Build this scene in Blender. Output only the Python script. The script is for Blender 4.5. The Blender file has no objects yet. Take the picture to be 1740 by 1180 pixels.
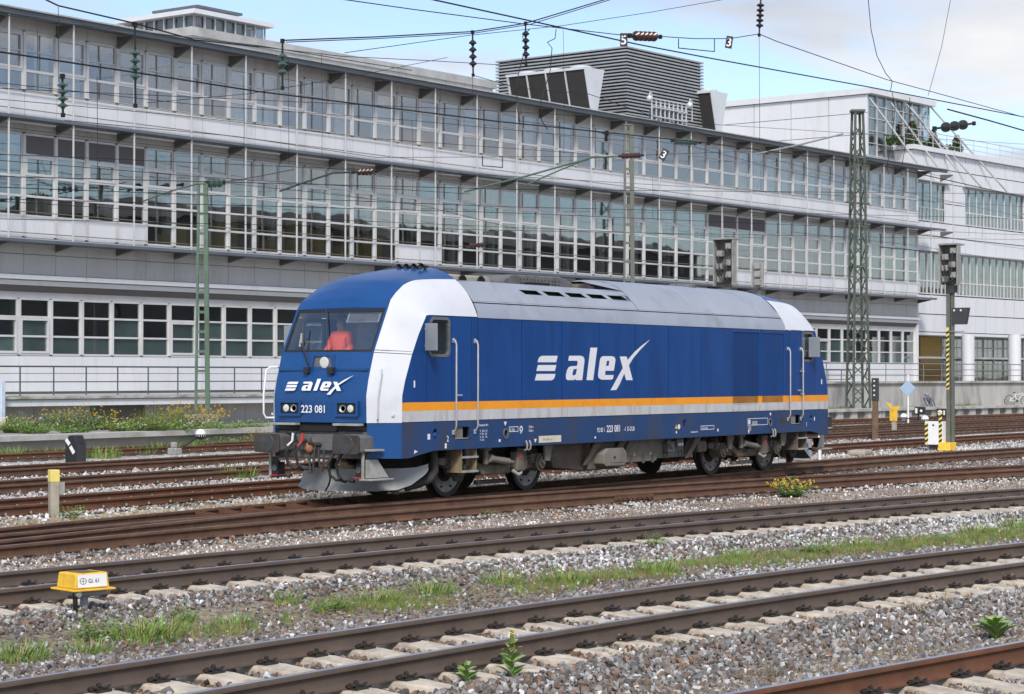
import bpy, bmesh, math, random
import numpy as np
from mathutils import Vector, Matrix, Euler, noise as mnoise
from mathutils.geometry import tessellate_polygon

random.seed(7)
RNG = np.random.default_rng(7)
SC = bpy.context.scene
COL = SC.collection
PI = math.pi

# ------------------------------------------------------------------ camera
CAM = Vector((-38.1361, -22.9419, 2.2288))
YAW, PITCH = 0.9914, 0.0136
FPX = 3567.49                      # focal length in pixels of a 1740 px wide picture
cam_d = bpy.data.cameras.new('camera')
cam_d.sensor_width = 36.0
cam_d.lens = 36.0 * FPX / 1740.0
cam_d.clip_start = 0.5
cam_d.clip_end = 6000.0
cam = bpy.data.objects.new('camera', cam_d)
COL.objects.link(cam)
cam.location = CAM
cam.rotation_euler = (PI / 2 + PITCH, 0, -YAW)
SC.camera = cam

# ------------------------------------------------------------------ light
SUN_EL, SUN_AZ = math.radians(43), math.radians(234)   # azimuth clockwise from +Y
world = bpy.data.worlds.new('World')
SC.world = world
world.use_nodes = True
wn, wl_ = world.node_tree.nodes, world.node_tree.links
for n in list(wn):
    wn.remove(n)
w_out = wn.new('ShaderNodeOutputWorld')
w_bg = wn.new('ShaderNodeBackground')
w_bg.inputs['Strength'].default_value = 0.078
w_sky = wn.new('ShaderNodeTexSky')
w_sky.sky_type = 'NISHITA'
w_sky.sun_disc = False
w_sky.sun_elevation = SUN_EL
w_sky.sun_rotation = SUN_AZ
w_sky.air_density = 1.0
w_sky.dust_density = 0.4
w_sky.ozone_density = 1.3
w_tc = wn.new('ShaderNodeTexCoord')
w_sep = wn.new('ShaderNodeSeparateXYZ')
wl_.new(w_tc.outputs['Generated'], w_sep.inputs[0])
w_add = wn.new('ShaderNodeMath'); w_add.operation = 'ADD'; w_add.inputs[1].default_value = 0.16
wl_.new(w_sep.outputs['Z'], w_add.inputs[0])
w_abs = wn.new('ShaderNodeMath'); w_abs.operation = 'ABSOLUTE'
wl_.new(w_add.outputs[0], w_abs.inputs[0])
w_dx = wn.new('ShaderNodeMath'); w_dx.operation = 'DIVIDE'
w_dy = wn.new('ShaderNodeMath'); w_dy.operation = 'DIVIDE'
wl_.new(w_sep.outputs['X'], w_dx.inputs[0]); wl_.new(w_abs.outputs[0], w_dx.inputs[1])
wl_.new(w_sep.outputs['Y'], w_dy.inputs[0]); wl_.new(w_abs.outputs[0], w_dy.inputs[1])
w_com = wn.new('ShaderNodeCombineXYZ')
wl_.new(w_dx.outputs[0], w_com.inputs['X']); wl_.new(w_dy.outputs[0], w_com.inputs['Y'])
w_noi = wn.new('ShaderNodeTexNoise')
w_noi.inputs['Scale'].default_value = 2.3
w_noi.inputs['Detail'].default_value = 6.0
w_noi.inputs['Roughness'].default_value = 0.5
w_noi.inputs['Distortion'].default_value = 0.5
wl_.new(w_com.outputs[0], w_noi.inputs['Vector'])
w_rmp = wn.new('ShaderNodeValToRGB')
w_rmp.color_ramp.elements[0].position = 0.43
w_rmp.color_ramp.elements[1].position = 0.62
w_rmp.color_ramp.elements[0].color = (0.10, 0.10, 0.10, 1)
w_rmp.color_ramp.elements[1].color = (1, 1, 1, 1)
wl_.new(w_noi.outputs['Fac'], w_rmp.inputs[0])
w_mix = wn.new('ShaderNodeMix'); w_mix.data_type = 'RGBA'
wl_.new(w_rmp.outputs[0], w_mix.inputs['Factor'])
w_tint = wn.new('ShaderNodeMix'); w_tint.data_type = 'RGBA'; w_tint.blend_type = 'MULTIPLY'
w_tint.inputs['Factor'].default_value = 1.0
w_tint.inputs['B'].default_value = (0.84, 0.87, 0.98, 1)
wl_.new(w_sky.outputs[0], w_tint.inputs['A'])
wl_.new(w_tint.outputs['Result'], w_mix.inputs['A'])
w_no2 = wn.new('ShaderNodeTexNoise')
w_no2.inputs['Scale'].default_value = 1.1
w_no2.inputs['Detail'].default_value = 5.0
wl_.new(w_com.outputs[0], w_no2.inputs['Vector'])
w_rm2 = wn.new('ShaderNodeValToRGB')
w_rm2.color_ramp.elements[0].position = 0.38; w_rm2.color_ramp.elements[0].color = (3.3, 3.55, 4.1, 1)
w_rm2.color_ramp.elements[1].position = 0.60; w_rm2.color_ramp.elements[1].color = (5.0, 5.05, 5.15, 1)
wl_.new(w_no2.outputs['Fac'], w_rm2.inputs[0])
wl_.new(w_rm2.outputs[0], w_mix.inputs['B'])
wl_.new(w_mix.outputs['Result'], w_bg.inputs['Color'])
wl_.new(w_bg.outputs[0], w_out.inputs[0])

sun_d = bpy.data.lights.new('sun', 'SUN')
sun_d.energy = 1.5
sun_d.angle = math.radians(14)
sun_d.color = (1.0, 0.95, 0.88)
sun = bpy.data.objects.new('sun', sun_d)
COL.objects.link(sun)
sun.location = (-30, -60, 60)
sdir = Vector((math.sin(SUN_AZ) * math.cos(SUN_EL), math.cos(SUN_AZ) * math.cos(SUN_EL), math.sin(SUN_EL)))
sun.rotation_euler = sdir.to_track_quat('Z', 'Y').to_euler()

SC.view_settings.view_transform = 'Standard'
SC.view_settings.look = 'None'
SC.view_settings.exposure = 1.27
SC.view_settings.gamma = 1.0
SC.view_settings.use_curve_mapping = False

# ------------------------------------------------------------------ measuring help
_d = Vector((math.sin(YAW) * math.cos(PITCH), math.cos(YAW) * math.cos(PITCH), math.sin(PITCH)))
_r = Vector((math.cos(YAW), -math.sin(YAW), 0))
_u = _r.cross(_d)
def hit(u, v, p0, n):
    """point of the plane (p0, n) on the line of sight through photo point (u, v)"""
    w = _d * FPX + _r * (u - 870) - _u * (v - 590)
    n = Vector(n)
    return CAM + w * ((Vector(p0) - CAM).dot(n) / w.dot(n))
def aty(u, v, y): return hit(u, v, (0, y, 0), (0, 1, 0))
def atx(u, v, x): return hit(u, v, (x, 0, 0), (1, 0, 0))
def atz(u, v, z): return hit(u, v, (0, 0, z), (0, 0, 1))
def atd(u, v, dist):                     # at a distance along the view axis
    return hit(u, v, CAM + _d * dist, _d)
def lin(c):                              # 8 bit display colour to linear
    return tuple(((x / 255) / 12.92 if x <= 10 else ((x / 255 + 0.055) / 1.055) ** 2.4) for x in c)

# ------------------------------------------------------------------ materials
MATS = {}
def mat(name, col, rough=0.6, metal=0.0, var=0.12, scale=6.0, bump=0.0, col2=None, thr=0.55, fine=None, spec=0.5, coat=0.0, bscale=None, coords='Object', stretch=None):
    """principled surface whose colour wanders with noise; col2 = a second colour in patches (dirt, rust)"""
    if name in MATS:
        return MATS[name]
    m = bpy.data.materials.new(name)
    m.use_nodes = True
    nt = m.node_tree
    N, L = nt.nodes, nt.links
    b = N['Principled BSDF']
    b.inputs['Roughness'].default_value = rough
    b.inputs['Metallic'].default_value = metal
    b.inputs['Specular IOR Level'].default_value = spec
    if coat:
        b.inputs['Coat Weight'].default_value = coat
        b.inputs['Coat Roughness'].default_value = 0.12
    tc = N.new('ShaderNodeTexCoord')
    vec = N.new('ShaderNodeNewGeometry').outputs['Position'] if coords == 'World' else tc.outputs[coords]
    if stretch:
        mp = N.new('ShaderNodeMapping')
        mp.inputs['Scale'].default_value = stretch
        L.new(vec, mp.inputs['Vector'])
        vec = mp.outputs[0]
    n1 = N.new('ShaderNodeTexNoise')
    n1.inputs['Scale'].default_value = scale
    n1.inputs['Detail'].default_value = 5
    n1.inputs['Roughness'].default_value = 0.6
    L.new(vec, n1.inputs['Vector'])
    hsv = N.new('ShaderNodeMapRange')
    hsv.inputs['From Min'].default_value = 0.3
    hsv.inputs['From Max'].default_value = 0.7
    hsv.inputs['To Min'].default_value = 1 - var
    hsv.inputs['To Max'].default_value = 1 + var
    L.new(n1.outputs['Fac'], hsv.inputs['Value'])
    mul = N.new('ShaderNodeVectorMath'); mul.operation = 'SCALE'
    mul.inputs[0].default_value = col
    L.new(hsv.outputs[0], mul.inputs['Scale'])
    out = mul.outputs[0]
    if col2:
        n2 = N.new('ShaderNodeTexNoise')
        n2.inputs['Scale'].default_value = (fine or scale * 0.7)
        n2.inputs['Detail'].default_value = 7
        n2.inputs['Roughness'].default_value = 0.65
        L.new(vec, n2.inputs['Vector'])
        r2 = N.new('ShaderNodeValToRGB')
        r2.color_ramp.elements[0].position = thr - 0.07
        r2.color_ramp.elements[1].position = thr + 0.12
        L.new(n2.outputs['Fac'], r2.inputs[0])
        mx = N.new('ShaderNodeMix'); mx.data_type = 'RGBA'
        L.new(r2.outputs[0], mx.inputs['Factor'])
        L.new(out, mx.inputs['A'])
        mx.inputs['B'].default_value = (*col2, 1)
        out = mx.outputs['Result']
    L.new(out, b.inputs['Base Color'])
    rr = N.new('ShaderNodeMapRange')
    rr.inputs['To Min'].default_value = max(0.02, rough - 0.08)
    rr.inputs['To Max'].default_value = min(1, rough + 0.1)
    L.new(n1.outputs['Fac'], rr.inputs['Value'])
    L.new(rr.outputs[0], b.inputs['Roughness'])
    if bump:
        n3 = N.new('ShaderNodeTexNoise')
        n3.inputs['Scale'].default_value = bscale or scale * 3
        n3.inputs['Detail'].default_value = 4
        L.new(vec, n3.inputs['Vector'])
        bp = N.new('ShaderNodeBump')
        bp.inputs['Strength'].default_value = bump
        bp.inputs['Distance'].default_value = 0.02
        L.new(n3.outputs['Fac'], bp.inputs['Height'])
        L.new(bp.outputs[0], b.inputs['Normal'])
    MATS[name] = m
    return m

def glass_mat(name, tint, refl=0.35, rough=0.01, gtint=(0.85, 0.93, 0.95)):
    m = bpy.data.materials.new(name)
    m.use_nodes = True
    N, L = m.node_tree.nodes, m.node_tree.links
    for n in list(N):
        N.remove(n)
    o = N.new('ShaderNodeOutputMaterial')
    t = N.new('ShaderNodeBsdfTransparent'); t.inputs[0].default_value = (*tint, 1)
    g = N.new('ShaderNodeBsdfGlossy'); g.inputs[0].default_value = (*gtint, 1); g.inputs['Roughness'].default_value = rough
    tc = N.new('ShaderNodeTexCoord')
    nz = N.new('ShaderNodeTexNoise'); nz.inputs['Scale'].default_value = 0.8; nz.inputs['Detail'].default_value = 1
    L.new(N.new('ShaderNodeNewGeometry').outputs['Position'], nz.inputs['Vector'])
    bp = N.new('ShaderNodeBump'); bp.inputs['Strength'].default_value = 0.05; bp.inputs['Distance'].default_value = 0.05
    L.new(nz.outputs['Fac'], bp.inputs['Height']); L.new(bp.outputs[0], g.inputs['Normal'])
    fr = N.new('ShaderNodeLayerWeight'); fr.inputs['Blend'].default_value = 0.35
    mr = N.new('ShaderNodeMapRange'); mr.inputs['To Min'].default_value = refl; mr.inputs['To Max'].default_value = min(1, refl + 0.55)
    L.new(fr.outputs['Fresnel'], mr.inputs['Value'])
    mx = N.new('ShaderNodeMixShader')
    L.new(mr.outputs[0], mx.inputs[0]); L.new(t.outputs[0], mx.inputs[1]); L.new(g.outputs[0], mx.inputs[2])
    L.new(mx.outputs[0], o.inputs[0])
    MATS[name] = m
    return m

# ------------------------------------------------------------------ mesh builder
class MB:
    def __init__(self): self.v, self.f, self.m = [], [], []
    def add(self, vs, fs, m=0):
        o = len(self.v)
        self.v += [tuple(p) for p in vs]
        for f in fs:
            self.f.append(tuple(i + o for i in f)); self.m.append(m)
        return self
    def box(self, x0, x1, y0, y1, z0, z1, m=0):
        vs = [(x, y, z) for z in (z0, z1) for y in (y0, y1) for x in (x0, x1)]
        return self.add(vs, [(0, 2, 3, 1), (4, 5, 7, 6), (0, 1, 5, 4), (2, 6, 7, 3), (0, 4, 6, 2), (1, 3, 7, 5)], m)
    def obox(self, c, size, rot=None, m=0):
        hx, hy, hz = size[0] / 2, size[1] / 2, size[2] / 2
        M = rot if rot is not None else Matrix.Identity(3)
        vs = [Vector(c) + M @ Vector((sx * hx, sy * hy, sz * hz)) for sz in (-1, 1) for sy in (-1, 1) for sx in (-1, 1)]
        return self.add(vs, [(0, 2, 3, 1), (4, 5, 7, 6), (0, 1, 5, 4), (2, 6, 7, 3), (0, 4, 6, 2), (1, 3, 7, 5)], m)
    def bar(self, p0, p1, w, h=None, up=(0, 0, 1), m=0):
        p0, p1 = Vector(p0), Vector(p1)
        h = h or w
        a = (p1 - p0)
        l = a.length
        a.normalize()
        s = a.cross(Vector(up))
        if s.length < 1e-4: s = a.cross(Vector((1, 0, 0)))
        s.normalize(); t = s.cross(a)
        M = Matrix((a, s, t)).transposed()
        return self.obox((p0 + p1) / 2, (l, w, h), M, m)
    def cyl(self, p0, p1, r0, r1=None, n=12, cap=True, m=0):
        p0, p1 = Vector(p0), Vector(p1)
        r1 = r0 if r1 is None else r1
        a = (p1 - p0).normalized()
        s = a.cross(Vector((0, 0, 1)))
        if s.length < 1e-4: s = a.cross(Vector((1, 0, 0)))
        s.normalize(); t = a.cross(s)
        vs = []
        for p, r in ((p0, r0), (p1, r1)):
            for i in range(n):
                w = 2 * PI * i / n
                vs.append(p + s * (r * math.cos(w)) + t * (r * math.sin(w)))
        fs = [(i, (i + 1) % n, n + (i + 1) % n, n + i) for i in range(n)]
        if cap: fs += [tuple(range(n - 1, -1, -1)), tuple(range(n, 2 * n))]
        return self.add(vs, fs, m)
    def lathe(self, prof, c, axis, n=24, m=0, cap=True):
        a = Vector(axis).normalized(); c = Vector(c)
        s = a.cross(Vector((0, 0, 1)))
        if s.length < 1e-4: s = a.cross(Vector((1, 0, 0)))
        s.normalize(); t = a.cross(s)
        vs = []
        for r, h in prof:
            for i in range(n):
                w = 2 * PI * i / n
                vs.append(c + a * h + s * (r * math.cos(w)) + t * (r * math.sin(w)))
        fs = []
        for k in range(len(prof) - 1):
            for i in range(n):
                j = (i + 1) % n
                fs.append((k * n + i, k * n + j, (k + 1) * n + j, (k + 1) * n + i))
        if cap: fs += [tuple(range(n - 1, -1, -1)), tuple(range((len(prof) - 1) * n, len(prof) * n))]
        return self.add(vs, fs, m)
    def tube(self, path, r, n=8, m=0, cap=True):
        P = [Vector(p) for p in path]
        rs = r if isinstance(r, (list, tuple)) else [r] * len(P)
        vs, fs = [], []
        prev = None
        for i, p in enumerate(P):
            a = (P[min(i + 1, len(P) - 1)] - P[max(i - 1, 0)]).normalized()
            if prev is None:
                s = a.cross(Vector((0, 0, 1)))
                if s.length < 1e-3: s = a.cross(Vector((1, 0, 0)))
            else:
                s = prev - a * prev.dot(a)
            s.normalize(); prev = s
            t = a.cross(s)
            for k in range(n):
                w = 2 * PI * k / n
                vs.append(p + s * (rs[i] * math.cos(w)) + t * (rs[i] * math.sin(w)))
        for i in range(len(P) - 1):
            for k in range(n):
                j = (k + 1) % n
                fs.append((i * n + k, i * n + j, (i + 1) * n + j, (i + 1) * n + k))
        if cap: fs += [tuple(range(n - 1, -1, -1)), tuple(range((len(P) - 1) * n, len(P) * n))]
        return self.add(vs, fs, m)
    def prism(self, poly, vec, m=0):
        """polygon (list of 3-D points) pushed along vec"""
        P = [Vector(p) for p in poly]; V = Vector(vec); n = len(P)
        tri = tessellate_polygon([P])
        fs = [tuple(t) for t in tri] + [tuple(i + n for i in reversed(t)) for t in tri]
        fs += [(i, (i + 1) % n, n + (i + 1) % n, n + i) for i in range(n)]
        return self.add(P + [p + V for p in P], fs, m)
    def plate(self, outer, holes, vec, m=0):
        """flat plate with holes, thickness along vec"""
        loops = [[Vector(p) for p in outer]] + [[Vector(p) for p in h] for h in holes]
        flat = [p for l in loops for p in l]; V = Vector(vec); n = len(flat)
        tri = tessellate_polygon(loops)
        fs = [tuple(t) for t in tri] + [tuple(i + n for i in reversed(t)) for t in tri]
        o = 0
        for l in loops:
            k = len(l)
            fs += [(o + i, o + (i + 1) % k, n + o + (i + 1) % k, n + o + i) for i in range(k)]
            o += k
        return self.add(flat + [p + V for p in flat], fs, m)
    def grid(self, rows, m=0):
        h, w = len(rows), len(rows[0])
        vs = [p for r in rows for p in r]
        fs = [(i * w + j, i * w + j + 1, (i + 1) * w + j + 1, (i + 1) * w + j) for i in range(h - 1) for j in range(w - 1)]
        return self.add(vs, fs, m)
    def quad(self, a, b, c, d, m=0): return self.add([a, b, c, d], [(0, 1, 2, 3)], m)
    def ball(self, c, r, nu=12, nv=8, sq=(1, 1, 1), m=0):
        prof = []
        vs, fs = [], []
        for i in range(nv + 1):
            th = PI * i / nv
            for k in range(nu):
                ph = 2 * PI * k / nu
                vs.append((c[0] + r * sq[0] * math.sin(th) * math.cos(ph), c[1] + r * sq[1] * math.sin(th) * math.sin(ph), c[2] + r * sq[2] * math.cos(th)))
        for i in range(nv):
            for k in range(nu):
                j = (k + 1) % nu
                fs.append((i * nu + k, (i + 1) * nu + k, (i + 1) * nu + j, i * nu + j))
        return self.add(vs, fs, m)
    def mesh(self, name, mats, smooth=None, clean=True):
        me = bpy.data.meshes.new(name)
        me.from_pydata(self.v, [], self.f)
        for mm in (mats if isinstance(mats, (list, tuple)) else [mats]):
            me.materials.append(mm)
        if isinstance(mats, (list, tuple)) and len(mats) > 1:
            me.polygons.foreach_set('material_index', self.m)
        if clean:
            bm = bmesh.new(); bm.from_mesh(me)
            bmesh.ops.remove_doubles(bm, verts=bm.verts, dist=1e-5)
            bmesh.ops.recalc_face_normals(bm, faces=bm.faces)
            bm.to_mesh(me); bm.free()
        if smooth:
            me.polygons.foreach_set('use_smooth', [True] * len(me.polygons))
            me.set_sharp_from_angle(angle=math.radians(smooth))
        me.update()
        return me
    def build(self, name, mats, parent=None, smooth=None, bevel=None, clean=True):
        return obj(name, self.mesh(name, mats, smooth, clean), parent, bevel)

def wmat(o):
    M = o.matrix_basis.copy()
    if o.parent:
        M = wmat(o.parent) @ o.matrix_parent_inverse @ M
    return M
def obj(name, me, parent=None, bevel=None):
    o = bpy.data.objects.new(name, me)
    COL.objects.link(o)
    if parent is not None:
        o.parent = parent
        o.matrix_parent_inverse = wmat(parent).inverted()
    if bevel:
        b = o.modifiers.new('bevel', 'BEVEL')
        b.width = bevel; b.segments = 2; b.limit_method = 'ANGLE'; b.angle_limit = math.radians(35)
    return o
def tag(o, label, cat, group=None, kind=None):
    if label: o['label'] = label
    if cat: o['category'] = cat
    if group: o['group'] = group
    if kind: o['kind'] = kind
    return o
def thing(name, label, cat, loc=(0, 0, 0), group=None, rz=0):
    o = bpy.data.objects.new(name, None)
    COL.objects.link(o)
    o.location = loc
    o.rotation_euler = (0, 0, rz)
    o.empty_display_size = 0.2
    return tag(o, label, cat, group)
def struct(o): o['kind'] = 'structure'; return o
def stuff(o): o['kind'] = 'stuff'; return o
def copy_tree(o, parent=None):
    c = o.copy(); COL.objects.link(c)
    if parent is not None: c.parent = parent
    for ch in list(o.children): copy_tree(ch, c)
    return c
def text_mesh(s, size, mapper, name, material, parent, align='LEFT', squeeze=1.0, bold=0.0):
    """flat lettering: mapper turns (x, y) of the text plane into a point in space"""
    cu = bpy.data.curves.new('lettering', 'FONT')
    cu.body = s; cu.size = size; cu.align_x = align; cu.offset = bold; cu.resolution_u = 3
    to = bpy.data.objects.new('lettering', cu); COL.objects.link(to)
    dg = bpy.context.evaluated_depsgraph_get()
    me = bpy.data.meshes.new_from_object(to.evaluated_get(dg))
    bpy.data.objects.remove(to); bpy.data.curves.remove(cu)
    for v in me.vertices:
        v.co = mapper(v.co.x * squeeze, v.co.y)
    me.materials.clear(); me.materials.append(material)
    me.name = name
    return obj(name, me, parent)

# ================================================================== TRACK LAYOUT
def quadlin(c, x0, x1):
    c = np.array(c, float); dc = np.polyder(c)
    def f(x):
        x = np.asarray(x, float)
        xc = np.clip(x, x0, x1)
        return np.polyval(c, xc) + np.polyval(dc, xc) * (x - xc)
    return f
def loco_line(x):
    x = np.asarray(x, float)
    l = np.clip(-6.8 - x, 0, 14); r = np.clip(x - 6.8, 0, 26)
    ll = np.clip(-6.8 - x - 14, 0, None); rr = np.clip(x - 6.8 - 26, 0, None)
    return -0.0064 * l * l - 0.179 * ll - 0.0034 * r * r - 0.177 * rr
TR = {
    'F0': lambda x: -17.16 - 0.185 * (np.asarray(x, float) + 23.52),
    'A': quadlin([-0.005296, -0.314547, -16.832296], -28, -10.5),
    'B': quadlin([-0.003808, -0.225048, -8.829748], -23, 3),
    'C': quadlin([-0.005199, -0.160242, -2.683393], -19, 13),
    'L': loco_line,
    'D': quadlin([-0.001056, 0.027065, 5.20838], -13, 42),
    'E': quadlin([-0.000912, 0.03967, 10.204328], -9, 56),
    'F': quadlin([-0.00110, 0.0500, 15.35], -5, 70),
    'G': quadlin([-0.00100, 0.0350, 22.60], 0, 80),
}
def heading(f, x): return math.atan2(float(f(x + 0.05)) - float(f(x - 0.05)), 0.1)

def smooth(a, b, t):
    t = np.clip((t - a) / (b - a), 0, 1)
    return t * t * (3 - 2 * t)
def vnoise(x, y, s, seed=0):
    """cheap smooth value noise on arrays"""
    x = np.asarray(x, float) / s + seed * 17.3; y = np.asarray(y, float) / s + seed * 9.1
    xi, yi = np.floor(x), np.floor(y); fx, fy = x - xi, y - yi
    fx, fy = fx * fx * (3 - 2 * fx), fy * fy * (3 - 2 * fy)
    def h(a, b):
        t = np.sin(a * 127.1 + b * 311.7 + seed * 74.7) * 43758.5453
        return t - np.floor(t)
    return (h(xi, yi) * (1 - fx) + h(xi + 1, yi) * fx) * (1 - fy) + (h(xi, yi + 1) * (1 - fx) + h(xi + 1, yi + 1) * fx) * fy
def ground_z(x, y):
    x = np.asarray(x, float); y = np.asarray(y, float)
    z = np.full(x.shape, -0.36)
    for k, f in TR.items():
        d = np.abs(y - f(x))
        z = np.maximum(z, -0.215 - 0.15 * smooth(1.45, 2.4, d))
    for k in ('A', 'B', 'F0'):
        d = np.abs(y - TR[k](x))
        z = z - 0.035 * smooth(1.5, 1.2, d)
    # beyond the path the yard is filled flat up to the platforms
    flat = smooth(-1.0, 1.0, y - (TR['B'](x) + 1.6))
    z = z * (1 - flat) + np.maximum(z, -0.235) * flat
    z = z + 0.02 * (vnoise(x, y, 0.9, 1) - 0.5) + 0.03 * (vnoise(x, y, 3.0, 2) - 0.5)
    return z

# ------------------------------------------------------------------ ground sheet
def ax(parts):
    out = []
    for a, b, s in parts:
        out += list(np.arange(a, b, s))
    return np.array(out + [parts[-1][1]])
gx = ax([(-2500, -200, 460), (-200, -60, 28), (-60, -30, 3), (-30, 40, 0.45), (40, 120, 2.0), (120, 400, 40), (400, 3000, 520)])
gy = ax([(-2500, -200, 460), (-200, -40, 32), (-40, -20, 2), (-20, 13, 0.4), (13, 60, 1.5), (60, 300, 40), (300, 3000, 540)])
GX, GY = np.meshgrid(gx, gy)
GZ = ground_z(GX, GY)
nyy, nxx = GX.shape
gverts = np.stack([GX.ravel(), GY.ravel(), GZ.ravel()], 1)
gi = np.arange(nyy * nxx).reshape(nyy, nxx)
gfaces = np.stack([gi[:-1, :-1].ravel(), gi[:-1, 1:].ravel(), gi[1:, 1:].ravel(), gi[1:, :-1].ravel()], 1)
gme = bpy.data.meshes.new('ground')
gme.from_pydata(gverts.tolist(), [], gfaces.tolist())
def ground_color(x, y):
    """real soil and gravel colours by zone"""
    x = np.asarray(x, float); y = np.asarray(y, float)
    n1, n2 = vnoise(x, y, 1.7, 3)[..., None], vnoise(x, y, 0.6, 4)[..., None]
    c = np.zeros(x.shape + (3,)) + np.array([.185, .160, .140])
    a, b, cc, l, d = TR['A'](x), TR['B'](x), TR['C'](x), TR['L'](x), TR['D'](x)
    def put(mask, col):
        nonlocal c
        m = np.clip(mask, 0, 1)[..., None]
        c = c * (1 - m) + np.array(col) * m
    mid = (a + b) / 2
    put(smooth(1.5, 0.5, np.abs(y - mid - 0.5)), [.185, .145, .098])
    put(smooth(0.9, 1.4, y - b) , [.285, .235, .195])
    put(smooth(1.0, 1.6, y - l), [.44, .42, .385])
    put(smooth(1.35, 1.0, np.abs(y - l)) * smooth(14, 11, x), [.045, .038, .033])  # oil-dark bed, with the shadow under the locomotive painted into the colour
    put(smooth(1.6, 2.3, y - l) * smooth(3.9, 3.1, y - l), [.43, .345, .225])
    put(smooth(1.2, 2.0, y - d), [.40, .385, .36])
    put(smooth(24.5, 27, y + 0.02 * x), [.26, .23, .18])
    return np.clip(c * (0.75 + 0.5 * n1) * (0.9 + 0.2 * n2), 0, 1)
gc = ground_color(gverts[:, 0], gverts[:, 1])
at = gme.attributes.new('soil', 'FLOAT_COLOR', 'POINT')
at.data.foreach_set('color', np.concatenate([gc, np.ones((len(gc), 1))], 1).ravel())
gm = bpy.data.materials.new('gravel_ground'); gm.use_nodes = True
N, L = gm.node_tree.nodes, gm.node_tree.links
b = N['Principled BSDF']; b.inputs['Roughness'].default_value = 0.95
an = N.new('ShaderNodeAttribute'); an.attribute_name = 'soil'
tc = N.new('ShaderNodeTexCoord')
vo = N.new('ShaderNodeTexVoronoi'); vo.inputs['Scale'].default_value = 19
L.new(tc.outputs['Object'], vo.inputs['Vector'])
sp = N.new('ShaderNodeSeparateColor'); L.new(vo.outputs['Color'], sp.inputs[0])
mr = N.new('ShaderNodeMapRange'); mr.inputs['To Min'].default_value = 0.45; mr.inputs['To Max'].default_value = 1.6
L.new(sp.outputs[0], mr.inputs['Value'])
mu = N.new('ShaderNodeVectorMath'); mu.operation = 'SCALE'
L.new(an.outputs['Color'], mu.inputs[0]); L.new(mr.outputs[0], mu.inputs['Scale'])
L.new(mu.outputs[0], b.inputs['Base Color'])
bp = N.new('ShaderNodeBump'); bp.inputs['Strength'].default_value = 0.9; bp.inputs['Distance'].default_value = 0.03
inv = N.new('ShaderNodeMath'); inv.operation = 'SUBTRACT'; inv.inputs[0].default_value = 1
L.new(vo.outputs['Distance'], inv.inputs[1]); L.new(inv.outputs[0], bp.inputs['Height']); L.new(bp.outputs[0], b.inputs['Normal'])
gme.materials.append(gm)
gme.polygons.foreach_set('use_smooth', [True] * len(gme.polygons))
struct(obj('ground', gme))

# ------------------------------------------------------------------ rails, sleepers, clips
M_rust = mat('rail_rust', (.105, .052, .030), 0.8, 0.0, 0.25, 3.0, 0.25, (.15, .075, .040), 0.55)
M_rust_d = mat('rail_brown', (.096, .068, .052), 0.75, 0.0, 0.2, 3.0, 0.2, (.105, .073, .054), 0.58)
M_rust_r = mat('rail_red_rust', (.125, .050, .024), 0.85, 0.0, 0.25, 3.0, 0.25, (.085, .040, .022), 0.55)
M_runtop = mat('rail_polished_top', (.55, .55, .57), 0.32, 1.0, 0.1, 2.0)
M_runtop_d = mat('rail_dull_top', (.27, .22, .19), 0.45, 0.7, 0.2, 2.0, 0, (.16, .11, .08), 0.5)
M_runtop_r = mat('rail_rusty_top', (.20, .125, .085), 0.7, 0.2, 0.2, 2.0)
M_conc = mat('sleeper_concrete', (.50, .44, .36), 0.9, 0.0, 0.2, 4.0, 0.4, (.33, .27, .21), 0.55, 7, coords='World')
M_wood = mat('sleeper_wood', (.085, .065, .05), 0.9, 0.0, 0.3, 4.0, 0.4)
M_clip = mat('clip_steel', (.045, .038, .034), 0.55, 0.4, 0.25, 20.0)
M_bolt = mat('bolt_pale', (.38, .36, .33), 0.6, 0.3, 0.2, 20.0)

RAILP = [(-.072, -.172), (-.072, -.160), (-.018, -.146), (-.010, -.132), (-.009, -.060), (-.016, -.047), (-.034, -.041), (-.035, -.010), (-.029, -.002), (-.018, 0.0),
         (.018, 0.0), (.029, -.002), (.035, -.010), (.034, -.041), (.016, -.047), (.009, -.060), (.010, -.132), (.018, -.146), (.072, -.160), (.072, -.172)]
def rail_mb(f, x0, x1, off, dz=0.0, step=0.6):
    mb = MB()
    xs = np.arange(x0, x1 + 1e-6, step)
    n = len(RAILP); vs = []
    for x in xs:
        h = heading(f, x); y = float(f(x))
        for o, z in RAILP:
            t = off + o
            vs.append((x - math.sin(h) * t, y + math.cos(h) * t, z + dz))
    fs, ms = [], []
    for i in range(len(xs) - 1):
        for k in range(n):
            j = (k + 1) % n
            fs.append((i * n + k, i * n + j, (i + 1) * n + j, (i + 1) * n + k))
            ms.append(1 if k in (8, 9, 10) else 0)
    fs += [tuple(range(n)), tuple(range((len(xs) - 1) * n + n - 1, (len(xs) - 1) * n - 1, -1))]; ms += [0, 0]
    mb.v, mb.f, mb.m = vs, fs, ms
    return mb
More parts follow.
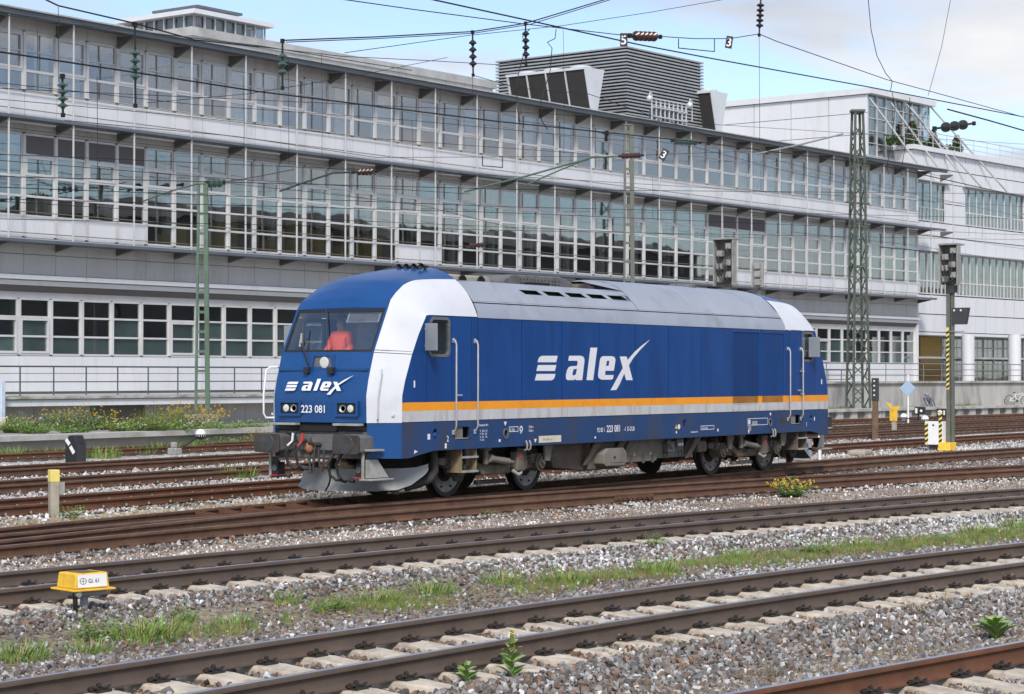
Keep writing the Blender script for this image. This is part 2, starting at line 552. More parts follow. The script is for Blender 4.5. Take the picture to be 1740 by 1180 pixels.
# concrete sleeper, long axis y, top of rail seat at z = -0.172
def sleeper_mesh():
    mb = MB(); rows = []
    for yv, wt, zt in [(-1.3, .075, -.215), (-1.25, .085, -.190), (-.95, .125, -.174), (-.55, .125, -.174), (-.35, .115, -.190), (0, .11, -.200), (.35, .115, -.190), (.55, .125, -.174), (.95, .125, -.174), (1.25, .11, -.190), (1.3, .075, -.215)]:
        rows.append([(-wt - .05, yv, -.36), (-wt - .012, yv, zt - .018), (-wt, yv, zt), (wt, yv, zt), (wt + .012, yv, zt - .018), (wt + .05, yv, -.36)])
    mb.grid(rows)
    mb.add(rows[0], [(0, 1, 2, 3, 4, 5)]); mb.add(rows[-1], [(5, 4, 3, 2, 1, 0)])
    return mb.mesh('sleeper', M_conc)
SLEEPER = sleeper_mesh()
SLEEPER_W = MB().box(-.13, .13, -1.3, 1.3, -.36, -.178).mesh('wood_sleeper', M_wood)
def clip_mesh():
    mb = MB()      # tension clamp: two loops, centre tongue and a bolt, rail at y = 0 side +y
    for s in (-1, 1):
        mb.tube([(s * .018, .10, -.135), (s * .025, .055, -.135), (s * .045, .05, -.140), (s * .075, .06, -.150), (s * .095, .095, -.142), (s * .085, .135, -.128), (s * .06, .145, -.135), (s * .05, .12, -.150), (s * .055, .085, -.158)], .0085, 6)
    mb.cyl((0, .098, -.172), (0, .098, -.105), .011, n=8)
    mb.cyl((0, .098, -.135), (0, .098, -.112), .021, n=6)
    mb.box(-.075, .075, .074, .165, -.175, -.158)
    return mb.mesh('rail_clip', M_clip)
CLIP = clip_mesh()
def small_clip():
    mb = MB()
    mb.box(-.07, .07, .045, .12, -.172, -.150)
    mb.cyl((0, .09, -.16), (0, .09, -.108), .018, n=6, m=1)
    return mb.mesh('rail_clip', [M_clip, M_bolt])
CLIP_S = small_clip()

def railway(key, x0, x1, label, side, top, sleep='concrete', spacing=0.62, dz=0.0, clips='full', phase=0.0, offs=(-.7525, .7525)):
    f = TR[key]
    t = thing('railway_track', label, 'track', (x0, float(f(x0)), -0.2), 'railway tracks of the yard')
    for o in offs:
        rail_mb(f, x0, x1, o, dz).build('rail', [side, top], t, smooth=40, clean=False)
    jm = MB(); jc = MB()
    x = x0 + 0.3 + phase
    while x < x1 - 0.2:
        h = heading(f, x) + random.uniform(-.006, .006)
        M = Matrix.Translation((x, float(f(x)), 0)) @ Matrix.Rotation(h, 4, 'Z')
        if sleep in ('concrete', 'wood'):
            so = obj('sleeper', SLEEPER if sleep == 'concrete' else SLEEPER_W)
            so.parent = t; so.matrix_parent_inverse = wmat(t).inverted(); so.matrix_basis = M
        elif sleep == 'joined':
            me = SLEEPER_W
            jm.add([M @ v.co for v in me.vertices], [tuple(p.vertices) for p in me.polygons])
        for o in offs:
            for s in (1, -1):
                Mc = M @ Matrix.Translation((0, o, dz)) @ Matrix.Rotation(0 if s > 0 else PI, 4, 'Z')
                if clips in ('full', 'small'):
                    co = obj('rail_clip', CLIP if clips == 'full' else CLIP_S)
                    co.parent = t; co.matrix_parent_inverse = wmat(t).inverted(); co.matrix_basis = Mc
                elif clips == 'joined' and s < 0:
                    for p in CLIP_S.polygons: pass
                    jc.add([Mc @ v.co for v in CLIP_S.vertices], [tuple(p.vertices) for p in CLIP_S.polygons])
                    jc.m[-len(CLIP_S.polygons):] = [p.material_index for p in CLIP_S.polygons]
        x += spacing
    if jm.v: stuff(jm.build('sleepers', M_wood, t, clean=False))
    if jc.v: stuff(jc.build('rail_clips', [M_clip, M_rust if key in ('C', 'L', 'F') else M_bolt], t, clean=False))
    return t
railway('F0', -27, -14, 'single rusty rail with bright top in the bottom right corner', M_rust_r, M_runtop, phase=.1)
railway('A', -33, 2, 'nearest complete track, brown rails on pale concrete sleepers', M_rust_d, M_runtop)
railway('B', -29, 13, 'second track from the front, brown rails running below the locomotive', M_rust_d, M_runtop, phase=.2)
trC = railway('C', -23, 26, 'track crossing under the nose of the locomotive, just in front of it', M_rust, M_runtop_d, 'wood', clips='joined')
trL = railway('L', -22, 42, 'rusty track that the blue locomotive stands on', M_rust, M_runtop_d, 'wood', dz=0.003, clips='joined')
trD = railway('D', -17, 60, 'red rusty track with pale bolts just behind the locomotive', M_rust_r, M_runtop_r, 'wood', clips='joined')
trE = railway('E', -13, 78, 'fifth track from the front, brown rails beyond the pale ballast bank', M_rust, M_runtop_d, 'joined', clips='joined')
railway('F', -10, 92, 'sixth track from the front, passing behind the lattice of brackets', M_rust, M_runtop_r, 'joined', clips='joined')
railway('G', -2, 100, 'farthest track, rusty rails beside the platform kerb', M_rust_r, M_runtop_r, 'joined', clips='joined')

# check-rail chairs (pairs of rusty gussets) and check rail beside the far rails
def gussets(t, f, x0, n, pitch, off, side, wid=0.30):
    for i in range(n):
        for k in (0, .16):
            x = x0 + i * pitch + k; h = heading(f, x); y = float(f(x))
            nx, ny = -math.sin(h), math.cos(h)
            P = lambda o, z: (x + nx * o, y + ny * o, z)
            MB().prism([P(off, -.02), P(off, -.165), P(off + side * wid, -.165), P(off + side * wid, -.10)], (math.cos(h) * .025, math.sin(h) * .025, 0)).build('bracket', M_rust_r, t)
gussets(trL, TR['L'], -11.8, 8, .62, .70, -1, .52)
gussets(trE, TR['E'], 1.0, 8, .66, .72, -1, .32)
for f, t, xs in ((TR['C'], trC, (-3.0, -3.6)), (TR['L'], trL, (-3.4,))):
    for x in xs:
        h = heading(f, x); y = float(f(x)); o = -.7525 - .030
        mb = MB()
        R = Matrix.Rotation(h, 3, 'Z')
        c = Vector((x - math.sin(h) * o, y + math.cos(h) * o, -.09))
        mb.obox(c, (.62, .035, .085), R)
        for k in (-.22, -.08, .08, .22):
            q = c + R @ Vector((k, -.02, 0)); mb.cyl(q, q + R @ Vector((0, -.03, 0)), .016, n=6)
        mb.build('fishplate', M_rust, t)

# ------------------------------------------------------------------ ballast stones
stone_col = bpy.data.collections.new('stone_shapes')
def stone(seed):
    r = np.random.default_rng(seed)
    p = r.normal(size=(11, 3)); p /= np.linalg.norm(p, axis=1)[:, None]
    p *= np.array([1, .78, .62]) * r.uniform(.8, 1.1, (11, 1))
    bm = bmesh.new()
    for q in p: bm.verts.new(q * 0.5)
    bmesh.ops.convex_hull(bm, input=bm.verts)
    bmesh.ops.dissolve_limit(bm, angle_limit=math.radians(14), verts=bm.verts, edges=bm.edges)
    me = bpy.data.meshes.new('stone'); bm.to_mesh(me); bm.free()
    me.materials.append(M_stone)
    o = bpy.data.objects.new('stone', me); stone_col.objects.link(o)
M_stone = bpy.data.materials.new('ballast_stone'); M_stone.use_nodes = True
N, L = M_stone.node_tree.nodes, M_stone.node_tree.links
b = N['Principled BSDF']; b.inputs['Roughness'].default_value = 0.85
an = N.new('ShaderNodeAttribute'); an.attribute_type = 'INSTANCER'; an.attribute_name = 'scol'
tc = N.new('ShaderNodeTexCoord'); nz = N.new('ShaderNodeTexNoise'); nz.inputs['Scale'].default_value = 2.5; nz.inputs['Detail'].default_value = 4
L.new(tc.outputs['Object'], nz.inputs['Vector'])
mr = N.new('ShaderNodeMapRange'); mr.inputs['To Min'].default_value = 0.65; mr.inputs['To Max'].default_value = 1.35
L.new(nz.outputs['Fac'], mr.inputs['Value'])
mu = N.new('ShaderNodeVectorMath'); mu.operation = 'SCALE'
L.new(an.outputs['Color'], mu.inputs[0]); L.new(mr.outputs[0], mu.inputs['Scale']); L.new(mu.outputs[0], b.inputs['Base Color'])
for s in range(7): stone(s + 20)

def scatter_stones():
    pts, sc, cols = [], [], []
    dv = np.array(_d[:2]); dv /= np.linalg.norm(dv); rv = np.array([dv[1], -dv[0]])
    bands = [(14.5, 22, 480), (22, 30, 350), (30, 42, 200), (42, 58, 100), (58, 80, 50)]
    for z0, z1, dens in bands:
        area = (z1 ** 2 - z0 ** 2) / 2 * 0.54
        n = int(area * dens)
        Z = np.sqrt(RNG.uniform(z0 ** 2, z1 ** 2, n)); t = RNG.uniform(-.272, .272, n) * Z
        x = CAM.x + dv[0] * Z + rv[0] * t; y = CAM.y + dv[1] * Z + rv[1] * t
        keep = (y < 20) & (y > -25)
        size = RNG.uniform(.040, .092, n) * (1 + .4 * (RNG.random(n) > .93))
        size *= 1 + max(0, (z0 - 25)) * .008
        whitep = np.zeros(n) + .06
        brown = np.zeros(n) + .45
        a, b_, c_, l_, d_ = [TR[k](x) for k in 'ABCLD']
        # rails and sleepers stay free
        for k, f in TR.items():
            yo = y - f(x)
            for o in (-.7525, .7525):
                keep &= np.abs(yo - o) > .095
            if k in ('A', 'B', 'F0'):
                x0 = {'A': -33 + .3, 'B': -29 + .5, 'F0': -27 + .4}[k]
                hd = np.arctan((f(x + .1) - f(x - .1)) / .2)
                xs = x + yo * np.sin(hd) * np.cos(hd)
                ph = ((xs - x0 + .31) % .62) - .31
                on = (np.abs(ph) < .165) & (np.abs(yo) < 1.29)
                keep &= ~on | (RNG.random(n) > .96)
        # zones
        pathz = (y > b_ + 1.55) & (y < c_ - 1.35)
        keep &= ~pathz | (RNG.random(n) < .62)
        size = np.where(pathz, size * RNG.uniform(.38, .75, n), size)
        mid = (a + b_) / 2 + .5
        strip = np.abs(y - mid) < (.85 + .5 * (vnoise(x, y, 1.2, 8) - .5))
        keep &= ~strip | (RNG.random(n) < .30)
        size = np.where(strip, size * .7, size)
        wn_ = vnoise(x, y, 1.6, 5)
        right = smooth(-21, -9, x)
        whitep += .45 * smooth(.45, .75, wn_) * (.25 + .75 * right)
        whitep += .40 * smooth(1.5, .95, np.abs(y - b_ + 1.3)) * smooth(-20, -8, x)
        whitep += .65 * smooth(.5, .2, np.abs(y - c_ + 1.25)) * smooth(-8, -3, x)
        whitep += .35 * smooth(.35, .1, np.abs(y - b_ - 1.35))
        whitep += .30 * right * smooth(-1.0, -2.3, y - a)
        whitep += .55 * smooth(1.0, 1.6, y - l_)
        oil_shade = (np.abs(y - l_) < 1.2) & (x < 12)  # stones darkened for oil and for painted shade under the locomotive
        keep &= ~oil_shade | (RNG.random(n) < .35)
        whitep = np.where(oil_shade, 0, whitep)
        brown += .3 * pathz
        w = RNG.random(n) < whitep
        bn = RNG.random(n) < brown
        base = np.where(bn[:, None], np.array([.160, .118, .090]), np.array([.150, .142, .138]))
        lg = RNG.random(n) < .30
        base = np.where(lg[:, None], np.array([.27, .258, .245]), base)
        base = np.where(oil_shade[:, None], base * .3, base)
        red = (RNG.random(n) < .07) & ~oil_shade
        base = np.where(red[:, None], np.array([.205, .125, .085]), base)
        base = np.where(w[:, None], np.array([.43, .425, .415]), base)
        nr_ = np.full(n, 9.0)
        for k, f in TR.items():
            yo = np.abs(y - f(x)); nr_ = np.minimum(nr_, np.abs(yo - .7525))
        st = (RNG.random(n) < .65 * smooth(.55, .15, nr_))
        base = np.where(st[:, None], base * np.array([.80, .60, .46]), base)
        base = base * np.exp(RNG.normal(0, .28, (n, 1))) * (1 + RNG.normal(0, .015, (n, 3)))
        sandy = (y - l_ > 1.7) & (y - l_ < 3.6)
        keep &= ~sandy | (RNG.random(n) < .18)
        base = np.where(pathz[:, None], base * np.array([1.5, 1.42, 1.32]), base)
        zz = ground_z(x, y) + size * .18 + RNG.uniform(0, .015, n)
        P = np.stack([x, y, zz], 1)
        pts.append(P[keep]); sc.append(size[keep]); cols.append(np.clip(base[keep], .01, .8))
    return np.concatenate(pts), np.concatenate(sc), np.concatenate(cols)
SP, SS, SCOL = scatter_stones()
print('stones', len(SP))
def points_object(name, P, size, cols, coll, material=None):
    me = bpy.data.meshes.new(name)
    me.vertices.add(len(P))
    me.vertices.foreach_set('co', P.astype(np.float32).ravel())
    a = me.attributes.new('sz', 'FLOAT', 'POINT'); a.data.foreach_set('value', size.astype(np.float32))
    a = me.attributes.new('scol', 'FLOAT_COLOR', 'POINT'); a.data.foreach_set('color', np.concatenate([cols, np.ones((len(P), 1))], 1).astype(np.float32).ravel())
    a = me.attributes.new('eul', 'FLOAT_VECTOR', 'POINT'); a.data.foreach_set('vector', RNG.uniform(0, 2 * PI, (len(P), 3)).astype(np.float32).ravel())
    o = obj(name, me)
    ng = bpy.data.node_groups.new(name, 'GeometryNodeTree')
    ng.interface.new_socket('Geometry', in_out='INPUT', socket_type='NodeSocketGeometry')
    ng.interface.new_socket('Geometry', in_out='OUTPUT', socket_type='NodeSocketGeometry')
    n, l = ng.nodes, ng.links
    gi_, go = n.new('NodeGroupInput'), n.new('NodeGroupOutput')
    ip = n.new('GeometryNodeInstanceOnPoints')
    ci = n.new('GeometryNodeCollectionInfo'); ci.inputs['Collection'].default_value = coll
    ci.inputs['Separate Children'].default_value = True; ci.inputs['Reset Children'].default_value = True
    ip.inputs['Pick Instance'].default_value = True
    def attr(nm, ty):
        q = n.new('GeometryNodeInputNamedAttribute'); q.data_type = ty; q.inputs['Name'].default_value = nm; return q
    sz, eu = attr('sz', 'FLOAT'), attr('eul', 'FLOAT_VECTOR')
    er = n.new('FunctionNodeEulerToRotation')
    l.new(eu.outputs['Attribute'], er.inputs[0]); l.new(er.outputs[0], ip.inputs['Rotation'])
    l.new(sz.outputs['Attribute'], ip.inputs['Scale'])
    l.new(gi_.outputs[0], ip.inputs['Points']); l.new(ci.outputs[0], ip.inputs['Instance'])
    l.new(ip.outputs[0], go.inputs[0])
    md = o.modifiers.new('stones', 'NODES'); md.node_group = ng
    return o
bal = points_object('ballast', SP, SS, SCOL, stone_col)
tag(bal, 'loose grey, brown and white ballast stones between the tracks', 'ballast', kind='stuff')

# ================================================================== LOCOMOTIVE
M_blue = mat('loco_blue_paint', (.003, .052, .215), 0.33, 0.0, 0.12, 1.3, 0.10, (.004, .040, .160), 0.58, 0.9, spec=.35, coat=0.15, bscale=1.1, stretch=(2.2, 2.2, .45))
M_bluef = mat('loco_blue_front', (.006, .060, .205), 0.35, 0.0, 0.08, 1.5, 0, (.007, .050, .165), 0.62, 1.2, spec=.4, coat=0.15)
M_sole = mat('loco_solebar_blue', (.014, .052, .155), 0.45, 0.0, 0.12, 1.5, 0, (.045, .050, .078), 0.54, 1.6, spec=.35, stretch=(1.5, 1.5, .4))
M_white = mat('loco_silver_white', (.60, .61, .64), 0.42, 0.0, 0.05, 1.4, 0, (.55, .555, .57), 0.64, 2.0)
M_stripe_w = mat('loco_grey_stripe', (.52, .52, .53), 0.5, 0.0, 0.08, 2.5, 0, (.38, .355, .32), 0.57, 3.0, stretch=(1.6, 1.6, .35))
M_orange = mat('loco_orange_stripe', (.86, .32, .012), 0.42, 0.0, 0.06, 2.5, 0, (.70, .25, .02), 0.62, 3.0)
M_roof = mat('loco_roof_silver', (.36, .385, .44), 0.42, 0.35, 0.10, 1.0, 0, (.27, .275, .29), 0.60, 1.1)
M_orange_d = mat('loco_orange_sooty', (.42, .17, .02), 0.6, 0.0, 0.2, 2.0)
M_dark = mat('loco_dark_gap', (.012, .012, .014), 0.8)
M_black = mat('black_rubber', (.018, .018, .020), 0.6, 0.0, 0.2, 8)
M_grey = mat('loco_grey_steel', (.155, .155, .155), 0.6, 0.2, 0.2, 4.0, 0.1, (.10, .09, .08), 0.56)
M_lgrey = mat('loco_pale_steel', (.36, .36, .34), 0.55, 0.2, 0.15, 5.0, 0, (.26, .24, .20), 0.58)
M_bogie = mat('bogie_dust_brown', (.140, .115, .090), 0.85, 0.0, 0.3, 4.0, 0.15, (.060, .050, .042), 0.55)
M_bogie_d = mat('bogie_dark', (.046, .040, .035), 0.8, 0.0, 0.3, 4.0)
M_tank = mat('tank_dust_brown', (.135, .105, .080), 0.85, 0.0, 0.2, 2.0, 0.1, (.10, .078, .060), 0.55)
M_tank2 = mat('tank_dust_grey', (.190, .170, .145), 0.85, 0.0, 0.2, 2.0, 0.1, (.13, .115, .095), 0.56)
M_tread = mat('wheel_tyre', (.038, .036, .035), 0.5, 0.5, 0.2, 6)
M_disc = mat('wheel_disc', (.25, .225, .20), 0.55, 0.5, 0.3, 5.0, 0.1, (.14, .11, .09), 0.55)
M_alu = mat('handrail_aluminium', (.62, .62, .62), 0.35, 0.6, 0.1, 6)
M_step = mat('step_ochre', (.25, .19, .11), 0.8, 0.0, 0.3, 5.0, 0, (.14, .10, .07), 0.52)
M_lens = mat('lamp_lens', (.60, .60, .55), 0.15, 0.0, 0.05, 8, coat=0.6)
M_red = mat('red_paint', (.55, .03, .02), 0.45)
M_logo = mat('logo_white', (.74, .74, .77), 0.45, 0.0, 0.04, 2)
M_cream = mat('plate_cream', (.62, .58, .46), 0.6, 0.0, 0.06, 8)
M_interior = mat('cab_interior_grey', (.58, .60, .62), 0.7, 0.0, 0.06, 2)
M_rustblob = mat('hook_rust', (.30, .12, .045), 0.8, 0.0, 0.3, 12)
M_glass = glass_mat('windscreen_glass', (.94, .955, .96), 0.20)
M_glass_d = glass_mat('side_window_glass', (.85, .88, .88), 0.10)

loco = thing('locomotive', 'blue diesel locomotive with silver roof, orange stripe and white lettering', 'locomotive', (0, 0, 0))
YS, YB = 1.435, 1.395
# cab stations: boundary line (x,y,z), side line (x,z), centre line (x,z)
ST = [((-9.21, 1.02, 1.41), (-8.75, 1.41), (-9.25, 1.41)),
      ((-9.22, 1.02, 1.88), (-8.74, 1.88), (-9.27, 1.88)),
      ((-9.16, 1.02, 2.15), (-8.66, 2.13), (-9.21, 2.15)),
      ((-9.01, 1.025, 2.63), (-8.45, 2.60), (-9.05, 2.63)),
      ((-8.80, 1.02, 3.02), (-8.25, 2.96), (-8.84, 3.02)),
      ((-8.59, 1.02, 3.42), (-8.02, 3.29), (-8.63, 3.43)),
      ((-8.49, 1.00, 3.56), (-7.93, 3.30), (-8.54, 3.60)),
      ((-8.30, .970, 3.69), (-7.80, 3.30), (-8.39, 3.77)),
      ((-8.05, .945, 3.83), (-7.60, 3.30), (-8.14, 3.92)),
      ((-7.72, .925, 3.925), (-7.36, 3.30), (-7.78, 4.045)),
      ((-7.30, .915, 3.965), (-7.07, 3.30), (-7.32, 4.14)),
      ((-6.87, .915, 3.985), (-6.76, 3.30), (-6.87, 4.20)),
      ((-6.41, .930, 4.00), (-6.41, 3.30), (-6.41, 4.245))]
def densify(S, k=3):
    """smooth the station list (Catmull-Rom)"""
    A = np.array([list(b) + [s[0], s[1], c[0], c[1]] for b, s, c in S]); out = []
    for i in range(len(A) - 1):
        p0, p1, p2, p3 = A[max(i - 1, 0)], A[i], A[i + 1], A[min(i + 2, len(A) - 1)]
        for j in range(k):
            t = j / k
            out.append(0.5 * ((2 * p1) + (-p0 + p2) * t + (2 * p0 - 5 * p1 + 4 * p2 - p3) * t * t + (-p0 + 3 * p1 - 3 * p2 + p3) * t ** 3) if 5 <= i else p1 + (p2 - p1) * t)
    out.append(A[-1])
    return out
LOWER = ST[:4]; UPPER = ST[3:]
def lp(a, b, t): return tuple(a[i] + (b[i] - a[i]) * t for i in range(len(a)))
def shoulder_rows(stations, sy, dz0=0.0):
    rows = []
    for q in stations:
        B = Vector((q[0], q[1], q[2])); S = Vector((q[3], YS, q[4]))
        k = min(1, max(0, (q[2] - 3.42) / .5))
        nrm = Vector((-(1 - k), 1.0, k * .9)).normalized()
        row = []
        for j in range(9):
            t = j / 8
            p = S.lerp(B, t) + nrm * (4 * t * (1 - t)) * (.012 + .055 * k)
            row.append((p.x, p.y * sy, p.z))
        rows.append(row)
    return rows
def cap_rows(stations):
    rows = []
    for q in stations:
        k = min(1, max(0, (q[2] - 3.42) / .4)); pw = 2.0 + .8 * k
        row = []
        for j in range(-10, 11):
            s = j / 10; a = abs(s) ** pw
            row.append((q[5] + (q[0] - q[5]) * a, q[1] * s, q[6] + (q[2] - q[6]) * a))
        rows.append(row)
    return rows
def xm(mb, sx):
    if sx > 0: mb.v = [(-x, y, z) for x, y, z in mb.v]
    return mb

def cab(sx):
    low = densify(LOWER, 3)[:]; up = densify(UPPER, 4)
    lowA = np.array(low); lowA = lowA.copy()
    # nose panel
    xm(MB().grid(cap_rows(low)), sx).build('nose_panel', M_bluef, loco, smooth=50)
    i5 = [i for i, q in enumerate(up) if q[2] >= 3.419][0]
    xm(MB().grid(cap_rows(up[i5:])), sx).build('roof_cap', M_bluef if sx < 0 else M_blue, loco, smooth=50)
    for sy in (-1, 1):
        # upper shoulder starts 1.5 cm above the seam
        u2 = [np.array(q) for q in up]; u2[0] = u2[0] + (u2[1] - u2[0]) * .07
        l2 = [np.array(q) for q in low]; l2[-1] = l2[-1] + (l2[-2] - l2[-1]) * .03
        xm(MB().grid(shoulder_rows(l2, sy)), sx).build('corner_panel', M_white, loco, smooth=50)
        xm(MB().grid(shoulder_rows(u2, sy)), sx).build('shoulder_panel', M_white, loco, smooth=50)
        sm = MB()
        sm.grid([[(p[0] + .008, p[1] - .010 * sy, p[2] + d) for p in shoulder_rows([low[-1]], sy)[0]] for d in (-.04, .05)])
        xm(sm, sx).build('seam', M_dark, loco)
    # windscreen frame, pillars and glass
    B0, B1 = Vector((-9.012, 1.025, 2.63)), Vector((-8.592, 1.02, 3.42))
    def W(s, t, d=0):
        p = Vector((B0.x, B0.y * s, B0.z)).lerp(Vector((B1.x, B1.y * s, B1.z)), t)
        return Vector((p.x - .038 * (1 - s * s) + d, p.y, p.z))
    def ring(mb, s0, s1, t0, t1, S0, S1, T0, T1, d):
        n = 8
        def edge(a0, a1, b0, b1): return
        for k in range(n):
            for (ta, tb, Ta, Tb) in ((T0, t0, T0, t0), (t1, T1, t1, T1)):
                sa, sb = S0 + (S1 - S0) * k / n, S0 + (S1 - S0) * (k + 1) / n
                mb.quad(W(sa, ta, d), W(sb, ta, d), W(sb, tb, d), W(sa, tb, d))
        for (sa, sb) in ((S0, s0), (s1, S1)):
            mb.quad(W(sa, t0, d), W(sb, t0, d), W(sb, t1, d), W(sa, t1, d))
    pm = MB(); ring(pm, -.955, .955, .015, .985, -1, 1, 0, 1, 0)
    xm(pm, sx).build('windscreen_pillars', M_bluef, loco)
    fm = MB(); ring(fm, -.915, .915, .065, .915, -.962, .962, .008, .992, .010)
    xm(fm, sx).build('windscreen_frame', M_dark, loco)
    gm_ = MB().grid([[W(-.93 + 1.86 * k / 10, t, .016) for k in range(11)] for t in (.05, .93)])
    xm(gm_, sx).build('windscreen', M_glass, loco, smooth=60)
    # cab interior
    im = MB()
    im.box(-8.9, -6.9, -1.36, 1.36, 1.52, 1.56)
    im.box(-6.95, -6.90, -1.36, 1.36, 1.56, 3.28); im.box(-6.95, -6.90, -.85, .85, 3.28, 3.70)
    im.box(-8.15, -6.95, -.80, .80, 3.66, 3.70)
    xm(im, sx).build('cab_interior', M_interior, loco)
    dm = MB(); dm.prism([(-8.93, -1.0, 1.56), (-8.93, -1.0, 2.58), (-8.66, -1.0, 2.64), (-8.54, -1.0, 2.50), (-8.54, -1.0, 1.56)], (0, 2.0, 0))
    xm(dm, sx).build('driving_desk', M_grey, loco, bevel=.02)
    dr = MB(); dr.box(-6.97, -6.955, .35, .95, 1.9, 3.3); dr.box(-6.99, -6.975, .42, .88, 2.62, 3.22, 1)
    xm(dr, sx).build('rear_door', [M_interior, M_alu], loco)
    sb = MB().prism([W(.12 if sx < 0 else -.9, .70, .08), W(.85 if sx < 0 else -.15, .70, .08), W(.85 if sx < 0 else -.15, .90, .08), W(.12 if sx < 0 else -.9, .90, .08)], (.012, 0, 0))
    if sx < 0:
        sb = MB()
        c = [W(-.86, .68, .06), W(-.17, .68, .06), W(-.17, .90, .06), W(-.86, .90, .06)]
        ctr = sum(c, Vector()) / 4
        inn = [p + (ctr - p) * .09 for p in c]
        for k in range(4): sb.quad(c[k], c[(k + 1) % 4], inn[(k + 1) % 4], inn[k])
        sb.build('sun_blind', M_alu, loco)
        MB().quad(*inn).build('sun_blind_cloth', M_grey, loco)
    # side panels of the cab, near and far
    def sline(z): return float(np.interp(z, [1.41, 1.88, 2.13, 2.60, 2.96, 3.29], [-8.75, -8.74, -8.66, -8.45, -8.25, -8.02]))
    for sy in (-1, 1):
        y = YS * sy; th = (0, -.04 * sy, 0)
        def panel(name, xa, xb, window=False, door=False):
            mb = MB()
            za_ = [1.42, 1.61, 1.76, 3.285]
            for k in range(3):
                z0, z1 = za_[k], za_[k + 1]
                mi = {0: 2, 1: 1, 2: 0}[k]
                if xa is None:
                    zz = [z0] + [z for z in (1.88, 2.13, 2.60, 2.96) if z0 < z < z1] + [z1]
                    poly = [(sline(z) + .004, y, z) for z in zz] + [(xb, y, z1), (xb, y, z0)]
                else:
                    poly = [(xa, y, z0), (xa, y, z1), (xb, y, z1), (xb, y, z0)]
                holes = []
                if window and k == 2:
                    holes = [[(-7.93 + dx, y, 2.58 + dz) for dx, dz in ((.06, 0), (.56, 0), (.62, .06), (.62, .61), (.56, .67), (.10, .67), (.0, .57), (0, .06))]]
                mb.plate(poly, holes, th, mi)
            return xm(mb, sx).build(name, [M_blue, M_orange, M_stripe_w], loco)
        panel('cab_side_panel', None, -8.022)
        panel('cab_side_panel', -8.008, -7.242, True)
        d = panel('cab_door', -7.228, -6.622, door=True)
        xm(MB().box(-7.13, -7.10, y + (.0 if sy < 0 else 0), y + .05 * sy, 1.86, 1.90).box(-7.13, -6.98, y + .04 * sy, y + .055 * sy, 1.865, 1.89), sx).build('handle', M_alu, d)
        panel('cab_side_panel', -6.608, -6.402)
        # window surround, glass
        wf = MB()
        wo = [(.05, -.02), (.57, -.02), (.64, .05), (.64, .62), (.57, .69), (.09, .69), (-.02, .58), (-.02, .05)]
        wi = [(.08, .03), (.54, .03), (.59, .08), (.59, .59), (.54, .64), (.12, .64), (.03, .55), (.03, .08)]
        wf.plate([(-7.93 + a, y + .008 * sy, 2.58 + c) for a, c in wo], [[(-7.93 + a, y + .008 * sy, 2.58 + c) for a, c in wi]], (0, -.05 * sy, 0))
        f_ = xm(wf, sx).build('side_window', M_grey, loco)
        xm(MB().prism([(-7.93 + a, y - .02 * sy, 2.58 + c) for a, c in wi], (0, -.006 * sy, 0)), sx).build('pane', M_glass_d, f_)
        # mirror plate standing off the window
        mx_ = -8.08 if sx < 0 else -7.66
        mm = MB(); mm.obox((mx_, y + .15 * sy, 2.905), (.05, .27, .48), Matrix.Rotation(.12 * sy, 3, 'Z'))
        mm.bar((mx_, y, 3.05), (mx_, y + .2 * sy, 3.05), .025); mm.bar((mx_, y, 2.75), (mx_, y + .2 * sy, 2.75), .025)
        xm(mm, sx).build('mirror', mat('mirror_case', (.22, .235, .26), .5, 0, .06, 3), loco, bevel=.01)
        for hx in (-7.20, -6.51):
            hm = MB(); yo = y + .075 * sy
            hm.tube([(hx, y, 2.88), (hx, y + .05 * sy, 2.86), (hx, yo, 2.78), (hx, yo, 1.32), (hx, y + .04 * sy, 1.24), (hx, y, 1.22)], .0165, 8)
            hm.box(hx - .025, hx + .025, y - .0 * sy, y + .02 * sy, 2.82, 2.90); hm.box(hx - .03, hx + .03, y, y + .02 * sy, 1.17, 1.25)
            xm(hm, sx).build('door_handrail', M_alu, loco, smooth=40)
        xm(MB().box(-8.40, -8.37, y, y + .01 * sy, 2.02, 2.14), sx).build('side_marker', M_logo, loco)
        # grab rail on the corner panel
        ga = MB(); base = Vector((-9.06, -1.17 * -sy, 0)); n_ = Vector((-.65, .75 * sy, 0)) * .06
        P = lambda x, yy, z: Vector((x, yy * sy, z))
        ga.tube([P(-9.0, 1.18, 2.33), P(-9.0, 1.18, 2.33) + n_, P(-9.08, 1.16, 1.85) + n_, P(-9.08, 1.15, 1.48) + n_, P(-9.08, 1.15, 1.47)], .014, 8)
        if sy < 0: xm(ga, sx).build('grab_rail', M_alu, loco, smooth=40)
        # chamfered skirt under the corner panel
        sk = MB()
        sk.add([(-9.20, 1.02 * sy, .80), (-9.20, 1.02 * sy, 1.405), (-8.752, YS * sy, 1.405), (-8.752, YS * sy, .79)], [(0, 1, 2, 3)])
        sk.add([(-9.20, 1.02 * sy, .80), (-9.20, 1.02 * sy, 1.405), (-9.10, .96 * sy, 1.405), (-9.10, .96 * sy, .80)], [(0, 1, 2, 3)])
        xm(sk, sx).build('corner_skirt', M_sole if sx > 0 else M_bluef, loco)
        # foot step plate and bracket below the corner
        bk = MB()
        bk.box(-9.36, -9.04, min(.98 * sy, 1.28 * sy), max(.98 * sy, 1.28 * sy), .925, .96)
        bk.box(-9.34, -9.30, min(1.0 * sy, 1.05 * sy), max(1.0 * sy, 1.05 * sy), .42, .925)
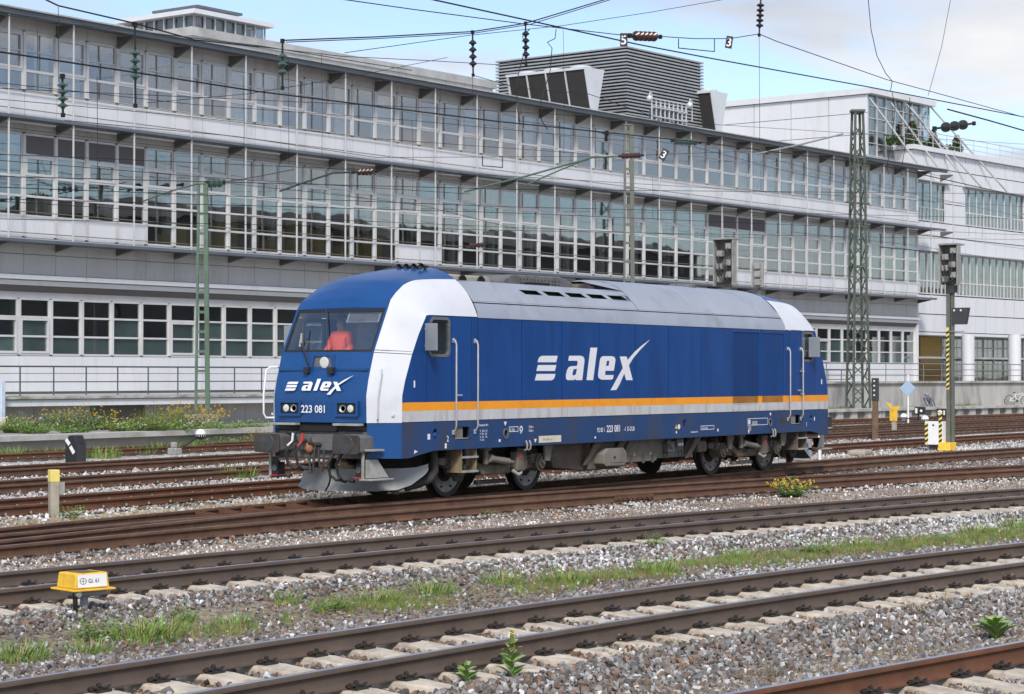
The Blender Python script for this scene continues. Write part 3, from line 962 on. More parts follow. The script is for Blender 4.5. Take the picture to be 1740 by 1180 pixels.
        bk.prism([(-9.30, 1.06 * sy, .78), (-9.02, 1.10 * sy, .78), (-8.75, 1.14 * sy, .46), (-9.30, 1.06 * sy, .46)], (0, .02 * sy, 0))
        bk.box(-9.40, -8.74, min(1.0 * sy, 1.26 * sy), max(1.0 * sy, 1.26 * sy), .42, .45)
        xm(bk, sx).build('corner_step', M_lgrey, loco, bevel=.008)
        # low marker lamp in a bracket
        la = MB(); la.box(-9.32, -9.12, min(.86 * sy, 1.0 * sy), max(.86 * sy, 1.0 * sy), .48, .70)
        l_ = xm(la, sx).build('marker_lamp_housing', M_black, loco, bevel=.01)
        xm(MB().cyl((-9.30, .93 * sy, .60), (-9.335, .93 * sy, .60), .055, n=16), sx).build('marker_lamp', M_grey, l_)
        xm(MB().box(-9.36, -9.24, min(.85 * sy, 1.01 * sy), max(.85 * sy, 1.01 * sy), .462, .478), sx).build('marker_bracket_edge', M_red, l_)
        # buffers
        bf = MB()
        pl = []
        cy, cz, hw, hh, rr = .875 * sy, 1.045, .285, .165, .05
        for k, (a, c) in enumerate(((1, 1), (-1, 1), (-1, -1), (1, -1))):
            for q in range(4):
                w = (k * 90 + q * 30) * PI / 180
                pl.append((cy + a * (hw - rr) + rr * math.cos(w), cz + c * (hh - rr) + rr * math.sin(w)))
        bf.prism([(-9.62, a, c) for a, c in pl], (.045, 0, 0))
        bf.cyl((-9.58, cy, cz), (-9.3, cy, cz), .13, n=16)
        bu = xm(bf, sx).build('buffer', M_bogie_d, loco, smooth=30, bevel=.008)
        bd = MB(); bd.lathe([(.165, -9.622), (.16, -9.628), (.02, -9.629)], (0, cy, cz), (1, 0, 0), 24)
        xm(bd, sx).build('buffer_wear_mark', mat('buffer_grease', (.06, .06, .062), .4, .3, .3, 9), bu)
        hs = MB()
        hs.prism([(-9.50, cy - .22, cz - .14), (-9.50, cy - .22, cz + .13), (-9.50, cy - .12, cz + .17), (-9.50, cy + .15, cz + .17), (-9.50, cy + .22, cz + .1), (-9.50, cy + .22, cz - .14)], (.45, 0, 0))
        xm(hs, sx).build('buffer_housing', M_grey, loco, bevel=.03)
        # headlamp unit
        hy = .63 * sy
        hl = MB(); hl.plate([(-9.284, hy + a, 1.655 + c) for a, c in ((-.25, -.135), (.25, -.135), (.25, .135), (-.25, .135))],
                            [[(-9.284, hy + a, 1.655 + c) for a, c in ((-.205, -.095), (.205, -.095), (.205, .095), (-.205, .095))]], (.05, 0, 0))
        h_ = xm(hl, sx).build('headlamp_frame', M_bluef, loco)
        xm(MB().box(-9.262, -9.255, hy - .21, hy + .21, 1.555, 1.755), sx).build('headlamp_back', M_dark, h_)
        for k, (o, mm_) in enumerate(((.085 * sy, M_lens), (-.085 * sy, M_alu))):
            xm(MB().lathe([(.060, 0), (.066, -.010), (.063, -.016), (.045, -.022 if k == 0 else .0), (.01, -.026 if k == 0 else .006)], (-9.262, hy + o, 1.655), (1, 0, 0), 24), sx).build('headlamp', mm_, h_, smooth=40)
        # silver treads under the nose
        xm(MB().box(-9.40, -9.24, min(.42 * sy, .98 * sy), max(.42 * sy, .98 * sy), 1.36, 1.40), sx).build('nose_tread', M_lgrey, loco, bevel=.005)
        # wide rail on the nose
        xm(MB().bar((-9.155, .28 * sy, 2.335), (-9.13, .98 * sy, 2.335), .03, .04), sx).build('nose_rail', M_bluef, loco)
        # wiper
        wp = MB(); wy = .32 * sy if sy > 0 else -.28
        if sy > 0:
            wp.box(-9.25, -9.12, wy - .07, wy + .03, 2.27, 2.38)
            xm(wp, sx).build('wiper_motor', M_black, loco, bevel=.008)
            w2 = MB(); w2.bar((-9.16, .30, 2.42), (-9.055, .55, 2.80), .028, .02); w2.bar((-9.09, .48, 2.66), (-8.88, .66, 3.14), .018, .025); w2.bar((-9.0, .62, 2.74), (-8.94, .62, 2.98), .05, .02, m=1)
            xm(w2, sx).build('wiper', [M_black, M_lgrey], loco)
        else:
            wp.box(-9.25, -9.12, -.30, -.18, 2.26, 2.37)
            xm(wp, sx).build('wiper_motor', M_black, loco, bevel=.008)
            w2 = MB(); w2.bar((-9.09, -.06, 2.66), (-8.66, .30, 3.40), .012, .016)
            xm(w2, sx).build('wiper', M_black, loco)
    # top lamp
    tl = MB(); tl.plate([(-9.135 - .02, y, z) for y, z in ((-.30, 2.32), (.30, 2.32), (.23, 2.60), (-.23, 2.60))], [[(-9.155, y, z) for y, z in ((-.22, 2.355), (.22, 2.355), (.17, 2.565), (-.17, 2.565))]], (.06, 0, 0))
    t_ = xm(tl, sx).build('top_lamp_frame', M_bluef, loco)
    xm(MB().box(-9.13, -9.12, -.24, .24, 2.33, 2.58), sx).build('top_lamp_back', M_grey, t_)
    xm(MB().lathe([(.09, 0), (.10, -.015), (.04, -.03), (.01, -.02)], (-9.13, -.04, 2.46), (1, 0, 0), 20), sx).build('top_lamp', M_lens, t_, smooth=40)
    # buffer beam, coupling, hoses
    bb = MB(); bb.box(-9.14, -8.9, -1.0, 1.0, .78, 1.26); bb.box(-9.2, -8.95, -.35, .5, 1.24, 1.40, 1)
    bb.prism([(-9.22, .45, .92), (-9.22, -.45, .92), (-9.22, -.55, 1.20), (-9.22, .55, 1.20)], (.1, 0, 0))
    xm(bb, sx).build('buffer_beam', [M_grey, M_dark], loco, bevel=.02)
    xm(MB().box(-9.15, -8.7, -1.0, 1.0, 1.26, 1.40), sx).build('beam_recess', M_dark, loco)
    hk = MB()
    hk.tube([(-9.2, 0, 1.02), (-9.42, 0, 1.02), (-9.50, 0, 1.08), (-9.47, 0, 1.15)], [.05, .045, .04, .02], 8)
    hk.tube([(-9.40, -.04, 1.0), (-9.44, -.04, .75), (-9.42, -.02, .55), (-9.44, .04, .52), (-9.42, .06, .75), (-9.40, .05, 1.0)], .02, 8)
    hk.tube([(-9.42, -.14, .98), (-9.45, -.16, .75), (-9.42, -.22, .58), (-9.44, -.26, .75), (-9.4, -.24, .95)], .02, 8)
    xm(hk, sx).build('coupling_hook', M_bogie_d, loco, smooth=50)
    xm(MB().ball((-9.45, .05, .97), .075, 12, 8, (.8, 1, 1.35)), sx).build('coupling_screw', M_rustblob, loco, smooth=60)
    for (hy, zz, c) in ((.52, 1.10, M_logo), (.30, 1.10, M_red), (-.42, .92, None), (-.60, .92, None)):
        hm = MB(); hm.tube([(-9.2, hy, zz), (-9.36, hy, zz - .05), (-9.42, hy + .08, zz - .22), (-9.38, hy + .06, zz - .42), (-9.34, hy - .04, zz - .50), (-9.30, hy - .14, zz - .50)], .026, 8)
        hm.cyl((-9.30, hy - .12, zz - .50), (-9.30, hy - .22, zz - .52), .034, n=10)
        h_ = xm(hm, sx).build('brake_hose', M_black, loco, smooth=50)
        if c:
            vm = MB(); vm.bar((-9.34, hy - .02, zz + .12), (-9.36, hy - .02, zz - .02), .03); vm.bar((-9.36, hy - .02, zz - .02), (-9.40, hy + .06, zz - .10), .03)
            xm(vm, sx).build('valve_handle', c, h_)
    # snow plough: two curved halves
    for sy in (-1, 1):
        rows = []
        for j in range(9):
            t = j / 8; y = .02 + 1.10 * t
            x0 = -9.06 + .62 * t ** 1.3
            rows.append([(x0 + .10 * math.sin(s * PI) + (.06 if s == 1 else 0) + .08 * s, y * sy, .20 + (.38 + .02 * t) * s + .10 * max(0, t - .72) * (1 - s)) for s in (0, .25, .5, .75, 1)])
        pm_ = MB().grid(rows)
        last = rows[-1]
        # wing swept back towards the first axle
        wing = [last, [(p[0] + .30, p[1] + .08 * sy, .28 + (p[2] - .20) * .82) for p in last], [(p[0] + .62, p[1] + .12 * sy, .44 + (p[2] - .2) * .55) for p in last]]
        pm_.grid(wing)
        xm(pm_, sx).build('snow_plough', mat('plough_grey', (.27, .27, .265), .5, .2, .1, 2, 0, (.19, .18, .17), .58), loco, smooth=60)
    # white loop rail on the far front corner
    lr = MB(); s_ = 1
    lr.tube([(-9.10, 1.05, 2.38), (-9.20, 1.14, 2.38), (-9.27, 1.17, 2.33), (-9.33, 1.18, 1.9), (-9.33, 1.18, 1.56), (-9.29, 1.16, 1.48), (-9.18, 1.06, 1.48)], .018, 8)
    xm(lr, sx).build('loop_handrail', M_logo, loco, smooth=40)
cab(-1); cab(1)
for k, (u0, v0) in enumerate(((737, 454), (747, 454), (729, 455), (718, 455))):
    p = Vector((-6.75, -.50 + k * .17, 4.20))
    hm = MB(); hm.cyl((p.x, p.y, 4.12), (p.x, p.y, 4.22), .03, n=10); hm.lathe([(.02, -.10), (.03, .06), (.055, .12), (.057, .13), (.01, .05)], (p.x, p.y, 4.235), (-1, 0, 0), 14)
    hm.build('roof_horn', M_black, loco, smooth=40)

# ------------------------------------------------------------------ body between the cabs
core = MB(); core.box(-6.6, 6.6, -YB, YB, .95, 3.30); core.box(-8.7, 8.7, -1.0, 1.0, .92, 1.5)
core.build('body_core', M_dark, loco)
DX = [-6.395, -4.93, -3.50, -2.09, -.65, .77, 2.22, 3.65]
for sy in (-1, 1):
    y = YS * sy
    for i in range(7):
        mb = MB(); xa, xb = DX[i] + .011, DX[i + 1] - .011
        for z0, z1, mi in ((1.425, 1.61, 2), (1.61, 1.76, 1), (1.76, 3.27, 0)):
            mb.plate([(xa, y, z0), (xa, y, z1), (xb, y, z1), (xb, y, z0)], [], (0, -.038 * sy, 0), mi)
        mb.build('side_door', [M_blue, M_orange, M_stripe_w], loco)
    # ventilation grilles with upright slats
    for xa, xb in ((3.66, 5.10), (5.12, 6.39)):
        fr = MB()
        fr.plate([(xa, y, 1.425), (xa, y, 3.27), (xb, y, 3.27), (xb, y, 1.425)], [[(xa + .07, y, 1.56), (xa + .07, y, 3.20), (xb - .07, y, 3.20), (xb - .07, y, 1.56)]], (0, -.038 * sy, 0), 0)
        # banded paint on the frame
        fr2 = MB()
        for (a, b_) in ((xa, xa + .07), (xb - .07, xb)):
            for z0, z1, mi in ((1.425, 1.61, 2), (1.61, 1.76, 1), (1.76, 3.27, 0)):
                fr2.plate([(a, y, z0), (a, y, z1), (b_, y, z1), (b_, y, z0)], [], (0, -.038 * sy, 0), mi)
        fr2.plate([(xa + .07, y, 1.425), (xa + .07, y, 1.56), (xb - .07, y, 1.56), (xb - .07, y, 1.425)], [], (0, -.038 * sy, 0), 2)
        fr2.plate([(xa + .07, y, 3.20), (xa + .07, y, 3.27), (xb - .07, y, 3.27), (xb - .07, y, 3.20)], [], (0, -.038 * sy, 0), 0)
        g_ = fr2.build('grille', [M_blue, M_orange, M_stripe_w], loco)
        sl = MB(); n = 34; w = (xb - xa - .14) / n
        for k in range(n):
            x = xa + .07 + (k + .5) * w
            for z0, z1, mi in ((1.56, 1.61, 2), (1.61, 1.76, 1), (1.76, 3.20, 0)):
                sl.obox((x, y - .016 * sy, (z0 + z1) / 2), (w * .62, .010, z1 - z0), Matrix.Rotation(.5, 3, 'Z'), mi)
        stuff(sl.build('slats', [M_blue, M_orange_d, M_stripe_w], g_, clean=False))
        bo = MB()
        for k in range(9):
            for zz in (1.45, 3.24):
                x = xa + .08 + k * (xb - xa - .16) / 8
                bo.cyl((x, y, zz), (x, y + .006 * sy, zz), .011, n=6)
        stuff(bo.build('screws', M_grey, g_, clean=False))
    # solebar with holes
    def ell(cx, cz, rx, rz, n=20): return [(cx + rx * math.cos(2 * PI * k / n), y, cz + rz * math.sin(2 * PI * k / n)) for k in range(n)]
    def rrect(x0, x1, z0, z1, r=.06):
        o = []
        for (cx, cz, a0) in ((x1 - r, z1 - r, 0), (x0 + r, z1 - r, 90), (x0 + r, z0 + r, 180), (x1 - r, z0 + r, 270)):
            for q in range(4):
                w = math.radians(a0 + q * 30); o.append((cx + r * math.cos(w), y, cz + r * math.sin(w)))
        return o
    yo = (YS + .004) * sy
    outer = [(-8.75, y, .79), (-8.55, y, .79), (-7.8, y, .90), (7.8, y, .90), (8.55, y, .79), (8.75, y, .79), (8.75, y, 1.408), (-8.75, y, 1.408)]
    holes = [rrect(-7.18, -6.66, 1.09, 1.305), rrect(6.68, 7.2, 1.09, 1.305), ell(-5.49, 1.15, .065, .075), ell(5.58, 1.15, .065, .075), ell(-7.75, 1.20, .065, .09), ell(7.80, 1.20, .065, .09), ell(1.47, 1.20, .065, .10)]
    MB().plate(outer, holes, (0, -.045 * sy, 0)).build('solebar', M_sole, loco)
    for cx in (-5.49, 5.58):
        MB().plate(ell(cx, 1.15, .09, .10), [ell(cx, 1.15, .06, .07)], (0, .02 * sy, 0)).build('hole_rim', M_grey, loco)
    for x0, x1 in ((-7.10, -6.66), (6.74, 7.2)):
        MB().box(x0, x1, min(y, y - .2 * sy), max(y, y - .2 * sy) + .02, 1.075, 1.10).build('foot_step', M_lgrey, loco)
        MB().box(x0, x0 + .25, min(y - .03 * sy, y - .035 * sy), max(y - .03 * sy, y - .035 * sy), 1.10, 1.30).build('step_box', M_tank2, loco)
    for cx in (-7.73, 7.82):
        MB().ball((cx, y - .02 * sy, 1.17), .055, 10, 8, (1, .5, 1)).build('filler_cap', M_blue, loco, smooth=60)
    for cx in (-4.77, 5.70):
        for dx in (-.06, .06):
            MB().tube([(cx + dx, y + .03 * sy, 1.0), (cx + dx + .0, y + .06 * sy, .93), (cx + dx, y + .05 * sy, .84), (cx + dx, y + .0 * sy, .82)], .018, 8).build('lifting_lug', M_lgrey, loco, smooth=40)
    MB().box(-6.39, 6.39, min(y, y - .03 * sy), max(y, y - .03 * sy), 1.410, 1.423).build('sill_gap', M_dark, loco)

# ------------------------------------------------------------------ roof
SEC = [(1.435, 3.285), (1.41, 3.40), (1.335, 3.555)]
SEC2 = [(1.325, 3.575), (1.235, 3.69), (1.13, 3.795), (1.04, 3.89), (.93, 3.99), (.80, 4.085), (.62, 4.155), (.40, 4.21), (.2, 4.24), (0, 4.25)]
for sy in (-1, 1):
    MB().grid([[(x, a * sy, z) for x in (-6.395, -2, 2, 6.42)] for a, z in SEC]).build('roof_fairing', M_roof, loco, smooth=40)
    MB().grid([[(x, a * sy, z) for x in (-6.38, 6.40)] for a, z in ((1.318, 3.52), (1.308, 3.60))]).build('roof_gap', M_dark, loco)
    MB().box(-6.40, 6.42, min(1.436 * sy, 1.40 * sy), max(1.436 * sy, 1.40 * sy), 3.272, 3.284).build('gutter_gap', M_dark, loco)
    # front roof side panel with five slanted air slots
    X0, X1 = -6.395, -.32
    vs = [(-4.46 + k * .825, .62) for k in range(5)]
    sec = lambda z: float(np.interp(z, [3.575, 3.69, 3.795, 3.89, 3.99], [1.325, 1.235, 1.13, 1.04, .93]))
    hol = []
    for x, w in vs:
        hol.append([(x, sec(3.872) * sy, 3.872), (x + w, sec(3.872) * sy, 3.872), (x + w + .12, sec(3.785) * sy, 3.785), (x + .12, sec(3.785) * sy, 3.785)])
    rp = MB()
    rp.grid([[(x, sec(z) * sy, z) for x in np.linspace(X0, X1, 6)] for z in (3.575, 3.63, 3.69, 3.74, 3.785)])
    rp.grid([[(x, sec(z) * sy, z) for x in np.linspace(X0, X1, 6)] for z in (3.872, 3.93, 3.99)])
    ed = [X0] + sum([[x, x + w] for x, w in vs], []) + [X1]
    for k in range(0, len(ed), 2):
        a, b_ = ed[k], ed[k + 1]
        s0 = 0 if k == 0 else .12
        s1 = .12 if k + 2 < len(ed) else 0
        rp.quad((a, sec(3.872) * sy, 3.872), (b_, sec(3.872) * sy, 3.872), (b_ + s1, sec(3.785) * sy, 3.785), (a + s0, sec(3.785) * sy, 3.785))
    rp.quad((X0, .93 * sy, 3.99), (X1, .93 * sy, 3.99), (X1, .86 * sy, 3.985), (X0, .86 * sy, 3.985))
    rp.build('roof_side_panel', M_roof, loco, smooth=40)
    MB().quad((-4.6, 1.0 * sy, 3.76), (-.4, 1.0 * sy, 3.76), (-.4, .94 * sy, 3.90), (-4.6, .94 * sy, 3.90)).build('vent_mesh', M_dark, loco)
    MB().grid([[(-6.41, a * sy * .985, z - .012), (-6.37, a * sy * .985, z - .012)] for a, z in [(1.43, 3.3), (1.335, 3.555), (1.235, 3.69), (1.13, 3.795), (.93, 3.99)]]).build('roof_joint', M_dark, loco)
    MB().grid([[(6.40, a * sy * .985, z - .012), (6.46, a * sy * .985, z - .012)] for a, z in [(1.43, 3.3), (1.335, 3.555), (1.235, 3.69), (1.13, 3.795), (.93, 3.99), (.62, 4.155), (0, 4.24)]]).build('roof_joint', M_dark, loco)
rows = [[(x, a, z) for x in (-.30, 2.0, 4.2, 6.40)] for a, z in SEC2] + [[(x, -a, z) for x in (-.30, 2.0, 4.2, 6.40)] for a, z in reversed(SEC2[:-1])]
MB().grid(rows).build('rear_roof', M_roof, loco, smooth=40)
MB().add([(-.305, a * s, z - .004) for s, L_ in ((1, SEC2), (-1, SEC2[::-1][1:])) for a, z in L_], [tuple(range(19))]).build('roof_bulkhead', M_roof, loco)
# front hood edge of the rear roof sloping forward
hd = MB()
hd.quad((-1.45, .62, 4.155), (-1.45, -.62, 4.155), (-.31, -.62, 4.158), (-.31, .62, 4.158))
for s in (-1, 1):
    hd.add([(-1.45, .62 * s, 4.155), (-.31, .62 * s, 4.158), (-.31, .93 * s, 3.992)], [(0, 1, 2)])
hd.build('roof_hood', M_roof, loco)
MB().box(-6.36, -.32, -1.0, 1.0, 3.45, 3.80).build('roof_well', M_dark, loco)
# roof equipment in the open front half
fe = MB(); fe.prism([(-5.75, -.35, 3.82), (-5.75, -.35, 4.14), (-4.45, -.35, 4.14), (-4.35, -.35, 4.06), (-4.35, -.35, 3.82)], (0, .7, 0))
fn = fe.build('fan_frame', mat('fan_beige', (.36, .34, .28), .7, .1, .15, 5), loco, bevel=.03)
for cx in (-5.35, -4.72):
    MB().lathe([(.13, -.355), (.15, -.37), (.13, -.385), (.06, -.36), (.02, -.36)], (cx, 0, 4.0), (0, 1, 0), 18).build('fan', M_dark, fn, smooth=40)
rb = MB(); rb.prism([(-4.30, -.60, 3.82), (-4.30, -.60, 4.08), (-3.95, -.60, 4.20), (-2.20, -.60, 4.22), (-1.75, -.60, 4.12), (-1.70, -.60, 3.82)], (0, 1.2, 0))
re_ = rb.build('exhaust_housing', M_grey, loco, bevel=.03)
bm_ = MB()
for i in range(12):
    for j in range(3):
        bm_.cyl((-3.7 + i * .13, -.602, 3.98 + j * .07), (-3.7 + i * .13, -.615, 3.98 + j * .07), .014, n=6)
stuff(bm_.build('rivets', M_bogie_d, re_, clean=False))
MB().box(-3.75, -3.05, -.85, -.62, 3.86, 4.02).box(-3.6, -2.9, -.80, -.63, 4.02, 4.06).build('cable_duct', M_dark, loco, bevel=.02)
MB().prism([(-1.72, -.66, 3.84), (-1.62, -.66, 4.10), (-.95, -.66, 4.08), (-.80, -.66, 3.90)], (0, 1.3, 0)).build('silencer', M_bogie, loco, bevel=.03)
MB().lathe([(.33, 0), (.33, .06), (.28, .09), (.02, .09)], (4.0, 0, 4.22), (0, 0, 1), 24).build('roof_fan', M_grey, loco, smooth=40)

# ------------------------------------------------------------------ lettering and badges on the side
PY = -(YS + .0035)
def side(u, v, d=0.0): return aty(u, v, PY - d)
def zz8(a, b): return (740 + .2069 * a, 440 + .2069 * b)
LOGO = [([(815, 999), (830, 946), (985, 946), (978, 975), (966, 992), (950, 999)], None), ([(828, 922), (841, 873), (993, 873), (980, 922)], None), ([(838, 850), (846, 820), (860, 803), (875, 797), (1004, 797), (991, 850)], None),
        ([(1097, 797), (1195, 797), (1213, 804), (1223, 822), (1224, 840), (1205, 997), (1150, 997), (1150, 985), (1134, 997), (1085, 997), (1073, 986), (1070, 960), (1080, 915), (1092, 893), (1110, 883), (1162, 880), (1168, 850), (1163, 838), (1090, 838)], [(1124, 948), (1133, 908), (1162, 904), (1152, 950), (1140, 958), (1128, 957)]),
        ([(1272, 730), (1329, 730), (1295, 997), (1240, 997)], None),
        ([(1375, 800), (1450, 800), (1470, 808), (1479, 830), (1465, 920), (1396, 920), (1392, 955), (1464, 955), (1456, 988), (1440, 993), (1362, 993), (1340, 980), (1334, 955), (1350, 830), (1358, 810)], [(1401, 880), (1408, 838), (1428, 838), (1422, 880)]),
        ([(1513, 803), (1570, 803), (1620, 997), (1565, 997)], None)]
SWOOSH = [(1437, 1080), (1485, 1078), (1513, 1030), (1545, 955), (1580, 888), (1625, 815), (1680, 750), (1764, 662), (1700, 708), (1640, 760), (1580, 828), (1540, 895), (1500, 965)]
lg = thing('logo', None, None)
bpy.data.objects.remove(lg)
def flat(loops, mapper, name, material, parent, d=0.0):
    pts = [[mapper(*p) for p in l] for l in loops]
    tri = tessellate_polygon(pts); fl = [p for l in pts for p in l]
    return MB().add(fl, [tuple(t) for t in tri]).build(name, material, parent, clean=False)
for o, h in LOGO:
    flat([o] + ([h] if h else []), lambda a, b: side(*zz8(a, b)), 'logo_lettering', M_logo, loco)
flat([SWOOSH], lambda a, b: side(*zz8(a, b), .0012), 'logo_lettering', M_logo, loco)
# same mark on the nose
n0, n1 = Vector((-9.27, 0, 1.88)), Vector((-9.05, 0, 2.63))
nn = Vector((-(n1.z - n0.z), 0, (n1.x - n0.x))).normalized()
def nose(u, v, d=0.0): return hit(u, v, n0 + Vector((-.012 - d, 0, 0)) * 1 + Vector((0, 0, 0)), nn)
def zg(a, b): return (440 + .1379 * a, 590 + .1379 * b)
NL = [([(318, 538), (332, 508), (455, 508), (446, 527), (430, 538)], None), ([(332, 497), (345, 468), (470, 468), (460, 497)], None), ([(345, 457), (356, 437), (372, 428), (487, 428), (475, 457)], None),
      ([(552, 428), (645, 426), (660, 438), (662, 455), (633, 538), (590, 538), (587, 530), (575, 538), (535, 538), (525, 525), (528, 505), (545, 478), (562, 470), (612, 468), (620, 452), (545, 450)], [(572, 512), (582, 488), (607, 484), (598, 508), (588, 515)]),
      ([(722, 392), (766, 392), (714, 538), (668, 538)], None),
      ([(805, 426), (878, 426), (892, 440), (892, 455), (868, 497), (795, 500), (795, 512), (862, 514), (850, 538), (765, 538), (752, 522), (757, 500), (785, 440)], [(810, 476), (822, 452), (845, 452), (835, 476)]),
      ([(915, 428), (965, 430), (1010, 540), (960, 540)], None)]
for o, h in NL:
    flat([o] + ([h] if h else []), lambda a, b: nose(*zg(a, b), .030), 'logo_lettering', M_logo, loco)
flat([[(833, 585), (880, 587), (915, 540), (985, 468), (1060, 420), (1172, 345), (1050, 405), (960, 462), (900, 515)]], lambda a, b: nose(*zg(a, b), .032), 'logo_lettering', M_logo, loco)
text_mesh('223 081', .185, lambda x, y: Vector((-9.276, .375 - x * 1.0, 1.58 + y)), 'number', M_logo, loco, squeeze=.93, bold=.0035)
def side_text(s, x, z, size, sq=.85, bold=.001, m=None):
    return text_mesh(s, size, lambda a, b: Vector((x + a, PY, z + b)), 'lettering', m or M_logo, loco, squeeze=sq, bold=bold)
side_text('92 80 1', -2.17, 1.10, .125, .80, .0015)
side_text('223 081', -1.80, 1.095, .19, .90, .004)
side_text('-1', -1.11, 1.10, .125, .85, .0015)
side_text('D-DLB', -.98, 1.10, .125, .85, .0015)
side_text('2', -7.40, 1.05, .15, .9, .002); side_text('1', 7.50, 1.02, .15, .9, .002)
side_text('Dienstgew. 80 t', -6.37, 1.305, .055, .85)
for i, r_ in enumerate(('R   120 t  135', 'P   75 t   120', 'G   65 t   110', 'H   60 t')):
    side_text(r_, -6.34, 1.20 - i * .055, .050, .85)
side_text('K 120m', -5.34, 1.195, .065, .80)
side_text('19.28 m', -4.70, 1.235, .065, .80); side_text('10.36 m', -4.70, 1.165, .065, .80)
side_text('250m', -5.0, 1.14, .04, .8)
def mark(x0, x1, z0, z1, m=None, name='marking', d=0): MB().quad((x0, PY - d, z0), (x1, PY - d, z0), (x1, PY - d, z1), (x0, PY - d, z1)).build(name, m or M_logo, loco)
def frame(x0, x1, z0, z1, w=.012):
    MB().plate([(x0, PY, z0), (x1, PY, z0), (x1, PY, z1), (x0, PY, z1)], [[(x0 + w, PY, z0 + w), (x1 - w, PY, z0 + w), (x1 - w, PY, z1 - w), (x0 + w, PY, z1 - w)]], (0, -.001, 0)).build('marking', M_logo, loco)
frame(-5.37, -5.06, 1.175, 1.275)
MB().plate([(-4.955 + r_ * math.cos(t), PY, 1.225 + r_ * math.sin(t)) for t, r_ in [(2 * PI * k / 24, .05 if k % 3 else .068) for k in range(24)]], [[(-4.955 + .03 * math.cos(2 * PI * k / 12), PY, 1.225 + .03 * math.sin(2 * PI * k / 12)) for k in range(12)]], (0, -.001, 0)).build('marking', M_logo, loco)
mark(-4.34, -3.53, .945, 1.075, M_cream, 'plate')
text_mesh('DWA-GPR-E mZ', .06, lambda a, b: Vector((-4.20 + a, PY - .0012, .985 + b)), 'lettering', M_grey, loco, squeeze=.8)
for x0, x1, z0, z1 in ((-7.99, -7.91, 1.10, 1.20), (-7.46, -7.40, .93, 1.02), (-5.72, -5.66, 1.0, 1.05), (-2.27, -2.22, .975, 1.02), (1.08, 1.13, 1.0, 1.05), (2.97, 3.03, 1.0, 1.06), (7.95, 8.0, 1.15, 1.24)):
    mark(x0, x1, z0, z1)
for cx, cz in ((-5.50, 1.33), (-4.46, .985), (5.60, 1.33), (4.50, .95)):
    MB().add([(cx - .05, PY, cz + .04), (cx + .05, PY, cz + .04), (cx, PY, cz - .04)], [(0, 1, 2)]).build('marking', M_logo, loco)
MB().add([(-8.40, PY, .86), (-8.28, PY, .90), (-8.38, PY, .93)], [(0, 1, 2)]).build('marking', M_logo, loco)
frame(2.20, 2.82, 1.05, 1.14); side_text('223  081  D-DLB', 2.24, 1.07, .055, .72)
frame(4.44, 5.46, 1.10, 1.26); mark(4.47, 4.58, 1.13, 1.23); side_text('|||||||||||||||||||||', 4.66, 1.13, .10, .5)
mark(4.46, 4.62, .99, 1.08, M_lgrey)
side_text('Revisionsdatum 08.15', 1.75, 1.0, .05, .75)
MB().add([(1.04, PY, 1.10), (1.16, PY, 1.10), (1.10, PY, 1.19)], [(0, 1, 2)]).build('warning_mark', mat('warning_yellow', (.75, .45, .03), .5), loco)
MB().lathe([(.055, 0), (.055, .001), (.04, .0012)], (1.22, PY, 1.14), (0, -1, 0), 20).build('warning_mark', M_logo, loco)
mark(6.10, 6.45, 1.13, 1.23, M_bogie_d, 'plate')
# horizontal bar-shaped key marks on the rear door
for cx, cz in ((7.28, 2.33), (7.28, 1.80)):
    MB().box(cx - .09, cx + .09, PY - .03, PY, cz - .015, cz + .015).box(cx - .015, cx + .015, PY - .03, PY, cz - .10, cz + .10).build('door_lock', M_alu, loco)

# ------------------------------------------------------------------ bogies and underframe
def coil(mb, x, y, z0, z1, r, wire, turns):
    n = int(turns * 12)
    mb.tube([(x + r * math.cos(2 * PI * k / 12), y + r * math.sin(2 * PI * k / 12), z0 + (z1 - z0) * k / n) for k in range(n + 1)], wire, 6)
WHEEL = MB()
WHEEL.lathe([(.55, .0), (.548, -.012), (.545, -.02), (.47, -.02), (.465, .0)], (0, 0, 0), (0, 1, 0), 40, 0, False)
WHEEL.lathe([(.02, .005), (.11, .0), (.115, .03), (.2, .04), (.27, .037)], (0, 0, 0), (0, 1, 0), 40, 2, False)
WHEEL.lathe([(.27, .037), (.30, .035), (.40, .01), (.466, .004)], (0, 0, 0), (0, 1, 0), 40, 1, False)
WHEEL.lathe([(.55, .0), (.555, .09), (.582, .10), (.582, .13), (.3, .13)], (0, 0, 0), (0, 1, 0), 40, 0, False)
for k in range(8):
    w = 2 * PI * k / 8 + .2
    WHEEL.cyl((.385 * math.cos(w), -.004, .385 * math.sin(w)), (.385 * math.cos(w), .04, .385 * math.sin(w)), .022, n=10, m=2)
WHEEL_ME = WHEEL.mesh('wheel', [M_tread, M_disc, M_dark], 35)
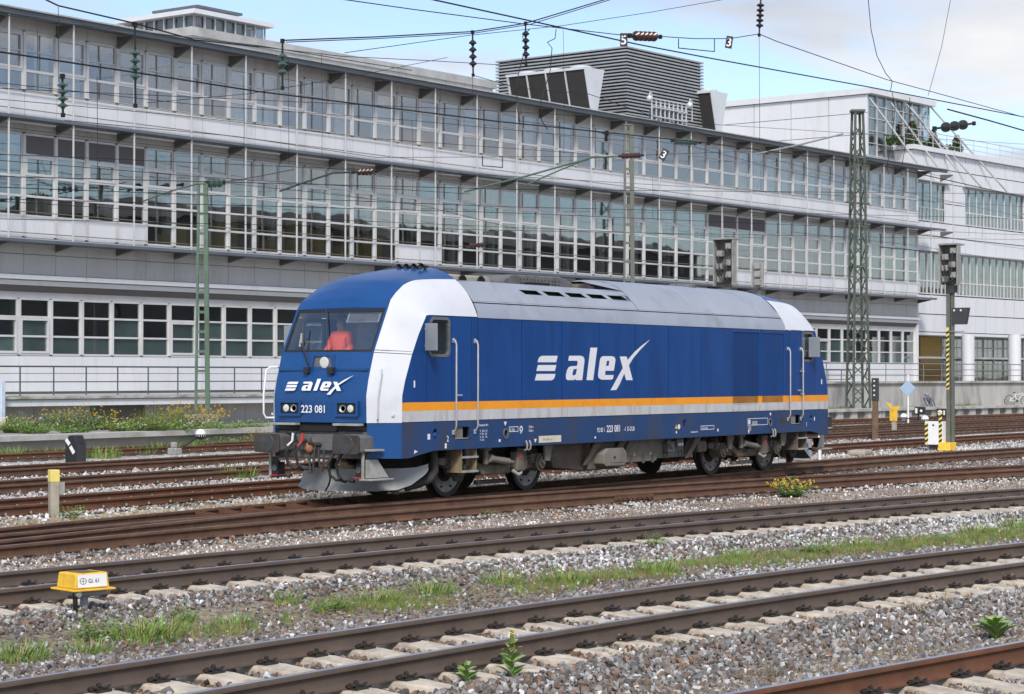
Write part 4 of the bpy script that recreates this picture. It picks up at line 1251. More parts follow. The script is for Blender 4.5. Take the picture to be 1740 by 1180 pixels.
for xb in (-5.18, 5.18):
    bg = MB()
    for sy in (-1, 1):
        y0, y1 = sorted((.98 * sy, 1.12 * sy))
        bg.prism([(xb - 2.0, y0, .62), (xb - 2.0, y0, .74), (xb - .9, y0, .72), (xb - .7, y0, .60), (xb + .7, y0, .60), (xb + .9, y0, .72), (xb + 2.0, y0, .74), (xb + 2.0, y0, .62), (xb + .85, y0, .52), (xb + .6, y0, .40), (xb - .6, y0, .40), (xb - .85, y0, .52)], (0, y1 - y0, 0))
    bg.box(xb - .3, xb + .3, -1.0, 1.0, .42, .62)
    bogie = bg.build('bogie', M_bogie, loco, bevel=.015)
    MB().box(xb - 1.9, xb + 1.9, -.70, .70, .35, .92).build('traction_gear', M_bogie_d, bogie)
    for s2 in (-1, 1):
        MB().cyl((xb + s2 * 1.35, -.7, .55), (xb + s2 * 1.35, .7, .55), .10, n=14).build('axle', M_bogie_d, bogie)
        for sy in (-1, 1):
            wo = obj('wheel', WHEEL_ME, bogie)
            wo.matrix_basis = Matrix.Translation((xb + s2 * 1.35, .82 * sy, .553)) @ Matrix.Rotation(0 if sy < 0 else PI, 4, 'Z') @ Matrix.Rotation(random.random() * 6, 4, 'Y')
    for sy in (-1, 1):
        Y = lambda a: a * sy
        for s2 in (-1, 1):
            cx = xb + s2 * 1.35
            ab = MB(); ab.cyl((cx, Y(.86), .56), (cx, Y(1.16), .56), .17, n=16); ab.cyl((cx, Y(1.16), .56), (cx, Y(1.20), .56), .12, n=16); ab.cyl((cx, Y(1.20), .56), (cx, Y(1.24), .56), .05, n=10)
            ab.bar((cx, Y(1.0), .55), (cx - s2 * .55, Y(1.0), .50), .14, .16)
            ab.build('axle_box', M_bogie, bogie, smooth=35)
            for dx in (-.36, .34):
                cm = MB(); coil(cm, cx + dx, Y(1.05), .60, .90, .095, .020, 5)
                cm.cyl((cx + dx, Y(1.05), .56), (cx + dx, Y(1.05), .60), .12, n=14)
                cm.build('coil_spring', M_bogie_d, bogie, smooth=50)
            hg = MB(); hg.prism([(cx + .02 - .05, Y(1.22), .92), (cx + .30, Y(1.22), .92), (cx + .16, Y(1.22), .58), (cx + .02, Y(1.22), .58)], (0, .05 * sy, 0))
            hg.build('hanger_plate', M_bogie if s2 < 0 else M_tank2, bogie, bevel=.006)
        br = MB(); cx = xb - .68
        br.box(cx - .12, cx + .12, *sorted((Y(1.18), Y(1.30))), .84, .92); br.box(cx - .05, cx + .05, *sorted((Y(1.2), Y(1.28))), .58, .86)
        br.build('damper_bracket', M_tank2, bogie, bevel=.02)
        yd = MB(); yd.cyl((cx + .06, Y(1.27), .70), (cx + .16, Y(1.27), .685), .08, n=14); yd.cyl((cx + .16, Y(1.27), .685), (cx + .72, Y(1.27), .615), .066, n=14); yd.cyl((cx + .72, Y(1.27), .615), (cx + .88, Y(1.27), .60), .03, n=10)
        yd.build('yaw_damper', M_tank2, bogie, smooth=35)
        cb = MB(); c2 = xb + .42
        cb.box(c2 - .11, c2 + .13, *sorted((Y(1.12), Y(1.30))), .42, .79); cb.cyl((c2 + .24, Y(1.10), .56), (c2 + .24, Y(1.22), .56), .15, n=16)
        cb.prism([(c2 + .1, Y(1.12), .85), (c2 + .45, Y(1.12), .85), (c2 + .30, Y(1.12), .42), (c2 + .02, Y(1.12), .40)], (0, .05 * sy, 0))
        cb.build('brake_cylinder', M_bogie, bogie, bevel=.025)
        MB().box(c2 - .04, c2 + .05, *sorted((Y(1.301), Y(1.304))), .66, .74).build('cylinder_label', M_red, bogie)
        MB().tube([(c2 - .15, Y(1.2), .44), (c2 - .05, Y(1.28), .36), (c2 + .06, Y(1.26), .38), (c2 + .10, Y(1.24), .44)], .035, 8).build('link', M_lgrey, bogie, smooth=40)
        hb = MB(); hb.box(xb - .65, xb + .30, *sorted((Y(1.0), Y(1.16))), .38, .58); hb.build('beam_box', M_bogie, bogie, bevel=.04)
        hb = MB(); hb.box(xb - .60, xb + .35, *sorted((Y(.9), Y(1.02))), .20, .28); hb.build('track_brake', M_tank2 if xb > 0 else M_bogie_d, bogie, bevel=.02)
        for k in range(3):
            pts = [(xb + random.uniform(-1.2, 1.7), Y(1.18), .8)]
            a = Vector(pts[0]); b2 = a + Vector((random.uniform(-.5, .5), 0, random.uniform(-.35, -.1)))
            mid = (a + b2) / 2 + Vector((0, 0, -.15))
            MB().tube([a, a.lerp(mid, .6), mid, mid.lerp(b2, .5), b2], .011, 6).build('cable', M_black, bogie, smooth=50)
    # sand pipes and steps at the outer end, guard irons
    e = -1 if xb < 0 else 1
    for sy in (-1, 1):
        Y = lambda a: a * sy
        X = lambda a: a * (-e)
        sp_ = MB(); sp_.tube([(X(-7.36), Y(1.12), .90), (X(-7.38), Y(1.15), .75), (X(-7.37), Y(1.15), .52), (X(-7.45), Y(1.1), .38), (X(-7.62), Y(1.0), .30), (X(-7.85), Y(.85), .22)], [.07, .075, .08, .085, .08, .06], 10)
        sp_.build('sand_pipe', M_bogie_d, bogie, smooth=50)
        sb_ = MB()
        x0, x1 = (-6.86, -6.36) if xb < 0 else (7.16, 7.66)
        sb_.box(x0, x0 + .03, *sorted((Y(1.05), Y(1.38))), .47, .89); sb_.box(x1 - .03, x1, *sorted((Y(1.05), Y(1.38))), .47, .89)
        sb_.box(x0 + .03, x1 - .03, *sorted((Y(1.05), Y(1.08))), .47, .89)
        st_ = sb_.build('step_frame', M_step if xb < 0 else M_bogie, bogie)
        for zz in (.47, .73):
            MB().box(x0 + .03, x1 - .0, *sorted((Y(1.20), Y(1.42))), zz, zz + .035).build('tread', M_lgrey, st_)
        MB().prism([(x0 + .05, Y(1.1), .46), (x1 - .02, Y(1.1), .46), (x1 - .12, Y(1.1), .30), (x0 + .16, Y(1.1), .30)], (0, .05 * sy, 0)).build('step_hanger', M_bogie_d, bogie)
        gi2 = MB(); gi2.cyl((X(-8.0), Y(.75), .12), (X(-8.0), Y(.75), .30), .07, n=10); gi2.bar((X(-8.0), Y(.8), .25), (X(-7.3), Y(.95), .35), .06, .12)
        gi2.cyl((X(-8.16), Y(.75), .20), (X(-8.02), Y(.75), .20), .05, n=10)
        gi2.build('guard_iron', M_bogie, bogie)
# tank and boxes between the bogies
tk = MB(); tk.prism([(-3.40, -1.05, .90), (-3.20, -1.05, .42), (-2.06, -1.05, .32), (-.6, -1.05, .32), (-.6, -1.05, .90)], (0, 2.1, 0)); tk.build('fuel_tank', M_tank, loco, bevel=.02)
tk = MB(); tk.prism([(-2.06, -1.18, .89), (-2.06, -1.18, .34), (-.95, -1.18, .34), (-.80, -1.18, .42), (-.55, -1.18, .89)], (0, 2.36, 0)); tk.build('tank_front', M_tank, loco, bevel=.02)
bx_ = MB(); bx_.prism([(-1.88, -1.42, .46), (-1.88, -1.42, .66), (-1.70, -1.42, .76), (-1.08, -1.42, .76), (-.95, -1.42, .66), (-.95, -1.42, .46), (-1.05, -1.42, .40), (-1.78, -1.42, .40)], (0, .30, 0))
b_ = bx_.build('equipment_box', M_tank2, loco, bevel=.02)
MB().box(-1.60, -1.02, -1.43, -1.42, .47, .70).build('box_door', M_tank2, b_, bevel=.004)
MB().cyl((-1.48, -1.43, .58), (-1.48, -1.45, .58), .022, n=10).build('latch', M_dark, b_)
tk = MB(); tk.box(-.55, .75, -1.16, 1.16, .43, .89); t1_ = tk.build('battery_box', M_tank2, loco, bevel=.015)
tk = MB(); tk.box(.76, 2.05, -1.10, 1.10, .47, .89); tk.build('compressor_box', M_tank2, loco, bevel=.015)
for x in (-2.0, -1.0, -.62, 2.25):
    MB().prism([(x, -1.30, .90), (x + .26, -1.30, .90), (x + .18, -1.30, .82), (x - .12, -1.18, .44), (x - .22, -1.18, .44)], (.0, .05, 0)).build('tank_strap', M_tank, loco)
MB().prism([(2.02, -1.12, .48), (2.42, -1.12, .44), (2.42, -1.12, .88), (2.28, -1.12, .88)], (0, .06, 0)).build('end_brace', M_tank2, loco)
for x in (-.35, .15, .55): MB().box(x - .03, x + .03, -1.19, -1.16, .40, .56).build('foot_lug', M_tank, loco)
vb = MB(); vb.box(1.12, 1.40, -1.24, -1.10, .60, .82); vb.cyl((1.10, -1.2, .84), (1.25, -1.26, .70), .05, n=10); vb.build('valve_box', M_grey, loco, bevel=.01)
vb = MB(); vb.box(1.50, 1.80, -1.24, -1.10, .70, .86); v_ = vb.build('socket_box', M_grey, loco, bevel=.01)
for k in range(3): MB().box(1.55 + k * .08, 1.60 + k * .08, -1.245, -1.24, .72, .78).build('socket', M_logo, v_)
for xx in (1.05, 1.72): MB().tube([(xx, -1.15, .62), (xx - .05, -1.2, .50), (xx + .05, -1.2, .46), (xx + .12, -1.18, .52), (xx + .12, -1.15, .62)], .012, 6).build('cable', M_black, loco, smooth=50)
for xx in (-.20, .48): MB().add([(xx - .05, -1.163, .56), (xx + .05, -1.163, .56), (xx, -1.163, .65)], [(0, 1, 2)]).build('warning_mark', MATS['warning_yellow'], loco)
MB().box(2.55, 2.95, -1.2, -.95, .55, .80).build('air_dryer', M_bogie, loco, bevel=.04)

# ================================================================== DRIVER
def skin_mesh(name, verts, edges, radii, material, root=0, sub=2):
    me = bpy.data.meshes.new(name)
    me.from_pydata(verts, edges, [])
    o = bpy.data.objects.new(name, me); COL.objects.link(o)
    o.modifiers.new('skin', 'SKIN').use_smooth_shade = True
    for i, r in enumerate(radii):
        r = r if isinstance(r, tuple) else (r, r)
        me.skin_vertices[0].data[i].radius = r
        me.skin_vertices[0].data[i].use_root = (i == root)
    s = o.modifiers.new('sub', 'SUBSURF'); s.levels = sub; s.render_levels = sub
    dg = bpy.context.evaluated_depsgraph_get()
    out = bpy.data.meshes.new_from_object(o.evaluated_get(dg))
    bpy.data.objects.remove(o)
    out.materials.clear(); out.materials.append(material)
    return out
M_skin = mat('skin', (.42, .24, .17), .6, 0, .08, 6)
M_hivis = mat('orange_workwear', (1.0, .14, .05), .75, 0, .1, 6)
M_trouser = mat('dark_trousers', (.03, .035, .05), .85)
M_hair = mat('dark_hair', (.03, .022, .016), .8)
px, py, pz = -8.24, .28, 1.56            # stands on the cab floor facing the windscreen (-x)
D_ = lambda x, y, z: (px + x, py + y, pz + z)
bv = [D_(0, 0, .92), D_(-.01, 0, 1.12), D_(0, 0, 1.34), D_(0, 0, 1.47), D_(-.02, 0, 1.56), D_(-.025, 0, 1.68),
      D_(0, .17, 1.40), D_(-.05, .25, 1.16), D_(-.27, .20, 1.04), D_(-.35, .19, 1.03),
      D_(0, -.17, 1.40), D_(-.05, -.25, 1.16), D_(-.27, -.24, 1.04), D_(-.35, -.24, 1.03),
      D_(0, .09, .86), D_(0, .10, .48), D_(.02, .10, .08), D_(-.13, .10, .05),
      D_(0, -.09, .86), D_(0, -.10, .48), D_(.02, -.10, .08), D_(-.13, -.10, .05)]
be = [(0, 1), (1, 2), (2, 3), (3, 4), (4, 5), (2, 6), (6, 7), (7, 8), (8, 9), (2, 10), (10, 11), (11, 12), (12, 13), (0, 14), (14, 15), (15, 16), (16, 17), (0, 18), (18, 19), (19, 20), (20, 21)]
brad = [(.13, .15), (.115, .14), (.125, .15), .07, .085, .088, .06, .048, .034, .032, .06, .048, .034, .032, .085, .058, .042, .035, .085, .058, .042, .035]
person = obj('person', skin_mesh('person', bv, be, brad, M_skin))
tag(person, 'person in an orange work jacket standing behind the locomotive windscreen', 'person')
jv = [bv[0], bv[1], bv[2], bv[3], bv[6], bv[7], bv[8], bv[10], bv[11], bv[12]]
obj('jacket', skin_mesh('jacket', jv, [(0, 1), (1, 2), (2, 3), (2, 4), (4, 5), (5, 6), (2, 7), (7, 8), (8, 9)], [(.155, .19), (.145, .185), (.15, .195), .075, .085, .068, .052, .085, .068, .052], M_hivis), person)
obj('trousers', skin_mesh('trousers', [bv[0]] + bv[14:17] + bv[18:21], [(0, 1), (1, 2), (2, 3), (0, 4), (4, 5), (5, 6)], [(.15, .18), .1, .075, .06, .1, .075, .06], M_trouser), person)
hm = MB(); hm.ball(D_(.012, 0, 1.70), .108, 16, 10, (1, .88, 1.02)); hv = [v for v in hm.v]
hme = hm.mesh('hair', M_hair, 80)
bm = bmesh.new(); bm.from_mesh(hme)
bmesh.ops.delete(bm, geom=[v for v in bm.verts if v.co.z < pz + 1.70 + (v.co.x - px) * -.6 - .02], context='VERTS'); bm.to_mesh(hme); bm.free()
obj('hair', hme, person)
fm = MB()
fm.add([D_(-.105, .016, 1.66), D_(-.105, -.016, 1.66), D_(-.112, 0, 1.71), D_(-.135, 0, 1.665)], [(0, 1, 3), (1, 2, 3), (2, 0, 3)])
fm.build('nose', M_skin, person, smooth=60)
for s in (-1, 1):
    MB().ball(D_(-.098, .035 * s, 1.705), .012, 8, 6).build('eye', M_dark, person, smooth=60)
    MB().ball(D_(-.01, .087 * s, 1.685), .028, 8, 6, (.7, .4, 1.1)).build('ear', M_skin, person, smooth=60)
MB().box(px - .112, px - .098, py - .028, py + .028, pz + 1.618, pz + 1.626).build('mouth', M_hair, person)
for s in (-1, 1):
    hmn = MB(); hx, hy_, hz = D_(-.36, (.19 if s > 0 else -.24), 1.03)
    hmn.ball((hx - .02, hy_, hz), .042, 10, 8, (1.1, .9, .5))
    for k in range(4):
        yy = hy_ - .028 + k * .019; l_ = (.055, .066, .062, .048)[k]
        hmn.tube([(hx - .05, yy, hz), (hx - .05 - l_ * .6, yy, hz + .004), (hx - .05 - l_, yy, hz - .016)], [.0092, .0088, .0075], 6)
    hmn.tube([(hx - .02, hy_ - s * .035, hz), (hx - .05, hy_ - s * .055, hz), (hx - .075, hy_ - s * .052, hz - .006)], [.011, .010, .008], 6)
    hmn.build('hand', M_skin, person, smooth=60)

# ================================================================== OFFICE BUILDING ALONG THE YARD
M_alum = mat('facade_aluminium', (.60, .595, .585), 0.45, 0.1, 0.08, 1.2, 0, (.48, .465, .44), 0.62, coords='World')
M_panel = mat('facade_white_panel', (.67, .675, .69), 0.45, 0.0, 0.04, 0.6, 0, (.585, .58, .575), 0.60, 1.2, coords='World', stretch=(1.6, 1.6, .22))
M_beige = mat('facade_beige_panel', (.52, .51, .495), 0.55, 0.0, 0.06, 0.5, 0, (.43, .415, .39), 0.58, 0.9, coords='World', stretch=(1.6, 1.6, .3))
M_fascia = mat('canopy_fascia', (.145, .16, .185), 0.45, 0.4, 0.12, 0.8, 0, (.19, .20, .215), 0.6)
M_canopytop = mat('roof_edge_grey', (.40, .40, .39), 0.8, 0.0, 0.2, 0.8, 0, (.25, .25, .23), 0.58)
M_brkt = mat('canopy_bracket', (.15, .145, .14), 0.6, 0.3, 0.15, 1.0)
M_rod = mat('strut_pale', (.58, .58, .57), 0.4, 0.4, 0.1, 1.0)
M_rodb = mat('rail_bronze', (.20, .17, .14), 0.5, 0.4, 0.1, 1.0)
M_blind = mat('brown_blind', (.135, .120, .118), 0.8, 0.0, 0.08, 1.5)
M_curtain = mat('white_curtain', (.80, .86, .85), 0.9, 0.0, 0.15, 3.0, 0, None, .5, None, stretch=(9, 9, .3), coords='World')
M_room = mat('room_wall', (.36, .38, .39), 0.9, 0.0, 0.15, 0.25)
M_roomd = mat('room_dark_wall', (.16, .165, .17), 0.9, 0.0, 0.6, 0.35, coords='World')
M_pane = glass_mat('window_glass', (.84, .86, .87), 0.09, gtint=(.93, .89, .88))
M_pane2 = glass_mat('window_glass_tinted', (.80, .84, .84), 0.12, gtint=(.93, .94, .93))
M_concrete = mat('concrete_wall', (.44, .425, .395), 0.9, 0.0, 0.18, 0.6, 0.2, (.24, .225, .20), 0.55, 0.9, stretch=(1, 1, .35))
M_concd = mat('concrete_dark', (.20, .19, .175), 0.9, 0.0, 0.2, 1.0, 0.2)
M_paving = mat('paving', (.33, .31, .28), 0.9, 0.0, 0.15, 1.0, 0.2)
M_hand = mat('railing_grey', (.11, .135, .145), 0.5, 0.5, 0.1, 2.0)
M_hand2 = mat('railing_galvanised', (.24, .25, .26), 0.5, 0.5, 0.1, 2.0)
M_card = mat('cardboard', (.66, .47, .22), 0.85, 0.0, 0.12, 2.0)

SP_ = 3.15; BAY = SP_ / 2
FX0, FY0, FH, FK = 19.83, 35.05, -0.0563, -1 / 1661.0
def fh(s): return FH + FK * s
def fp(s, off=0.0, z=0.0):
    x = FX0 + (math.sin(fh(s)) - math.sin(FH)) / FK
    y = FY0 - (math.cos(fh(s)) - math.cos(FH)) / FK
    h = fh(s)
    return Vector((x - math.sin(h) * off, y + math.cos(h) * off, z))
def fmat(s, off=0.0, z=0.0):
    return Matrix.Translation(fp(s, off, z)) @ Matrix.Rotation(fh(s + BAY / 2), 4, 'Z')
def sweep(s0, s1, prof, step=SP_):
    """closed profile (off, z) swept along the facade"""
    mb = MB(); n = len(prof)
    S = list(np.arange(s0, s1, step)) + [s1]
    vs = [fp(s, o, z) for s in S for o, z in prof]
    fs = [(i * n + k, i * n + (k + 1) % n, (i + 1) * n + (k + 1) % n, (i + 1) * n + k) for i in range(len(S) - 1) for k in range(n)]
    mb.add(vs, fs + [tuple(range(n)), tuple(range(len(S) * n - 1, (len(S) - 1) * n - 1, -1))])
    return mb
B0, B1 = -5, 46                      # bays
SA, SB = B0 * BAY, B1 * BAY
office = thing('office_building', 'long grey office building with three storeys of gridded windows behind the tracks', 'building', fp(SA, 3, 0))
def put(name, me, M, parent):
    o = obj(name, me)
    o.parent = parent; o.matrix_parent_inverse = wmat(parent).inverted(); o.matrix_basis = M
    return o
# shared meshes, bay frame: x 0..BAY along, y behind, z up
def frame_mesh(rails, vert_w=.075, d0=-.05, d1=.06, z0=None, z1=None, sash=None, lite=True):
    mb = MB(); z0 = z0 or rails[0][0]; z1 = z1 or rails[-1][0]
    mb.box(-.085, .05, d0 - .02, d1, z0, z1); mb.box(BAY - .145, BAY - .035, d0 + .03, d1, z0, z1)
    for z, w in rails: mb.box(.035, BAY - .115, d0 + .012, d1 - .01, z - w / 2, z + w / 2)
    if sash:
        a, b_ = sash
        for zz in (a, b_): mb.box(.05, BAY - .12, d0 - .015, d1 - .02, zz - .045, zz + .045)
        for xx in (.08, BAY - .16): mb.box(xx - .045, xx + .045, d0 - .014, d1 - .02, a + .045, b_ - .045)
    return mb.mesh('window', M_alum)
FR_TOP = frame_mesh([(13.05, .08), (13.82, .10), (14.56, .045), (15.28, .10)])
FR_TOP2 = frame_mesh([(13.05, .08), (13.82, .10), (14.56, .045), (15.28, .10)], sash=(13.90, 15.18))
ZM = [7.52, 8.30, 9.05, 9.80, 10.60, 11.40]
FR_MID = frame_mesh([(z, .085) for z in ZM])
FR_MID2 = frame_mesh([(z, .085) for z in ZM], sash=(9.88, 10.52))
ZG = [3.03, 3.73, 4.47, 5.15]
FR_GRD = frame_mesh([(z, .075) for z in ZG])
FR_GRD2 = frame_mesh([(z, .075) for z in ZG], sash=(3.12, 4.38))
def pane_mesh(z0, z1, m): return MB().box(.035, BAY - .115, .0, .012, z0, z1).mesh('pane', m)
PT = [pane_mesh(a, b_, M_pane) for a, b_ in ((13.09, 13.77), (13.87, 14.54), (14.58, 15.23))]
PM = [pane_mesh(ZM[i] + .045, ZM[i + 1] - .045, M_pane2) for i in range(5)]
PG = [pane_mesh(ZG[i] + .04, ZG[i + 1] - .04, M_pane2) for i in range(3)]
PAN_T = MB().box(.016, BAY - .016, -.05, .02, 12.02, 12.99).mesh('spandrel_panel', M_panel)
PAN_M = MB().box(.008, BAY - .008, -.045, .02, 7.36, 7.46).mesh('sill_panel', M_panel)
PAN_MS = MB().box(.04, BAY - .12, -.035, .02, 7.565, 8.255).mesh('spandrel_panel', M_panel)
PAN_L1 = MB().box(.010, BAY - .010, -.02, .03, 6.85, 7.18).mesh('cladding_panel', M_beige)
PAN_L2 = MB().box(.010, BAY - .010, -.02, .03, 6.08, 6.825).mesh('cladding_panel', M_beige)
PAN_G = MB().box(.008, BAY - .008, -.02, .03, 1.62, 2.30).box(.008, BAY - .008, -.02, .03, 2.32, 2.98).mesh('base_panel', M_panel)
LINT_T = MB().box(.006, BAY - .006, -.03, .05, 15.34, 15.80).mesh('lintel_panel', M_beige)
LINT_M = MB().box(.006, BAY - .006, -.03, .05, 11.46, 11.80).mesh('lintel_panel', M_beige)
def curtain_mesh(x0, x1, z0, z1, slats):
    mb = MB()
    if slats:
        x = x0
        while x < x1 - .05:
            mb.add([(x, .30, z0), (x + .07, .34, z0), (x + .07, .34, z1), (x, .30, z1)], [(0, 1, 2, 3)]); x += .095
    else:
        n = 14; rows = [[(x0 + (x1 - x0) * k / n, .30 + .035 * math.sin(k * 2.1), z) for k in range(n + 1)] for z in (z0, z1)]
        mb.grid(rows)
    return mb.mesh('curtain', M_curtain)
CUR = [curtain_mesh(.75, 1.45, 13.05, 15.25, False), curtain_mesh(.05, 1.45, 13.05, 15.25, True), curtain_mesh(.05, 1.45, 13.05, 15.25, False), curtain_mesh(.05, .8, 13.05, 15.25, True)]
FROST = MB().box(.04, BAY - .12, .05, .06, 3.05, 4.42).mesh('frosted_screen', mat('frosted_screen', (.55, .64, .62), .8, 0, .25, .8, coords='World'))
FROST2 = MB().box(.04, BAY - .12, .05, .06, 3.05, 3.68).mesh('frosted_screen', MATS['frosted_screen'])
BLIND = MB().box(.04, BAY - .12, -.03, -.015, 10.68, 11.36).mesh('blind', M_blind)
joined = {k: MB() for k in ('top', 'mid')}
WOFF = 1.0
rnd = random.Random(3)
for b_i in range(B0, B1):
    s = b_i * BAY; M = fmat(s, WOFF)
    near = b_i < 27
    w = put('window', FR_TOP2 if b_i % 2 == 0 else FR_TOP, M, office)
    for me in PT:
        if near: put('pane', me, Matrix.Rotation(rnd.uniform(-.012, .012), 4, 'Z'), w).matrix_parent_inverse = Matrix.Identity(4)
        else: joined['top'].add([M @ v.co for v in me.vertices], [tuple(p.vertices) for p in me.polygons])
    put('spandrel_panel', PAN_T, M, office); put('lintel_panel', LINT_T, M, office); put('lintel_panel', LINT_M, M, office)
    k = rnd.random()
    if b_i in (2, 3, 4, 5): put('curtain', CUR[1], M, office)
    elif k < .30: put('curtain', CUR[0], M, office)
    elif k < .45: put('curtain', CUR[3], M, office)
    elif k < .62: put('curtain', CUR[2], M, office)
    w = put('window', FR_MID2 if b_i % 2 else FR_MID, M, office)
    white = b_i <= 2 or b_i in (13, 14) or b_i >= 32
    for i, me in enumerate(PM):
        if i == 0 and white:
            put('spandrel_panel', PAN_MS, M, office); continue
        if near: put('pane', me, Matrix.Rotation(rnd.uniform(-.012, .012), 4, 'Z'), w).matrix_parent_inverse = Matrix.Identity(4)
        else: joined['mid'].add([M @ v.co for v in me.vertices], [tuple(p.vertices) for p in me.polygons])
    put('sill_panel', PAN_M, M, office)
    if b_i in (-1, 0, 1, 2, 30, 31, 32, 33): put('blind', BLIND, M, office)
    put('cladding_panel', PAN_L1, M, office); put('cladding_panel', PAN_L2, M, office)
    if b_i < 11 or b_i > 33:
        Mg = fmat(s, WOFF + .25)
        w = put('window', FR_GRD2 if b_i in (-2, -1, 4, 36, 38) else FR_GRD, Mg, office)
        for me in PG:
            if b_i < 11: put('pane', me, Matrix.Identity(4), w).matrix_parent_inverse = Matrix.Identity(4)
            else: joined['mid'].add([Mg @ v.co for v in me.vertices], [tuple(p.vertices) for p in me.polygons])
        put('base_panel', PAN_G, Mg, office)
        put('frosted_screen', FROST if rnd.random() < .7 else FROST2, Mg, office)
stuff(joined['top'].build('far_panes', M_pane, office, clean=False))
stuff(joined['mid'].build('far_panes_below', M_pane2, office, clean=False))
# carcass: floor slabs, back walls of the rooms, roof, ends
W0 = WOFF + .062
sweep(SA, SB, [(W0, 11.50), (W0 + 9, 11.50), (W0 + 9, 13.0), (W0 + 8.9, 13.0), (W0 + .04, 13.0), (W0, 13.0)]).build('floor_slab', M_room, office)
sweep(SA, SB, [(W0, 6.02), (W0 + 9, 6.02), (W0 + 9, 7.48), (W0, 7.48)]).build('floor_slab', M_room, office)
sweep(SA, SB, [(W0 + .25, 5.2), (W0 + 9, 5.2), (W0 + 9, 6.0), (W0 + .25, 6.0)]).build('floor_slab', M_room, office)
sweep(SA, SB, [(W0 + .25, .2), (W0 + 9, .2), (W0 + 9, 3.0), (W0 + .25, 3.0)]).build('floor_slab', M_room, office)
sweep(SA, SB, [(W0 + 5.5, 13.0), (W0 + 5.7, 13.0), (W0 + 5.7, 15.4), (W0 + 5.5, 15.4)]).build('room_back_wall', M_room, office)
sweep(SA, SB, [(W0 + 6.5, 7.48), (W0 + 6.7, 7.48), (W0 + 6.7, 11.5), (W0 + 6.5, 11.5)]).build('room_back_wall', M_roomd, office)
sweep(SA, SB, [(W0 + 2.5, 3.0), (W0 + 2.7, 3.0), (W0 + 2.7, 5.2), (W0 + 2.5, 5.2)]).build('room_back_wall', M_room, office)
for b_i in range(B0, B1 + 1, 2):
    for z0, z1, dpt in ((13.0, 15.38, 5.5), (7.48, 11.5, 6.5) if b_i % 6 == 1 else (13.0, 15.38, 5.5),):
        if (z0, b_i) == (13.0, None): continue
        put('partition', MB().box(-.06, .06, .10, dpt, z0, z1).mesh('partition', M_room), fmat(b_i * BAY, WOFF), office)
for b_i in range(B0, B1, 1):
    put('column', MB().box(-.12, .12, .75, 1.0, 7.48, 11.5).mesh('column', M_panel), fmat(b_i * BAY + .4, WOFF), office) if b_i % 2 == 0 else None
rf = sweep(SA, SB, [(W0, 15.38), (W0 + 18, 15.38), (W0 + 18, 15.90), (.05, 15.90), (.05, 15.86), (W0, 15.84)]); rf.build('roof', M_canopytop, office)
# canopies
for (z0, z1, f0, ext, nm) in ((15.64, 15.84, -.18, 2.0, 'roof_canopy'), (11.80, 11.93, -.12, 1.9, 'floor_canopy'), (7.20, 7.33, -.12, .6, 'floor_canopy')):
    sweep(SA, SB + ext, [(f0, z0 + .02), (f0, z1), (WOFF - .06, z1 + .02), (WOFF - .06, z1 - .05), (f0 + .12, z0 + .06), (f0 + .1, z0)]).build(nm, M_fascia, office)
sweep(SA, SB + 2.0, [(-.30, 15.845), (-.30, 15.90), (WOFF, 15.93), (WOFF, 15.86)]).build('roof_edge', M_canopytop, office)
BR_A = MB().prism([(-.05, .0, 15.64), (-.05, .0, 15.60), (-.05, .94, 15.22), (-.05, .94, 15.70)], (.10, 0, 0)).mesh('bracket', M_brkt)
BR_B = MB().prism([(-.05, .0, 11.80), (-.05, .0, 11.77), (-.05, .94, 11.50), (-.05, .94, 11.86)], (.10, 0, 0)).mesh('bracket', M_brkt)
BR_C = MB().prism([(-.05, .0, 7.20), (-.05, .0, 7.17), (-.05, .96, 6.98), (-.05, .96, 7.26)], (.10, 0, 0)).mesh('bracket', M_brkt)
STRUT = MB().cyl((0, 0, 7.25), (0, 0, 15.66), .040, n=8).mesh('strut', M_rod, 40)
for k in range(-2, 25):
    M = fmat(k * SP_, 0)
    for me in (BR_A, BR_B, BR_C):
        if k == 24 and me is BR_C: continue
        put('bracket', me, M, office)
    put('strut', STRUT, M, office)
for z, o in ((13.02, .82), (12.30, .80), (8.42, .80), (7.62, .80), (11.52, .72)):
    sweep(SA, SB, [(o, z), (o + .03, z), (o + .03, z + .03), (o, z + .03)]).build('maintenance_rail', M_rodb, office)
# band above the ground floor with glazed soffit
sweep(SA, SB, [(WOFF - .25, 5.88), (WOFF - .25, 6.04), (WOFF, 6.07), (WOFF, 5.86)]).build('band_ledge', M_panel, office)
sweep(SA, SB, [(WOFF - .05, 5.66), (WOFF - .10, 5.84), (WOFF, 5.85), (WOFF + .05, 5.66)]).build('band_ledge', M_panel, office)
sweep(SA, SB, [(WOFF + .22, 5.18), (WOFF + .22, 5.62), (WOFF + .27, 5.62), (WOFF + .27, 5.18)]).build('lintel_band', M_beige, office)
sweep(SA, SB, [(WOFF - .02, 5.64), (WOFF + .20, 5.42), (WOFF + .21, 5.44), (WOFF - .0, 5.655)]).build('soffit_glazing', M_blind, office)
put('end_wall', MB().box(-.05, .15, -1.0 + 1.0, 18, 0.2, 15.8).mesh('end_wall', M_panel), fmat(SB, WOFF), office)
